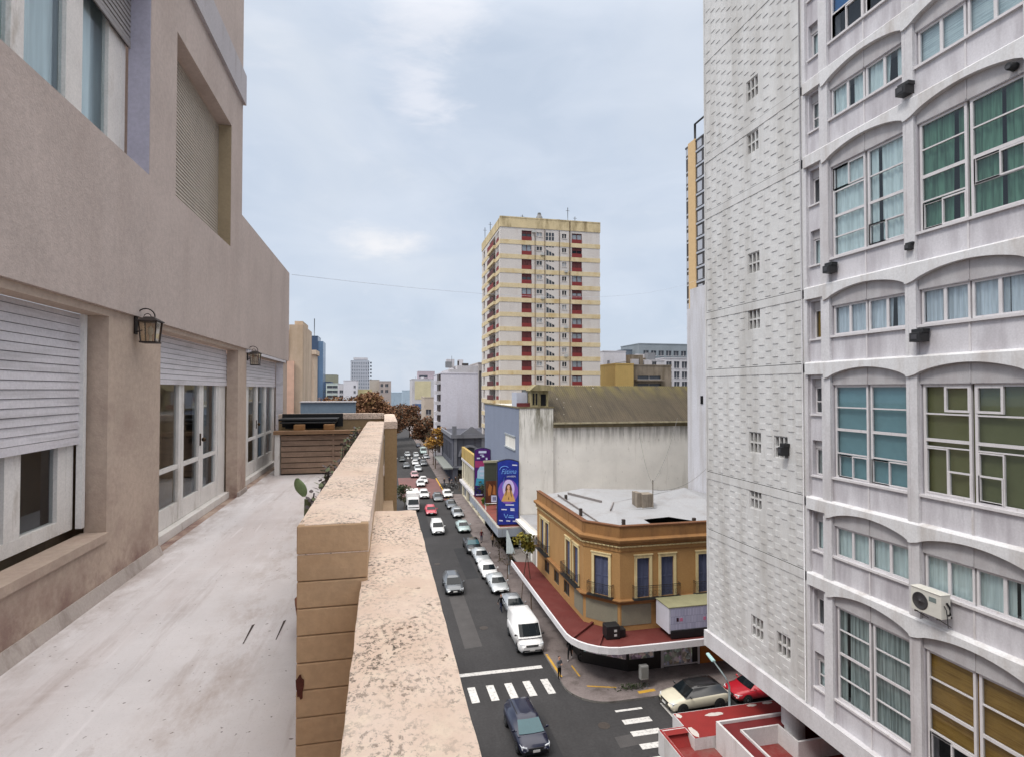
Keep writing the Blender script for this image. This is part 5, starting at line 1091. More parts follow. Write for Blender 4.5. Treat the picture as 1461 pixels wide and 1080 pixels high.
for k, z in enumerate(fl[:13]):
    for ci, (a, b) in enumerate((ColA, ColE)):
        o = MB(); o.fb(TF, a, b, -.1, .07, z+.0, z+.75, 0); o.fb(TF, a, a+.08, -.15, -.02, z+.75, z+1.95, 1); o.fb(TF, b-.08, b, -.15, -.02, z+.75, z+1.95, 1); o.fb(TF, (a+b)/2-.04, (a+b)/2+.04, -.15, -.021, z+.75, z+1.95, 1)
        w = o.build('window', [TRED, TBRN], tw)
        r = (k*7+ci*5) % 10
        closed = (k in (2, 5, 6, 7, 8, 9, 10)) if ci == 0 else (k in (5, 8, 2))
        p = MB(); z0 = z+.75 if closed else z+1.35 if r < 4 else z+1.75
        p.fb(TF, a+.08, b-.08, -.2, -.13, z0, z+1.95); p.build('shutter', TBRN if (closed or r < 6) else TGR, w)
        if not closed: q = MB(); q.fb(TF, a+.08, b-.08, -.22, -.205, z+.75, z0); q.build('pane', plain('tower_pane', (150, 158, 166), .15) if r > 2 else GLASSD, w)
    for ci, (a, b) in enumerate((ColB, ColD)):
        o = MB(); c = z+.95-.1*ci; o.fb(TF, (a+b)/2-.05, (a+b)/2+.05, -.2, -.04, c, z+1.75); o.fb(TF, a-.08, b+.08, -.0, .08, c-.12, c); w = o.build('window', TW, tw)
        q = MB(); q.fb(TF, a, b, -.3, -.22, c, z+1.75); q.build('pane', GLASSD if (k+ci) % 3 else plain('tower_pale_pane', (176, 180, 184), .3), w)
    o = MB()
    if k == 0:
        for j in range(3): o.fb(TF, 9.25+j*.6, 9.7+j*.6, .0, .012, z+.25, z+1.0); o.fb(TF, 9.25+j*.6, 9.7+j*.6, .0, .012, z+1.1, z+1.8)
    else:
        for j in range(3):
            o.fb(TF, 9.25+j*.6, 9.7+j*.6, .0, .012, z+1.72, z+1.92); zt = z+1.25-j*.28
            o.hexa([TF.p(9.35+j*.58, .012, z+.1), TF.p(9.8+j*.58, .012, z+.1), TF.p(9.8+j*.58, 0, z+.1), TF.p(9.35+j*.58, 0, z+.1)], [TF.p(9.35+j*.58, .012, zt), TF.p(9.8+j*.58, .012, zt-.2), TF.p(9.8+j*.58, 0, zt-.2), TF.p(9.35+j*.58, 0, zt)])
    o.build('stair_window', GLASSD, tw)
    o = MB(); o.fb(TS, 17.3, 19.6, -.1, .07, z+.02, z+.7, 0); o.fb(TS, 18.2, 18.8, -.3, -.05, z+.7, z+1.95, 1); o.build('side_window', [TRED, TW], tw)
    o = MB(); o.fb(TS, 9.6, 16.2, .45, .52, z-.1, z+.85, 0); o.fb(TS, 12.2, 13.8, -1.1, -.9, z, z+1.9, 1); o.build('balcony', [TBRN if k % 3 else TRED, plain('tower_balcony_curtain', (170, 160, 156), .8)], tw)
m = MB()
for u in (7.0, 9.0, 12.0, 14.2): m.tube([TF.p(u, .1, 15), TF.p(u, .1, TT-(.0 if u > 14 else 2))], .06 if u < 14 else .1, 5)
m.build('drain_pipe', plain('rusty_drain', (120, 92, 66), .8), tw)
m = MB(); m.tube([(30.5, 110, TT), (30.5, 110, TT+1.2), (30.5, 110, TT+1.3), (30.5, 110, TT+2.0)], [.65, .65, .5, .3], 10); m.box(34.2, 110, TT, 34.9, 111, TT+1.0); m.build('roof_tank', plain('dull_metal_tank', (112, 112, 112), .6), tw)
for x, y, h in ((36.2, 109, 3.2), (37.9, 109.5, 1.6), (27, 110, 1.4), (22.3, 120, 2.5), (22.2, 126, 3.0), (25.8, 110, .9)): m = MB(); m.tube([(x, y, TT), (x, y, TT+h)], .07, 4); m.tube([(x-.4, y, TT+h*.8), (x+.4, y, TT+h*.8)], .04, 4); m.build('antenna', STEEL, tw)
# plain white slab building right of the ochre roof and the striped tower behind it
ws = empty('apartment_building', (34, 52, 0), 'plain whitewashed party wall of a block rising behind the ochre building', 'building')
m = MB(); m.box(31.05, 44.5, 0, 55, 54.0, 28.4); m.box(31.05, 44.5, 28.4, 55, 53.4, 30.4); m.build('wall', mat('bluish_white_party_wall', (200, 200, 206), .85, .05, .4, stain=(146, 138, 130), slo=.46, shi=.72, sscale=.5, svec=(1, 1, .12)), ws)
m = MB(); m.box(30.98, 51.0, 18.6, 31.05, 51.4, 19.4); m.build('vent', DARK, ws)
st, sF, sS = simple_block('apartment_tower', 'narrow dark glazed tower with one cream vertical stripe behind the white block', 46, 62, 62, 80, 57.5, plain('dark_bronze_wall', (62, 60, 62), .6), winm=GLASSD)
m = MB(); m.fb(sS, .85, 2.9, .0, .16, 20, 58.0); m.build('cream_stripe', mat('cream_stripe_paint', (206, 176, 134), .85, .04), st)
m = MB()
for k in range(15):
    z = 25+k*2.2
    m.fb(sS, .0, .8, .0, .05, z, z+.25); m.fb(sS, 2.95, 9, .0, .10, z, z+.28)
    if k % 3 != 1: m.fb(sS, .1, .78, .0, .02, z+.6, z+1.7)
    m.fb(sS, 3.3, 4.5, .0, .03, z+.5, z+1.9); m.fb(sS, 5.6, 6.6, .0, .03, z+.5, z+1.9)
m.build('pale_spandrel', plain('pale_grey_spandrel', (168, 172, 182), .5), st)
m = MB(); m.tube([sS.p(2.5, -.1, 57.7), sS.p(2.5, -.1, 60.4), sS.p(9, -.1, 60.4)], .2, 4); m.build('roof_frame', BLACK, st)
# cluster behind the theatre roof
GRW = mat('far_white_render', (196, 194, 198), .9, .06, .3, stain=(160, 152, 150), sscale=.5); YLW = mat('far_yellow_render', (206, 174, 110), .9, .06, .3, stain=(150, 126, 84), sscale=.5); BRW = mat('far_stained_grey', (142, 130, 116), .95, .15, .4, stain=(96, 86, 70), slo=.42, shi=.65, sscale=.6)
def zat(py, y, px=700): p = atY(px, y, py); return p.z
def blk(name, label, pxa, pxb, y, pyt, wallm, depth=14, base=0, **k):
    xa, xb = atY(pxa, y).x, atY(pxb, y).x; h = zat(pyt, y, (pxa+pxb)/2)
    return simple_block(name, label, xa, y, xb, y+depth, h, wallm, **k)
GW = plain('far_dark_window', (70, 74, 82), .3)
blk('apartment_building', 'pale narrow block with a column of tiny windows beside the banded tower', 861, 893, 150, 502, GRW, rows=[(22+k*2.6, 23+k*2.6) for k in range(3)], front=[(1.2, 1.9)], winm=GW)
blk('apartment_building', 'yellow side walled old block above the brown corrugated roof', 878, 904, 120, 520, YLW, 20)
y1b, f1, s1_ = blk('apartment_building', 'stained grey brown stepped block behind the corrugated roof', 904, 958, 121, 522, BRW, 18, rows=[(20.6, 21.4), (22.4, 23.2)], front=[(1, 6.8)], winm=GW)
for zb_ in (20.3, 22.0): m = MB(); m.fb(f1, .2, 7.4, .0, 1.4, zb_, zb_+.3); m.build('balcony_slab', BRW, y1b)
m = MB(); m.fb(f1, .4, 3.8, -5, -3, 24, 28.2); m.build('roof_room', BRW, y1b)
blk('apartment_building', 'mid grey glass topped block behind the white balconied block', 912, 1010, 165, 492, mat('far_bluegrey_render', (138, 146, 152), .85, .1, .3), rows=[(22+k*2.9, 23.6+k*2.9) for k in range(4)], front=[(1.5+j*2.6, 3.3+j*2.6) for j in range(7)], winm=GW)
blk('apartment_building', 'white balconied block just beside the whitewashed party wall', 948, 1010, 140, 512, GRW, rows=[(20.4+k*2.7, 22.2+k*2.7) for k in range(3)], front=[(.6+j*2.3, 2.2+j*2.3) for j in range(4)], winm=GW)
blk('apartment_building', 'small blue grey roof house between the pale block and the yellow block', 890, 906, 170, 500, mat('far_slate', (112, 122, 134), .85))
# right side of the avenue going away
wb, wF, wS = simple_block('apartment_building', 'large blank white party wall with balconies on its street edge', 14.7, 150, 24.6, 172, 24.2, mat('bluish_white_blank', (212, 210, 220), .85, .03, .2, stain=(188, 182, 190), slo=.5, shi=.8, sscale=.3))
m = MB(); m.box(16.7, 150.02, 24.2, 19, 171, 25.4); m.box(19, 150.02, 24.2, 24.6, 171, 26.4); m.build('stepped_top', GRW, wb)
for k in range(8):
    m = MB(); z = 2.6+k*2.7; m.box(13.3, 150.3, z, 14.69, 156, z+.9, 0); m.box(14.2, 150.5, z+.9, 14.68, 156, z+2.6, 1); m.build('balcony', [GRW, plain('balcony_shade_glass', (66, 58, 56), .5)], wb)
m = MB(); m.box(19.1, 150, 26.4, 19.5, 150.5, 27.6); m.box(20.4, 150, 26.4, 22, 151, 27.0); m.build('chimney', plain('dark_roof_box', (70, 66, 66), .8), wb)
gs, gF, gS = simple_block('apartment_building', 'grey shafted white block edge beside the banded tower', 24.6, 149, 30, 165, 27, mat('grey_shaft_render', (170, 164, 162), .9, .1, .4), front=[(.1, 1.4)], rows=[(10, 25)], winm=plain('shaft_dark', (96, 92, 92), .9))
ya = empty('shop_building', (17, 96, 0), 'two storey pale shop building with a yellow top and tall grey windows past the theatre', 'building')
FY = FR((14.65, 108, 0), (0, -1, 0), (-1, 0, 0)); CRM = mat('pale_cream_render', (206, 198, 176), .9, .06, .4, stain=(150, 138, 110), sscale=.6); YTP = mat('mustard_parapet', (178, 152, 92), .9, .1, .5, stain=(120, 100, 62), sscale=.7)
m = MB(); m.wall(FY, 0, 24.6, 0, 7.2, [(1.2+k*2.35, 2.6+k*2.35, 3.4, 6.6) for k in range(10)]+[(1+k*6, 5.5+k*6, .2, 2.4) for k in range(4)], .3, 0, 0, 1); m.wall(FR((14.65, 108, 0), (1, 0, 0), (0, 1, 0)), 0, 14, 0, 7.2, []); m.wall(FR((14.65, 83.3, 0), (1, 0, 0), (0, -1, 0)), 0, 14, 0, 9, []); m.q([(14.65, 83.4, 7.2), (29, 83.4, 7.2), (29, 108, 7.2), (14.65, 108, 7.2)]); m.build('wall', [CRM, plain('slate_blue_glass', (98, 106, 122), .3)], ya)
m = MB(); m.fb(FY, 0, 24.6, -.4, .1, 7.2, 9.2); m.build('parapet', YTP, ya); m = MB(); m.fb(FY, 0, 24.6, .0, .55, 2.7, 3.1); m.fb(FY, 0, 24.6, .0, .18, 6.8, 7.15); m.build('cornice', GRW, ya)
m = MB(); m.box(16.5, 84, 7.2, 20, 92, 10.2); m.build('roof_room', GRW, ya); m = MB(); m.box(16.3, 83.8, 10.2, 20.2, 92.2, 10.5); m.build('roof_slab', YTP, ya)
og = empty('corner_building', (20, 135, 0), 'dark grey ornate corner building with a big arched window across the side street', 'building')
DG = mat('dark_grey_stone', (84, 86, 96), .9, .12, .5, stain=(52, 52, 58), sscale=.8); FO = FR((14.65, 122.4, 0), (1, 0, 0), (0, -1, 0)); FOs = FR((14.65, 147, 0), (0, -1, 0), (-1, 0, 0))
m = MB(); m.wall(FO, 0, 10, 0, 10.2, [(1, 3.6, .3, 2.8), (4.6, 8.8, .3, 2.8)], .4, 0, 0, 1); m.wall(FOs, 0, 24.6, 0, 10.2, [(1.5+k*3, 3.4+k*3, 4.4, 8.2) for k in range(7)]+[(1.5+k*3, 3.4+k*3, .3, 2.8) for k in range(7)], .4, 0, 0, 1); m.q([(14.65, 122.4, 10), (24.6, 122.4, 10), (24.6, 147, 10), (14.65, 147, 10)]); m.wall(FR((24.65, 122.4, 0), (0, 1, 0), (1, 0, 0)), 0, 24.6, 0, 10.2, []); m.build('wall', [DG, DARK], og)
m = MB(); m.fb(FO, -.3, 10.2, .0, .5, 9.6, 10.4); m.fb(FOs, 0, 24.7, .0, .5, 9.6, 10.4); m.fb(FO, 0, 10, .0, .2, 3.2, 3.6); m.hexa([FO.p(1.5, .3, 10.4), FO.p(6.5, .3, 10.4), FO.p(6.5, -.2, 10.4), FO.p(1.5, -.2, 10.4)], [FO.p(3.8, .3, 12.0), FO.p(4.2, .3, 12.0), FO.p(4.2, -.2, 12), FO.p(3.8, -.2, 12)]); m.fb(FO, -.2, .7, -.5, .3, 10.4, 12.2)
for u in (.2, 6.2, 9.4): m.fb(FO, u, u+.6, .0, .25, 3.6, 9.6)
m.loft([[FO.p(3.6+r*math.cos(PI*i/12), n, 5.6+r*math.sin(PI*i/12)) for i in range(13)] for r, n in ((2.5, .0), (2.5, .25), (2.05, .25), (2.0, .02))], 0, False, False, False); m.build('stone_trim', mat('lighter_grey_stone', (120, 122, 130), .9, .12, .5, stain=(70, 70, 76), sscale=.8), og)
m = MB(); m.q([FO.p(3.6+2.0*math.cos(PI*i/14), .012, 5.6+2.0*math.sin(PI*i/14)) for i in range(15)]); m.fb(FO, 1.6, 5.6, .0, .012, 3.7, 5.6); m.build('arched_window', plain('dark_blue_glass', (44, 50, 64), .2), og)
m = MB(); m.box(12.6, 122.2, 3.0, 14.6, 146, 3.3); m.fb(FO, 1.2, 7.2, .05, .9, 2.9, 3.3); m.build('awning', plain('grey_awning', (128, 132, 128), .8), og)
bb, bF, bS = simple_block('apartment_building', 'beige three storey block half hidden by the trees down the avenue', 14.2, 205, 19.4, 222, 17.2, mat('beige_render_far', (192, 178, 164), .9, .06, .4), front=[(.6, 2.4)], rows=[(3.2, 5.0), (7.2, 9.0), (11.2, 13.0)], winm=GW)
yb, yF, yS = blk('apartment_building', 'distant block with a cream advertising wall and blue stripe beyond the balconied white wall', 588, 621, 330, 541, GRW, 30)
m = MB(); m.fb(yF, 1.5, 10.6, .0, .1, 14.5, 25.0); m.build('advert_wall', mat('cream_advert', (204, 194, 160), .8, .08, .2), yb); m = MB(); m.fb(yF, .2, 13, .1, .2, 9.2, 12.0); m.build('blue_stripe', plain('blue_stripe_paint', (66, 96, 140), .6), yb)
m = MB(); m.fb(yF, 3.6, 13.2, -16, -4, 25, 30.8); m.build('roof_storey', mat('mauve_roof_storey', (176, 164, 172), .8), yb); m = MB(); m.fb(yF, 4.2, 9, -4, -3.9, 27, 28.4); m.build('dark_window_band', GW, yb)
def clutter(rt, fr, w_, h, n, seed, wl):
    rr = random.Random(seed)
    for i in range(n):
        u = rr.uniform(.5, w_-2.5); b_ = rr.uniform(1.2, 2.6); hh = rr.uniform(.9, 2.4); n0 = -rr.uniform(2, 6)
        m = MB(); m.fb(fr, u, u+b_, n0-2, n0, h-.4, h+hh); m.build('roof_room', wl[i % len(wl)], rt)
    m = MB(); u = rr.uniform(1, w_-1); m.tube([fr.p(u, -2, h-.4), fr.p(u, -2, h+2.6)], .05, 4); m.build('antenna', STEEL, rt)
for (lb_, pa, pb_, y_, pt, wm, seed) in (('cream stepped block between the pale narrow block and the grey glazed one', 884, 925, 190, 508, mat('far_cream_white', (204, 196, 182), .9, .08, .3, stain=(150, 140, 124), sscale=.5), 3), ('off white roof top flat with a railing behind the yellow block', 904, 948, 135, 515, GRW, 5)):
    t_, f_, _ = blk('apartment_building', lb_, pa, pb_, y_, pt, wm, 12, rows=[(21+k*2.4, 22.4+k*2.4) for k in range(3)], front=[(.8+j*2.2, 2.0+j*2.2) for j in range(3)], winm=GW)
    clutter(t_, f_, 8, zat(pt, y_, (pa+pb_)/2), 4, seed, [GRW, BRW, plain('far_slate_box', (120, 122, 126), .8)])
clutter(y1b, f1, 8, 24.9, 4, 9, [BRW, GRW])
clutter(yb, yF, 13, 25, 3, 11, [GRW, BRW]); clutter(wb, wF, 9, 26.4, 3, 13, [GRW, plain('far_slate_box', (120, 122, 126), .8)])
for u, z in ((8.9, 46.6), (13.8, 43.4), (8.9, 37.9), (13.7, 32.3), (7.1, 51.0), (13.7, 26.6)):
    m = MB(); m.fb(TF, u-.75, u-.05, .0, .35, z-.1, z+.4); m.build('wall_unit', plain('pale_ac_box', (176, 176, 174), .6), tw)
# left side skyline
nb = empty('apartment_building', (-8, 26, 0), 'tan rendered neighbour block standing just behind the terrace end', 'building')
PNK = mat('peach_tan_render', (216, 180, 160), .9, .05, .3, stain=(176, 138, 110), slo=.5, shi=.75, sscale=.5); PKS = mat('cream_tan_render', (206, 188, 168), .9, .06, .3, stain=(150, 126, 98), slo=.5, shi=.72, sscale=.6)
m = MB(); m.box(-12, 19.0, 0, -2.92, 24, 21.85); m.box(-12, 18.96, 21.85, -3.0, 24, 21.93); m.build('wall', PNK, nb)
m = MB(); m.box(-2.92, 19.0, 0, -2.51, 21.3, 22.05); m.box(-2.80, 19.3, 22.05, -2.55, 20.6, 22.2); m.build('side_wall', PKS, nb)
m = MB(); m.box(-3.15, 18.97, 20.95, -2.935, 18.999, 21.75); m.build('dark_opening', plain('brown_dark_opening', (64, 52, 46), .9), nb)
m = MB(); m.box(-12, 18.9, 15, -2.75, 18.965, 20.9); m.build('front_volume', PNK, nb)
m = MB(); m.ball((-2.85, 21.6, 22.1), (.16, .16, .16), 0); m.build('roof_tank', plain('dark_tank', (62, 64, 60), .7), nb)
m = MB(); m.tube([(-3.6, 20, 21.9), (-3.6, 20, 23.3)], .012, 4); m.tube([(-3.75, 20, 23.15), (-3.45, 20, 23.2)], .01, 4); m.build('antenna', STEEL, nb)
m = MB(); m.box(-2.42, 17.9, 12, -.84, 18.25, 19.62); m.build('grey_blue_annex', mat('grey_blue_annex_paint', (112, 130, 146), .85, .06, .5, stain=(96, 106, 118), sscale=.8), nb); m = MB(); m.box(-2.44, 17.86, 19.622, -.82, 18.28, 19.655); m.build('annex_coping', plain('pale_metal_edge', (186, 186, 190), .5), nb)
nb2, _, _ = simple_block('apartment_building', 'second narrow tan block with a brown edge behind the neighbour block', -9, 34, -3.85, 35.5, 22.0, PKS)
m = MB(); m.box(-4.6, 33.8, 0, -4.25, 34.0, 22.2); m.build('brown_edge', plain('brown_wall_edge', (120, 92, 66), .9), nb2)
GTW = mat('blue_glass_tower', (84, 110, 140), .25, .1, .1, spec=.7); 
def farblk(label, a, b, y, t, wallm, **k): return blk('tower_block', label, a, b, y, t, wallm, 18, group='far skyline', **k)
RW = [(19.5+k*3.2, 21.2+k*3.2) for k in range(18)]
g1, gf, gs_ = farblk('dark blue glass tower with a pale side beyond the neighbour block', 444, 453, 380, 480, plain('dark_blue_glass_tower', (60, 78, 104), .2))
m = MB(); m.box(atY(453, 380).x+.01, 380.5, 0, atY(460.5, 380).x, 397, zat(487, 380, 455)); m.build('pale_side', GTW, g1); m = MB(); m.tube([(atY(448, 385).x, 385, zat(480, 385, 448)), (atY(448, 385).x, 385, zat(455, 385, 448))], .25, 4); m.build('antenna', STEEL, g1)
farblk('mossy green stepped block beside the blue glass tower', 462, 480, 420, 535, mat('far_green_grey', (150, 150, 132), .9, .1, .1), rows=[(20, 22)], front=[(2, 7)], winm=GW)
farblk('low deep blue block below the glass tower', 456, 472, 400, 545, plain('far_deep_blue', (70, 92, 132), .6), rows=[(14, 16), (18, 20)], front=[(1, 6)], winm=GW)
farblk('pale green balconied block in front of the mossy block', 465, 482, 370, 547, mat('far_pale_green', (186, 196, 190), .8), rows=[(12+k*3, 13.6+k*3) for k in range(4)], front=[(.6, 7)], winm=GW)
farblk('white block with dark window bays on the skyline', 482, 500, 350, 548, GRW, rows=[(12+k*3, 13.8+k*3) for k in range(3)], front=[(1, 3), (4, 6.5)], winm=GW)
farblk('white house block with a chimney and small windows', 490, 509, 330, 543, mat('far_bright_white', (214, 212, 218), .85, .03, .2), rows=[(12+k*3, 13.4+k*3) for k in range(4)], front=[(5.5, 6.6)], winm=GW)
k1, kf, _ = farblk('tall white gridded tower standing alone on the skyline', 500, 526, 450, 515, mat('far_tower_white', (186, 190, 200), .8, .04, .1), rows=[(16+k*2.6, 17.4+k*2.6) for k in range(10)], front=[(1+j*1.7, 1.8+j*1.7) for j in range(8)], winm=plain('far_tower_window', (128, 138, 154), .4))
m = MB()
for k in range(11): m.fb(kf, 14.5, 15.6, -4, .5, 14+k*2.6, 15.2+k*2.6)
m.build('balcony', GW, k1); m = MB(); m.fb(kf, 2, 12.5, -10, -2, 43, 44.6); m.build('roof_storey', GRW, k1)
farblk('beige square block beside the white gridded tower', 527, 541, 400, 542, mat('far_beige', (188, 178, 168), .9, .06, .2))
farblk('reddish grey stepped block above the autumn trees', 541, 558, 395, 544, mat('far_mauve', (176, 164, 160), .9, .08, .2), rows=[(18, 20), (22, 24)], front=[(1, 2.6), (4, 6)], winm=GW)
farblk('low cream block under the gridded tower', 509, 530, 345, 556, mat('far_cream', (206, 194, 150), .9, .06, .2), rows=[(14, 16)], front=[(1, 3), (4, 6)], winm=GW)
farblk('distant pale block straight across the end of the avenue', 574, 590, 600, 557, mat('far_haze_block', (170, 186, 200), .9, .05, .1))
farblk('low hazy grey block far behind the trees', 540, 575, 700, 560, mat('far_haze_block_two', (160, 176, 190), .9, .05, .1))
# ================================================================== VEHICLES
GLC = plain('car_window_glass', (22, 28, 32), .08, spec=.35); GLT = plain('car_windscreen_teal', (58, 92, 100), .08, spec=.5)
LAMPG = plain('headlamp_lens', (205, 210, 215), .1, spec=.8); PLATE = plain('number_plate_white', (215, 215, 212), .5); TRIM = plain('black_trim', (30, 30, 32), .55)
KIND = {  # L, W, H, hood z, belt z, cowl, roof front, roof rear, tail base (fractions of length from the nose), roof half width
    'hatch': (4.0, 1.74, 1.48, .82, .92, .25, .44, .84, .985, .60), 'sedan': (4.5, 1.76, 1.45, .80, .92, .27, .45, .72, .86, .58),
    'suv': (4.2, 1.82, 1.60, .92, 1.02, .25, .42, .86, .98, .62), 'mpv': (4.2, 1.80, 1.60, .90, .98, .20, .42, .90, .985, .64),
    'van': (4.9, 2.0, 2.36, 1.12, 1.28, .13, .29, .97, .995, .78), 'smallvan': (4.3, 1.76, 1.82, .92, 1.04, .22, .38, .95, .99, .68), 'pickup': (5.0, 1.84, 1.72, 1.0, 1.08, .26, .40, .60, .66, .62)}
def car(kind, paintm, loc, label, rz=0, roof=None, lod=0, group='cars on the avenue', wind=None, cat='car', bumper=None):
    L, Wd, H, hz, bz, cw, rf_, rr_, tb, rw = KIND[kind]; hw = Wd/2; H *= .88; hz *= .90; bz *= .90
    name = {'van': 'passenger_van', 'smallvan': 'small_van', 'pickup': 'pickup_truck'}.get(kind, 'parked_car' if 'parked' in label else 'car')
    rt = empty(name, loc, label, cat, group, rz)
    Yf = lambda t: (t-.5)*L      # nose at -Y
    def ring(t, w, zb, zt, cr=.03):
        y = Yf(t); return [(-w*.86, y, zb), (-w*.98, y, zb+.14), (-w, y, zb+(zt-zb)*.5), (-w*.975, y, zt-.14), (-w*.90, y, zt-.04), (-w*.62, y, zt+cr*.6), (0, y, zt+cr), (w*.62, y, zt+cr*.6), (w*.90, y, zt-.04), (w*.975, y, zt-.14), (w, y, zb+(zt-zb)*.5), (w*.98, y, zb+.14), (w*.86, y, zb)]
    boot = bz if tb < .95 else bz
    st = [ring(.0, hw*.70, .34, hz-.28, .0), ring(.012, hw*.84, .26, hz-.2, .0), ring(.06, hw*.96, .22, hz-.08), ring(.16, hw, .22, hz), ring(cw+.02, hw, .22, bz-.03), ring(.5, hw, .22, bz), ring(.8, hw, .22, bz+.02), ring(.93, hw*.98, .24, (bz+.02) if tb < .95 else bz+.03), ring(.985, hw*.92, .30, bz-.04), ring(1.0, hw*.8, .4, bz-.16)]
    if kind == 'pickup': st = st[:7]+[ring(.93, hw*.98, .3, bz), ring(.99, hw*.97, .34, bz), ring(1.0, hw*.94, .4, bz-.1)]
    body = MB(); body.loft(st, 0)
    zb = bz-.04; wb = hw*.90; wr = hw*rw+.08
    ch = H-.0
    def gring(y0, y1, z, w): return [(-w, y0, z), (-w*.6, y0-.05, z), (0, y0-.07, z), (w*.6, y0-.05, z), (w, y0, z), (w, y1, z), (w*.6, y1+.03, z), (0, y1+.04, z), (-w*.6, y1+.03, z), (-w, y1, z)]
    yc, yrf, yrr, ytb = Yf(cw), Yf(rf_), Yf(rr_), Yf(tb)-.05
    cab = MB(); cab.loft([gring(yc, ytb, zb, wb), gring(yrf, yrr, ch-.07, wr), gring(yrf+.10, yrr-.10, ch-.01, wr*.86), gring(yrf+.3, yrr-.3, ch+.01, wr*.5)], 0)
    def bil(c, s, t): a, b, d, e = [Vector(x) for x in c]; return (a*(1-s)+b*s)*(1-t)+(e*(1-s)+d*s)*t
    gl = MB(); rw_ = MB(); sd = []
    def pane(mb, q, mi, s0, s1, t0, t1, off):
        n_ = (Vector(q[1])-Vector(q[0])).cross(Vector(q[3])-Vector(q[0])).normalized()
        mb.q([bil(q, s, t)+n_*off for s, t in ((s0, t0), (s1, t0), (s1, t1), (s0, t1))], mi)
    zt = ch-.07
    yf0, yf1 = yc, yrf
    # windscreen in three facets following the bowed cabin front
    fr0 = [(-wb, yc, zb), (-wb*.6, yc-.05, zb), (0, yc-.07, zb), (wb*.6, yc-.05, zb), (wb, yc, zb)]; fr1 = [(-wr, yrf, zt), (-wr*.6, yrf-.05, zt), (0, yrf-.07, zt), (wr*.6, yrf-.05, zt), (wr, yrf, zt)]
    for i in range(4):
        q = (fr0[i], fr0[i+1], fr1[i+1], fr1[i]); pane(gl, q, 0, .18 if i == 0 else 0, .82 if i == 3 else 1, .10, .90, .022)
    rq = ((wb, ytb, zb), (-wb, ytb, zb), (-wr, yrr, zt), (wr, yrr, zt)); pane(rw_, rq, 0, .1, .9, .25, .9, .045)
    for sx in (-1, 1):
        q = ((sx*wb, ytb, zb), (sx*wb, yc, zb), (sx*wr, yrf, zt), (sx*wr, yrr, zt))
        if sx < 0: q = (q[1], q[0], q[3], q[2])
        spans = ((.06, .33), (.36, .62), (.65, .90)) if kind in ('mpv', 'van', 'smallvan', 'suv') else ((.08, .47), (.51, .88))
        if sx < 0: spans = [(1-b, 1-a) for a, b in spans]
        for (a, b) in spans: sd.append(MB()); pane(sd[-1], q, 0, a, b, .14, .86, .035)
    wheels = []
    for sx in (-1, 1):
        for t in (.185, .80):
            y = Yf(t); x = sx*(hw-.10); r = .285 if kind not in ('suv', 'van', 'pickup') else .32
            wheels.append((x, y, r, sx))
            body.loft([[(sx*(hw+.004), y+(r+.07)*math.cos(2*PI*j/16), max(.2, r+(r+.07)*math.sin(2*PI*j/16))) for j in range(16)], [(sx*(hw+.006), y+.02*math.cos(2*PI*j/16), r+.02*math.sin(2*PI*j/16)) for j in range(16)]], 1, False, False)
    bw = bumper or TRIM
    if lod >= 2:
        body.v += []; o = len(body.v)
        for mb, mi in [(cab, 2), (gl, 3), (rw_, 3)]+[(x, 3) for x in sd]:
            o = len(body.v); body.v += mb.v; body.f += [tuple(o+i for i in f) for f in mb.f]; body.m += [mi]*len(mb.f); body.sm += mb.sm
        for x, y, r, sx in wheels: body.loft([[(x+d, y+rr*math.cos(2*PI*j/10), r+rr*math.sin(2*PI*j/10)) for j in range(10)] for d, rr in ((-.09, r), (.11, r))], 1, False)
        body.build('body', [paintm, RUBBER, roof or paintm, wind or GLC], rt, local=True); return rt
    bo = body.build('body', [paintm, TRIM], rt, local=True)
    cab.build('cabin', roof or paintm, rt, local=True)
    gl.build('windscreen', wind or GLC, rt, local=True); rw_.build('rear_window', GLC, rt, local=True)
    for x in sd: x.build('side_window', GLC, rt, local=True)
    for x, y, r, sx in wheels:
        w = MB(); w.loft([[(x+d*sx, y+rr*math.cos(2*PI*j/18), r+rr*math.sin(2*PI*j/18)) for j in range(18)] for d, rr in ((-.1, r*.9), (-.09, r), (.10, r), (.125, r*.92), (.125, r*.68))], 0); wo = w.build('wheel', RUBBER, rt, local=True)
        if lod == 0:
            h = MB(); h.loft([[(x+d*sx, y+rr*math.cos(2*PI*j/18), r+rr*math.sin(2*PI*j/18)) for j in range(18)] for d, rr in ((.10, r*.68), (.132, r*.66), (.12, r*.55), (.128, .05), (.135, .03))], 0); h.build('rim', STEEL if 'black rim' not in label else BLACK, wo, local=True)
    fr = MB(); n0 = -L/2
    fr.hexa([(-hw*.78, n0+.02, .26), (hw*.78, n0+.02, .26), (hw*.8, n0+.2, .26), (-hw*.8, n0+.2, .26)], [(-hw*.70, n0-.022, .46), (hw*.70, n0-.022, .46), (hw*.8, n0+.2, .46), (-hw*.8, n0+.2, .46)])
    fr.hexa([(-hw*.45, n0-.012, hz-.34), (hw*.45, n0-.012, hz-.34), (hw*.45, n0+.2, hz-.34), (-hw*.45, n0+.2, hz-.34)], [(-hw*.5, n0+.018, hz-.2), (hw*.5, n0+.018, hz-.2), (hw*.5, n0+.2, hz-.2), (-hw*.5, n0+.2, hz-.2)]); fr.build('grille', bw, rt, local=True)
    p = MB(); p.box(-.2, n0-.034, .40, .2, n0-.0245, .53); p.build('number_plate', PLATE, rt, local=True)
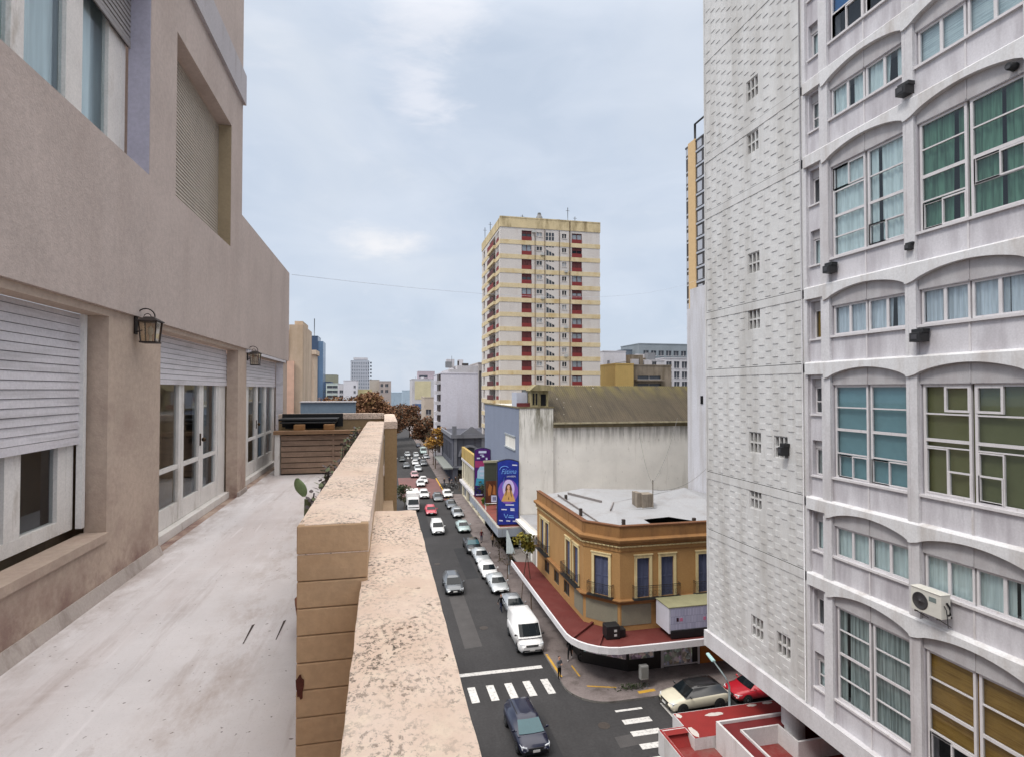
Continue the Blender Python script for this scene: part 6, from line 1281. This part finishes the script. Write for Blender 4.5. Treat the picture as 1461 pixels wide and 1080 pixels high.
    for sx in (-1, 1):
        h = MB(); h.hexa([(sx*hw*.56, n0+.025, hz-.33), (sx*hw*.86, n0+.10, hz-.33), (sx*hw*.86, n0+.4, hz-.3), (sx*hw*.56, n0+.3, hz-.3)], [(sx*hw*.56, n0+.045, hz-.17), (sx*hw*.90, n0+.16, hz-.15), (sx*hw*.93, n0+.42, hz-.13), (sx*hw*.56, n0+.3, hz-.17)]); h.build('headlight', LAMPG, rt, local=True)
        mr_ = MB(); my = yc+(yrf-yc)*.35; mr_.ball((sx*(hw+.09), my, zb+.16), (.10, .06, .075), 0); mr_.box(min(sx*hw*.88, sx*(hw+.05)), my-.02, zb+.09, max(sx*hw*.88, sx*(hw+.05)), my+.02, zb+.13); mr_.build('mirror', TRIM if kind in ('van',) else (roof or paintm), rt, local=True)
    if kind in ('suv', 'mpv') and lod == 0:
        rb = MB()
        for sx in (-1, 1): rb.tube([(sx*wr*.82, yrf+.25, ch-.01), (sx*wr*.84, yrf+.4, ch+.05), (sx*wr*.84, yrr-.4, ch+.05), (sx*wr*.82, yrr-.2, ch-.01)], .018, 5)
        rb.build('roof_rail', TRIM, rt, local=True)
    if kind == 'pickup':
        bd_ = MB(); bd_.box(-hw*.8, Yf(.68), bz+.01, hw*.8, Yf(.97), bz+.035); bd_.build('load_bed', TRIM, rt, local=True)
    return rt
NAVY = paint('navy', (16, 23, 50), .2); WH = paint('white', (216, 216, 216)); SIL = paint('silver', (158, 162, 166), .5); GRY = paint('grey', (104, 108, 112), .5); LSIL = paint('pale_silver', (186, 190, 192), .4); RDC = paint('red', (170, 30, 44)); CRC = paint('cream', (206, 200, 180)); BLKC = paint('black', (24, 25, 27)); PINK = paint('faded_red', (186, 60, 74)); DGRN = paint('dark', (42, 48, 50)); MINT = paint('pale_green_silver', (168, 186, 184), .3)
def at_front(px, py, L, x=None):
    g = G(px, py); return ((g.x if x is None else x), g.y+L/2+.05, .0)
PX = 10.78
car('mpv', NAVY, at_front(764, 1084, 4.2), 'navy blue people carrier driving through the crossing', R(2), wind=GLT)
car('van', WH, at_front(760, 936, 4.9), 'white high roofed passenger van parked at the stop line of the junction', cat='van', wind=GLC)
car('sedan', SIL, at_front(741, 884, 4.5), 'silver saloon parked directly behind the white passenger van', lod=0)
car('sedan', LSIL, at_front(715.5, 849, 4.4), 'pale silver saloon parked with a gap behind it before the slender trees', lod=0)
car('hatch', WH, at_front(701, 828, 4.0), 'bright white car parked between two pale silver ones at the kerb', lod=0)
car('sedan', LSIL, at_front(690.5, 806, 4.3), 'pale silver car parked just ahead of the black pickup', lod=1)
car('pickup', BLKC, at_front(678, 792, 5.0), 'black pickup with a teal windscreen parked below the theatre canopy', lod=1, wind=GLT, cat='pickup')
car('sedan', MINT, at_front(663.5, 761, 4.4), 'pale greenish silver saloon parked alone by the theatre kerb', lod=1)
car('hatch', SIL, at_front(655, 740, 4.2), 'mid silver car parked in front of the bright green tree', lod=1)
car('sedan', GRY, at_front(646, 727, 4.4), 'dark grey parked saloon half hidden behind the mid silver one', lod=1)
car('hatch', WH, at_front(640, 711, 4.0), 'white hatchback parked at the end of the yellow kerb line', lod=1)
car('mpv', GRY, at_front(650, 851, 4.4), 'grey people carrier driving alone in the middle of the avenue', lod=0)
car('smallvan', WH, at_front(626, 764, 4.3), 'white boxy van with a dark bumper driving down the avenue', lod=1, cat='van')
car('hatch', PINK, at_front(616, 736, 3.9), 'red hatchback driving behind the white boxy van', lod=1)
car('hatch', GRY, at_front(626, 716, 4.0), 'dark grey hatchback leaving the red road surface', lod=1, bumper=PLATE)
car('suv', WH, at_front(606, 712, 4.3), 'white car driving beside the parked box truck', lod=1)
car('hatch', WH, at_front(601, 695, 4.0), 'white hatchback low on the red road surface, behind the white car by the truck', lod=1)
car('sedan', WH, at_front(605, 690, 4.4), 'white saloon on the red road surface beside the white hatchback there', lod=1)
car('hatch', paint('rose', (178, 140, 144)), at_front(592, 682, 4.0), 'pinkish hatchback entering the red road surface', lod=1)
far_cars = [('suv', LSIL, 597, 673, 'silver car crossing into the red road surface behind the pinkish one'), ('sedan', GRY, 580, 668, 'dark saloon alone in its lane past the red surface'), ('hatch', DGRN, 574, 659, 'black and white car by the parapet edge past the red surface'), ('suv', LSIL, 581.5, 652, 'silver car turning at the far junction past the dark saloon'), ('hatch', LSIL, 594, 652, 'small silver car at the tail of the far middle queue'), ('hatch', GRY, 593.5, 658, 'small grey car between silver and white ones in the far middle queue'), ('sedan', WH, 593, 664, 'white saloon at the head of the far middle queue'), ('mpv', GRY, 605, 665, 'dark people carrier by the far pavement and its golden tree'), ('hatch', SIL, 609, 655, 'silver car parked beyond the dark people carrier'), ('van', MINT, 604.5, 648, 'pale teal van in the distance under the yellow tree'), ('sedan', NAVY, 598, 638, 'blue car beyond the pale teal van'), ('hatch', WH, 594, 625, 'white car far down the avenue before the trees'), ('hatch', LSIL, 592, 618.5, 'tiny silver car at the very end of the avenue')]
for k, c_, px, py, lb in far_cars: car(k, c_, at_front(px, py, 4.2), lb, lod=2, cat='van' if k == 'van' else 'car')
car('suv', CRC, (19.35, 33.1, 0), 'cream compact crossover with black roof and black rims parked in the side street', R(-88), roof=BLKC, group='cars parked in the side street')
car('hatch', RDC, (23.9, 33.2, 0), 'bright red hatchback parked behind the cream crossover', R(-88), group='cars parked in the side street')
# box truck parked at the left
g = G(590, 731); bt = empty('box_truck', (g.x, g.y+3, 0), 'white flat roofed box truck parked at the kerb below the parapet', 'truck', 'cars on the avenue')
m = MB(); m.box(-1.05, -1.2, .9, 1.05, 3.4, 2.9); bevel(m.build('cargo_box', WHITEP, bt, local=True), .05); m = MB(); m.hexa([(-.95, -3.0, .5), (.95, -3.0, .5), (.95, -1.25, .5), (-.95, -1.25, .5)], [(-.9, -2.3, 2.2), (.9, -2.3, 2.2), (.9, -1.25, 2.25), (-.9, -1.25, 2.25)]); bevel(m.build('cab', WH, bt, local=True), .08)
m = MB(); m.hexa([(-.86, -2.74, 1.3), (.86, -2.74, 1.3), (.86, -2.6, 1.3), (-.86, -2.6, 1.3)], [(-.8, -2.36, 2.05), (.8, -2.36, 2.05), (.8, -2.2, 2.05), (-.8, -2.2, 2.05)]); m.build('windscreen', GLC, bt, local=True)
for x in (-.85, .85):
    for y in (-2.2, 2.4): w = MB(); w.loft([[(x+d, y+r*math.cos(2*PI*j/14), .42+r*math.sin(2*PI*j/14)) for j in range(14)] for d, r in ((-.13, .42), (.13, .42))], 0); w.build('wheel', RUBBER, bt, local=True)
m = MB(); m.box(-.85, -2.9, .4, .85, 3.3, .89); m.build('chassis', TRIM, bt, local=True)
# motorcycles by the kerb
def motorbike(loc, rz, label):
    rt = empty('motorcycle', loc, label, 'motorcycle', 'motorcycles parked at the kerb', rz)
    for y in (-.62, .62):
        w = MB(); w.loft([[((d), y+r*math.cos(2*PI*j/14), .30+r*math.sin(2*PI*j/14)) for j in range(14)] for d, r in ((-.05, .22), (-.06, .30), (.06, .30), (.05, .22))], 0, True, False); w.tube([(0, y, .08), (0, y, .52)], .012, 4); w.tube([(0, y-.22, .3), (0, y+.22, .3)], .012, 4); w.build('wheel', RUBBER, rt, local=True)
    m = MB(); m.loft([[(w*math.cos(2*PI*j/8), y, z+h*math.sin(2*PI*j/8)) for j in range(8)] for y, z, w, h in ((-.4, .74, .05, .06), (-.25, .80, .14, .12), (0, .78, .13, .12), (.12, .74, .12, .07), (.5, .78, .12, .06), (.75, .84, .05, .03))], 0); m.box(-.12, -.2, .3, .12, .2, .62); m.tube([(0, -.62, .3), (0, -.42, .95)], .03, 5); m.tube([(0, .62, .3), (0, .1, .45)], .03, 5); m.build('body', BLACK, rt, local=True)
    m = MB(); m.tube([(-.34, -.3, .98), (-.1, -.42, .97), (.1, -.42, .97), (.34, -.3, .98)], .016, 5); m.build('handlebar', STEEL, rt, local=True)
    m = MB(); m.ball((0, -.52, .84), (.09, .07, .09), 0); m.build('headlight', LAMPG, rt, local=True)
for px, py, rz, lb in ((634, 697, 60, 'black motorcycle parked on the kerb side of the far kerb group'), (641, 700, 55, 'black motorcycle in the middle of the far kerb group'), (647, 696, 65, 'black motorcycle on the shop building side of the far kerb group'), (842, 944, 70, 'black motorcycle standing under the corner canopy by the dark shop window')):
    g = G(px, py, .13); motorbike((g.x, g.y, .13), R(rz), lb)
# ================================================================== PEOPLE
SKN = plain('skin', (186, 140, 116), .6); HRD = plain('dark_hair', (38, 28, 24), .6)
def person(loc, rz, label, top, legs, shoe, pose='stand', s=.88, hair=HRD, group='people on the pavements', fine=True):
    """one skinned figure; clothes are zones of the body mesh, hair is a child; faces -Y before rotation"""
    rt = empty('person', loc, label, 'person', group, rz)
    st = {'stand': (.0, .0, .05, -.05), 'walk': (.30, -.32, -.22, .26), 'phone': (.04, -.02, .0, .0)}[pose]
    V = []; E = []; RD = []
    def add(p, r, par=None):
        V.append(p); RD.append(r); i = len(V)-1
        if par is not None: E.append((par, i))
        return i
    pel = add((0, 0, .94), .145); wa = add((0, 0, 1.10), .125, pel); chs = add((0, .0, 1.30), .15, wa); nk0 = add((0, .01, 1.44), .085, chs); nk = add((0, -.005, 1.52), .055, nk0); hd = add((0, -.02, 1.60), .085, nk); h2 = add((0, -.015, 1.69), .088, hd); add((0, -.01, 1.75), .055, h2)
    hands = []
    for sx, sw, aw in ((-1, st[0], st[2]), (1, st[1], st[3])):
        hip = add((sx*.09, 0, .88), .10, pel); kn = add((sx*.10, -sw*.55-.02, .50), .068, hip); an = add((sx*.10, -sw*.75 if sw > 0 else -sw*1.1, .10 if sw >= 0 else .16), .045, kn); add((sx*.11, V[an][1]-.14, V[an][2]-.055), .04, an)
        sh = add((sx*.19, .01, 1.40), .068, chs)
        if pose == 'phone': el = add((sx*.25, -.05, 1.14), .048, sh); wr_ = add((sx*.08, -.30, 1.22), .034, el); hands.append((wr_, Vector((-sx*.3, -.6, .5))))
        else: el = add((sx*.26, -aw*.5+.03, 1.13), .046, sh); wr_ = add((sx*.27, -aw-.04, .88), .034, el); hands.append((wr_, Vector((0, -.25, -1))))
    me = bpy.data.meshes.new('p'); me.from_pydata(V, E, []); ob = bpy.data.objects.new('p', me); C.objects.link(ob)
    md = ob.modifiers.new('s', 'SKIN'); md.use_smooth_shade = True
    for i, r in enumerate(RD): me.skin_vertices[0].data[i].radius = (r, r*(.78 if i in (1, 2) else 1))
    me.skin_vertices[0].data[0].use_root = True
    sb_ = ob.modifiers.new('u', 'SUBSURF'); sb_.levels = 1; sb_.render_levels = 1
    dg = bpy.context.evaluated_depsgraph_get(); m2 = bpy.data.meshes.new_from_object(ob.evaluated_get(dg)); bpy.data.objects.remove(ob)
    mb = MB(); mb.v = [Vector(v.co) for v in m2.vertices]
    for p in m2.polygons:
        c = p.center; mb.f.append(tuple(p.vertices)); mb.sm.append(True)
        hand = any((Vector(V[w])-c).length < .06 for w, _ in hands)
        mb.m.append(3 if (c.z > 1.49 or hand) else 2 if c.z < .12 or (c.z < .20 and pose == 'walk' and c.y > .2) else 1 if c.z < .93 and not abs(c.x) > .21 else 0)
    if fine:
        for (w, dr) in hands:                                   # palm, four fingers and a thumb
            p = Vector(V[w]); dr = dr.normalized(); sd_ = Vector((0, 1, 0)) if abs(dr.z) > .8 else Vector((0, 0, 1)); inn = dr.cross(sd_)
            mb.ball(tuple(p+dr*.055), (.022, .035, .045), 3, 6, 5)
            for k, ln in enumerate((.062, .072, .068, .052)):
                b0 = p+dr*.09+sd_*(k-1.5)*.018; mb.tube([b0, b0+dr*ln*.5+inn*.008, b0+dr*ln*.85+inn*.028], [.009, .008, .006], 5, 3)
            b0 = p+dr*.04+sd_*.03; mb.tube([b0, b0+sd_*.03+dr*.03, b0+sd_*.03+dr*.065], [.011, .009, .007], 5, 3)
        mb.tube([(0, -.105, 1.66), (0, -.13, 1.63), (0, -.112, 1.62)], [.008, .014, .008], 5, 3)
        for sx in (-1, 1): mb.ball((sx*.033, -.098, 1.67), (.012, .008, .008), 4, 6, 4); mb.ball((sx*.093, -.015, 1.65), (.012, .02, .03), 3, 6, 4)
        mb.tube([(-.025, -.103, 1.585), (.025, -.103, 1.585)], .006, 4, 5)
    mb.v = [v*s for v in mb.v]
    mb.build('body', [top, legs, shoe, SKN, plain('eye_dark', (30, 24, 22), .3), plain('lips', (140, 80, 76), .5)], rt, local=True)
    hm = MB(); hm.loft([[((.095 if t < 1.2 else .085)*math.sin(t)*math.cos(2*PI*j/12)*s, (.012+.10*math.sin(t)*math.sin(2*PI*j/12)+(.03 if t > .9 else 0))*s, (1.685+.10*math.cos(t))*s) for j in range(12)] for t in (.05, .5, .95, 1.35, 1.75)], 0); hm.build('hair', hair, rt, local=True)
    return rt
def cloth(n, rgb): return plain('cloth_'+n, rgb, .9, spec=.1)
BK, DN, GRC, NV, MAR, TANC, WHC = cloth('black', (30, 30, 33)), cloth('denim', (52, 60, 82)), cloth('grey', (96, 98, 102)), cloth('navy', (36, 42, 62)), cloth('maroon', (96, 40, 46)), cloth('tan', (150, 126, 100)), cloth('white', (205, 204, 202))
def pe(px, py, z=.13): g = G(px, py, z); return (g.x, g.y, z)
person(pe(798, 968), R(20), 'person in a grey top and dark trousers standing at the kerb corner holding a phone', GRC, BK, BK, 'phone')
person(pe(813, 941), R(-30), 'person in black with white shoes walking under the corner canopy', BK, BK, WHC, 'walk')
person(pe(715, 872, 0), R(25), 'person in dark clothes stepping off the kerb between two silver cars', BK, NV, BK, 'walk')
for i, (px, py, rz, tp, lg, ps, lb) in enumerate([(634, 692, 0, BK, DN, 'walk', 'person in black with blue jeans leading the far group on the wide pavement'), (641, 690, 180, NV, BK, 'walk', 'person in navy walking away on the wide pavement'), (644.5, 694, 10, GRC, BK, 'stand', 'person in grey standing in the middle of the wide pavement'), (650, 690, -20, BK, BK, 'walk', 'person all in black walking close to the yellow topped shop building'), (631, 668, 0, MAR, BK, 'stand', 'person in maroon standing by the dark ornate building'), (638.5, 670, 170, BK, GRC, 'walk', 'person in black top and grey trousers beside the dark ornate building'), (621, 660, 0, GRC, DN, 'walk', 'person in grey with jeans by the golden autumn tree'), (687, 772, 10, MAR, DN, 'stand', 'person in a maroon top behind the black pickup'), (703, 779, 0, TANC, BK, 'walk', 'person in a tan coat walking under the theatre canopy'), (572, 700, 0, BK, DN, 'walk', 'person in black walking towards us by the box truck'), (576, 705, 180, MAR, BK, 'walk', 'person in maroon walking away by the box truck')]):
    person(pe(px, py), R(rz), lb, tp, lg, BK, ps, fine=False)
# ================================================================== TREES AND STREET FURNITURE
BARK = mat('grey_bark', (92, 78, 66), .95, .25, 3, .5, 20)
def foli(name, rgb): return mat('leaf_'+name, tuple(min(255, int(v*1.1)) for v in rgb),   .75, .14, .8, fine=.06, spec=.2)
def tree(loc, h, cr, trunk_h, mats, n, lsize, label, name='street_tree', group=None, trunks=None, squash=.8, bare=0.0, rad=None, seed=0, nblob=9):
    rnd = random.Random(seed+int(loc[0]*13+loc[1]*7)); rt = empty(name, loc, label, 'tree', group)
    tk = MB(); fm = MB(); top = Vector((0, 0, trunk_h)); r0 = rad or h*.018
    for (dx, dy) in (trunks or [(0, 0)]):
        tk.tube([(dx, dy, -.05), (dx*.7+.05, dy*.7, trunk_h*.5), (0, 0, trunk_h)], [r0, r0*.75, r0*.55], 7)
    blobs = []
    zc = trunk_h+(h-trunk_h)*.52
    for k in range(nblob):
        a = rnd.uniform(0, 2*PI); q = math.sqrt(rnd.random())*.72; z = rnd.uniform(-.62, .72)
        q *= math.sqrt(max(.1, 1-(z)**2)); c = Vector((cr*q*math.cos(a), cr*q*math.sin(a), zc+z*(h-trunk_h)*.5)); rr = cr*rnd.uniform(.30, .5); blobs.append((c, rr))
        mid = top.lerp(c, .5)+Vector((rnd.uniform(-.1, .1)*cr, rnd.uniform(-.1, .1)*cr, -.05*h)); tk.tube([top*.96, mid, c], [r0*.45, r0*.25, r0*.06], 5)
        for _ in range(3 if not bare else 6):
            e = c+Vector((rnd.gauss(0, 1), rnd.gauss(0, 1), rnd.gauss(.3, .8)))*rr*.8; tk.tube([mid.lerp(c, .6), e], [r0*.14, r0*.03], 4)
    tk.build('trunk', BARK, rt, local=True)
    for i in range(n):
        c, rr = blobs[rnd.randrange(len(blobs))]; v = Vector((rnd.gauss(0, 1), rnd.gauss(0, 1), rnd.gauss(0, 1))).normalized()*rr*rnd.random()**.45; v.z *= squash; p = c+v
        d = Vector((rnd.gauss(0, 1), rnd.gauss(0, 1), rnd.gauss(-.2, .7))).normalized(); a = d.cross(Vector((rnd.gauss(0, 1), rnd.gauss(0, 1), rnd.gauss(0, 1)))).normalized(); l = lsize*rnd.uniform(.6, 1.3); w = l*.42
        mi = min(len(mats)-1, int((rnd.random()*.6+((hash((round(c.x, 1), round(c.y, 1))) % 10)/10)*.4)*len(mats)))
        fm.q([p, p+d*l*.5+a*w, p+d*l, p+d*l*.5-a*w], mi)
    if n: fm.build('crown', mats, rt, local=True)
    return rt
AUT = [foli('rust', (114, 82, 62)), foli('amber', (124, 94, 68)), foli('brown', (100, 70, 52)), foli('dull_gold', (130, 106, 70))]
OLV = [foli('olive_gold', (100, 94, 40)), foli('yellow_green', (116, 106, 44)), foli('dark_olive', (72, 74, 36))]
LIME = [foli('lime', (122, 154, 48)), foli('mid_green', (78, 112, 40)), foli('deep_green', (50, 76, 34))]
DKG = [foli('dark_green', (52, 60, 40)), foli('grey_green', (76, 80, 62)), foli('brown_green', (66, 60, 44))]
GOLDL = [foli('golden', (150, 112, 44)), foli('gold_brown', (126, 90, 44)), foli('light_gold', (160, 124, 58))]
g = G(752, 868, .13)
tree((g.x, g.y, .13), 7.0, 1.25, 5.0, OLV, 900, .26, 'slender double trunked young tree with olive gold leaves beside the red canopy end', trunks=[(-.5, .4), (.35, -.2)], rad=.06)
g = G(703, 772, .13)
tree((g.x, g.y, .13), 6.6, 1.7, 3.4, LIME, 1300, .3, 'bright lime green street tree at the far end of the theatre canopy', rad=.09)
tree((g.x+.9, g.y+5.5, .13), 7.4, 2.6, 3.2, DKG, 1500, .34, 'dark drab street tree just behind the lime green one', rad=.11)
g = G(621, 668, .13)
tree((g.x, g.y, .13), 10.5, 3.4, 4.5, GOLDL+AUT[:1], 1500, .45, 'golden autumn street tree in front of the dark ornate building', rad=.16)
for i, (x, y, h, cr_, lb) in enumerate([(12.9, 152, 8.5, 2.6, 'bare reddish street tree before the balconied white wall'), (12.8, 168, 9, 2.8, 'thin brown street tree beyond the balconied white wall')]): tree((x, y, .13), h, cr_, 3.2, AUT[2:3]+DKG[2:], 500, .4, lb, bare=1)
GA = 'autumn trees of the far square'
sq = [(-15, 172, 19, 9, 'broad rust brown tree at the front of the far square beside the tallest one'), (-4.5, 168, 21.5, 8.2, 'tallest rust brown tree standing at the edge of the avenue'), (-6, 188, 20.5, 9, 'amber brown tree behind the tallest one'), (-20, 196, 18.5, 10, 'wide dull brown tree deeper in the far square'), (-34, 185, 17, 10, 'low spreading tree at the front corner of the far square'), (-30, 215, 18, 11, 'dark brown tree at the back corner of the far square'), (1.5, 205, 17, 6.5, 'thin brown tree leaning over the far avenue'), (-8, 225, 18, 9, 'faded brown tree at the back of the far square'), (4, 232, 15.5, 6.5, 'greyish brown tree near the end of the avenue on the square side'), (10.5, 240, 16, 6.5, 'greyish brown tree at the end of the avenue on the shop side'), (13.2, 192, 13.5, 4.5, 'brown tree leaning out in front of the beige block'), (-1.5, 180, 18.5, 8.0, 'plain brown tree filling the gap beside the tallest one'), (-11, 178, 19.5, 8.5, 'dull brown tree between the tallest one and the broad rust brown one'), (-46, 210, 17, 11, 'brown tree behind the blue grey annex at the edge of the far square')]
for i, (x, y, h, cr_, lb) in enumerate(sq):
    h -= 2.2 if i not in (2, 4, 5, 13) else 4.5
    tree((x, y, 0), h, cr_*.92, h*.22, (AUT if i in (0, 1, 2, 3, 4) else [AUT[2], foli('ash_brown', (96, 80, 66)), foli('drab_rust', (112, 78, 54)), foli('grey_twig', (88, 80, 70))]), 9000 if i < 5 else 5000, .7, lb, 'autumn_tree', GA, nblob=22, seed=i)
# leafless small trees under the theatre canopy
for px, py, lb in ((690, 745, 'bare branched tree beside the greenish silver saloon'), (700, 762, 'bare branched tree under the middle of the theatre canopy'), (655, 700, 'thin bare tree beside the far motorcycles'), (712, 800, 'low bare branched tree under the near end of the theatre canopy'), (724, 826, 'bare branched tree beside the slender double trunked one')):
    g = G(px, py, .13); tree((g.x, g.y, .13), 3.6, 1.5, 1.5, DKG[2:], 130, .16, lb, 'bare_tree', bare=1, rad=.07)
g = G(577, 724, .13); tree((g.x, g.y, .13), 3.8, 1.7, .9, DKG, 700, .3, 'dark bushy tree standing by the box truck')
# street lamp of the side street
lp = empty('street_lamp', (18.75, 28.35, .13), 'slim grey street lamp with an arm leaning over the side street beside the cream crossover', 'street lamp')
m = MB(); m.tube([(18.75, 28.35, .1), (18.75, 28.35, 3.6), (18.72, 28.7, 3.95), (18.6, 29.7, 4.42)], [.075, .055, .045, .04], 8); m.build('pole', mat('galvanised_pole', (150, 164, 166), .5, .06, 2), lp)
m = MB(); m.hexa([(18.47, 29.6, 4.36), (18.73, 29.6, 4.36), (18.71, 30.25, 4.54), (18.47, 30.25, 4.54)], [(18.51, 29.6, 4.46), (18.69, 29.6, 4.46), (18.67, 30.25, 4.62), (18.51, 30.25, 4.62)]); bevel(m.build('lamp_head', plain('pale_teal_lamp', (160, 196, 196), .4), lp), .02)
# utility cabinet and traffic fittings on the corner pavement
g = G(922, 985, .13); cb = empty('utility_cabinet', (g.x, g.y+.3, .13), 'grey metal utility cabinet on legs standing at the corner pavement edge', 'cabinet')
m = MB(); m.box(g.x-.28, g.y+.2, .75, g.x+.28, g.y+.55, 1.65); bevel(m.build('casing', mat('dull_galvanised', (150, 150, 148), .5, .1, 3, stain=(110, 106, 100), sscale=4), cb), .02)
m = MB(); m.box(g.x-.23, g.y+.185, .85, g.x+.23, g.y+.198, 1.55); m.build('door', plain('cabinet_door_grey', (126, 126, 124), .5, .3), cb)
for x in (-.24, .24): m = MB(); m.tube([(g.x+x, g.y+.37, .12), (g.x+x, g.y+.37, .75)], .03, 6); m.build('leg', STEEL, cb)
g = G(905, 984, .13); fb = empty('low_planting', (g.x, g.y, .13), 'low dark scrubby weeds beside the utility cabinet', 'plant'); m = MB()
for i in range(160):
    p = Vector((g.x+random.gauss(0, .55), g.y+.2+random.gauss(0, .12), .13+random.random()*.22)); d = Vector((random.gauss(0, 1), random.gauss(0, 1), random.uniform(.2, 1))).normalized(); a = d.cross(Vector((0, 0, 1))).normalized(); m.q([p, p+d*.1+a*.035, p+d*.2, p+d*.1-a*.035], 0)
m.build('foliage', DKG, fb)
# thin cable over the street
cbm = MB(); a = Vector((-2.1, 14.0, 22.68)); b = Vector((31, 50, 31.2)); cbm.tube([a.lerp(b, i/24)-Vector((0, 0, 1.2*4*(i/24)*(1-i/24))) for i in range(25)], .005, 4); tag(cbm.build('overhead_cable', plain('pale_cable', (190, 198, 208), .6)), 'thin pale cable strung across the avenue in front of the sky', 'cable')
cbm = MB()
for a, b in (((22.2, 44.3, 12.2), (31, 56, 17)), ((22.2, 44.3, 12.0), (29, 61.2, 15)), ((22.2, 44.3, 11.6), (31, 50, 12.6))):
    a, b = Vector(a), Vector(b); cbm.tube([a.lerp(b, i/10)-Vector((0, 0, .8*4*(i/10)*(1-i/10))) for i in range(11)], .02, 4)
tag(cbm.build('roof_cable', plain('grey_roof_cable', (120, 118, 114), .7)), 'slack grey cables fanning from the chimney mast of the ochre building', 'cable')
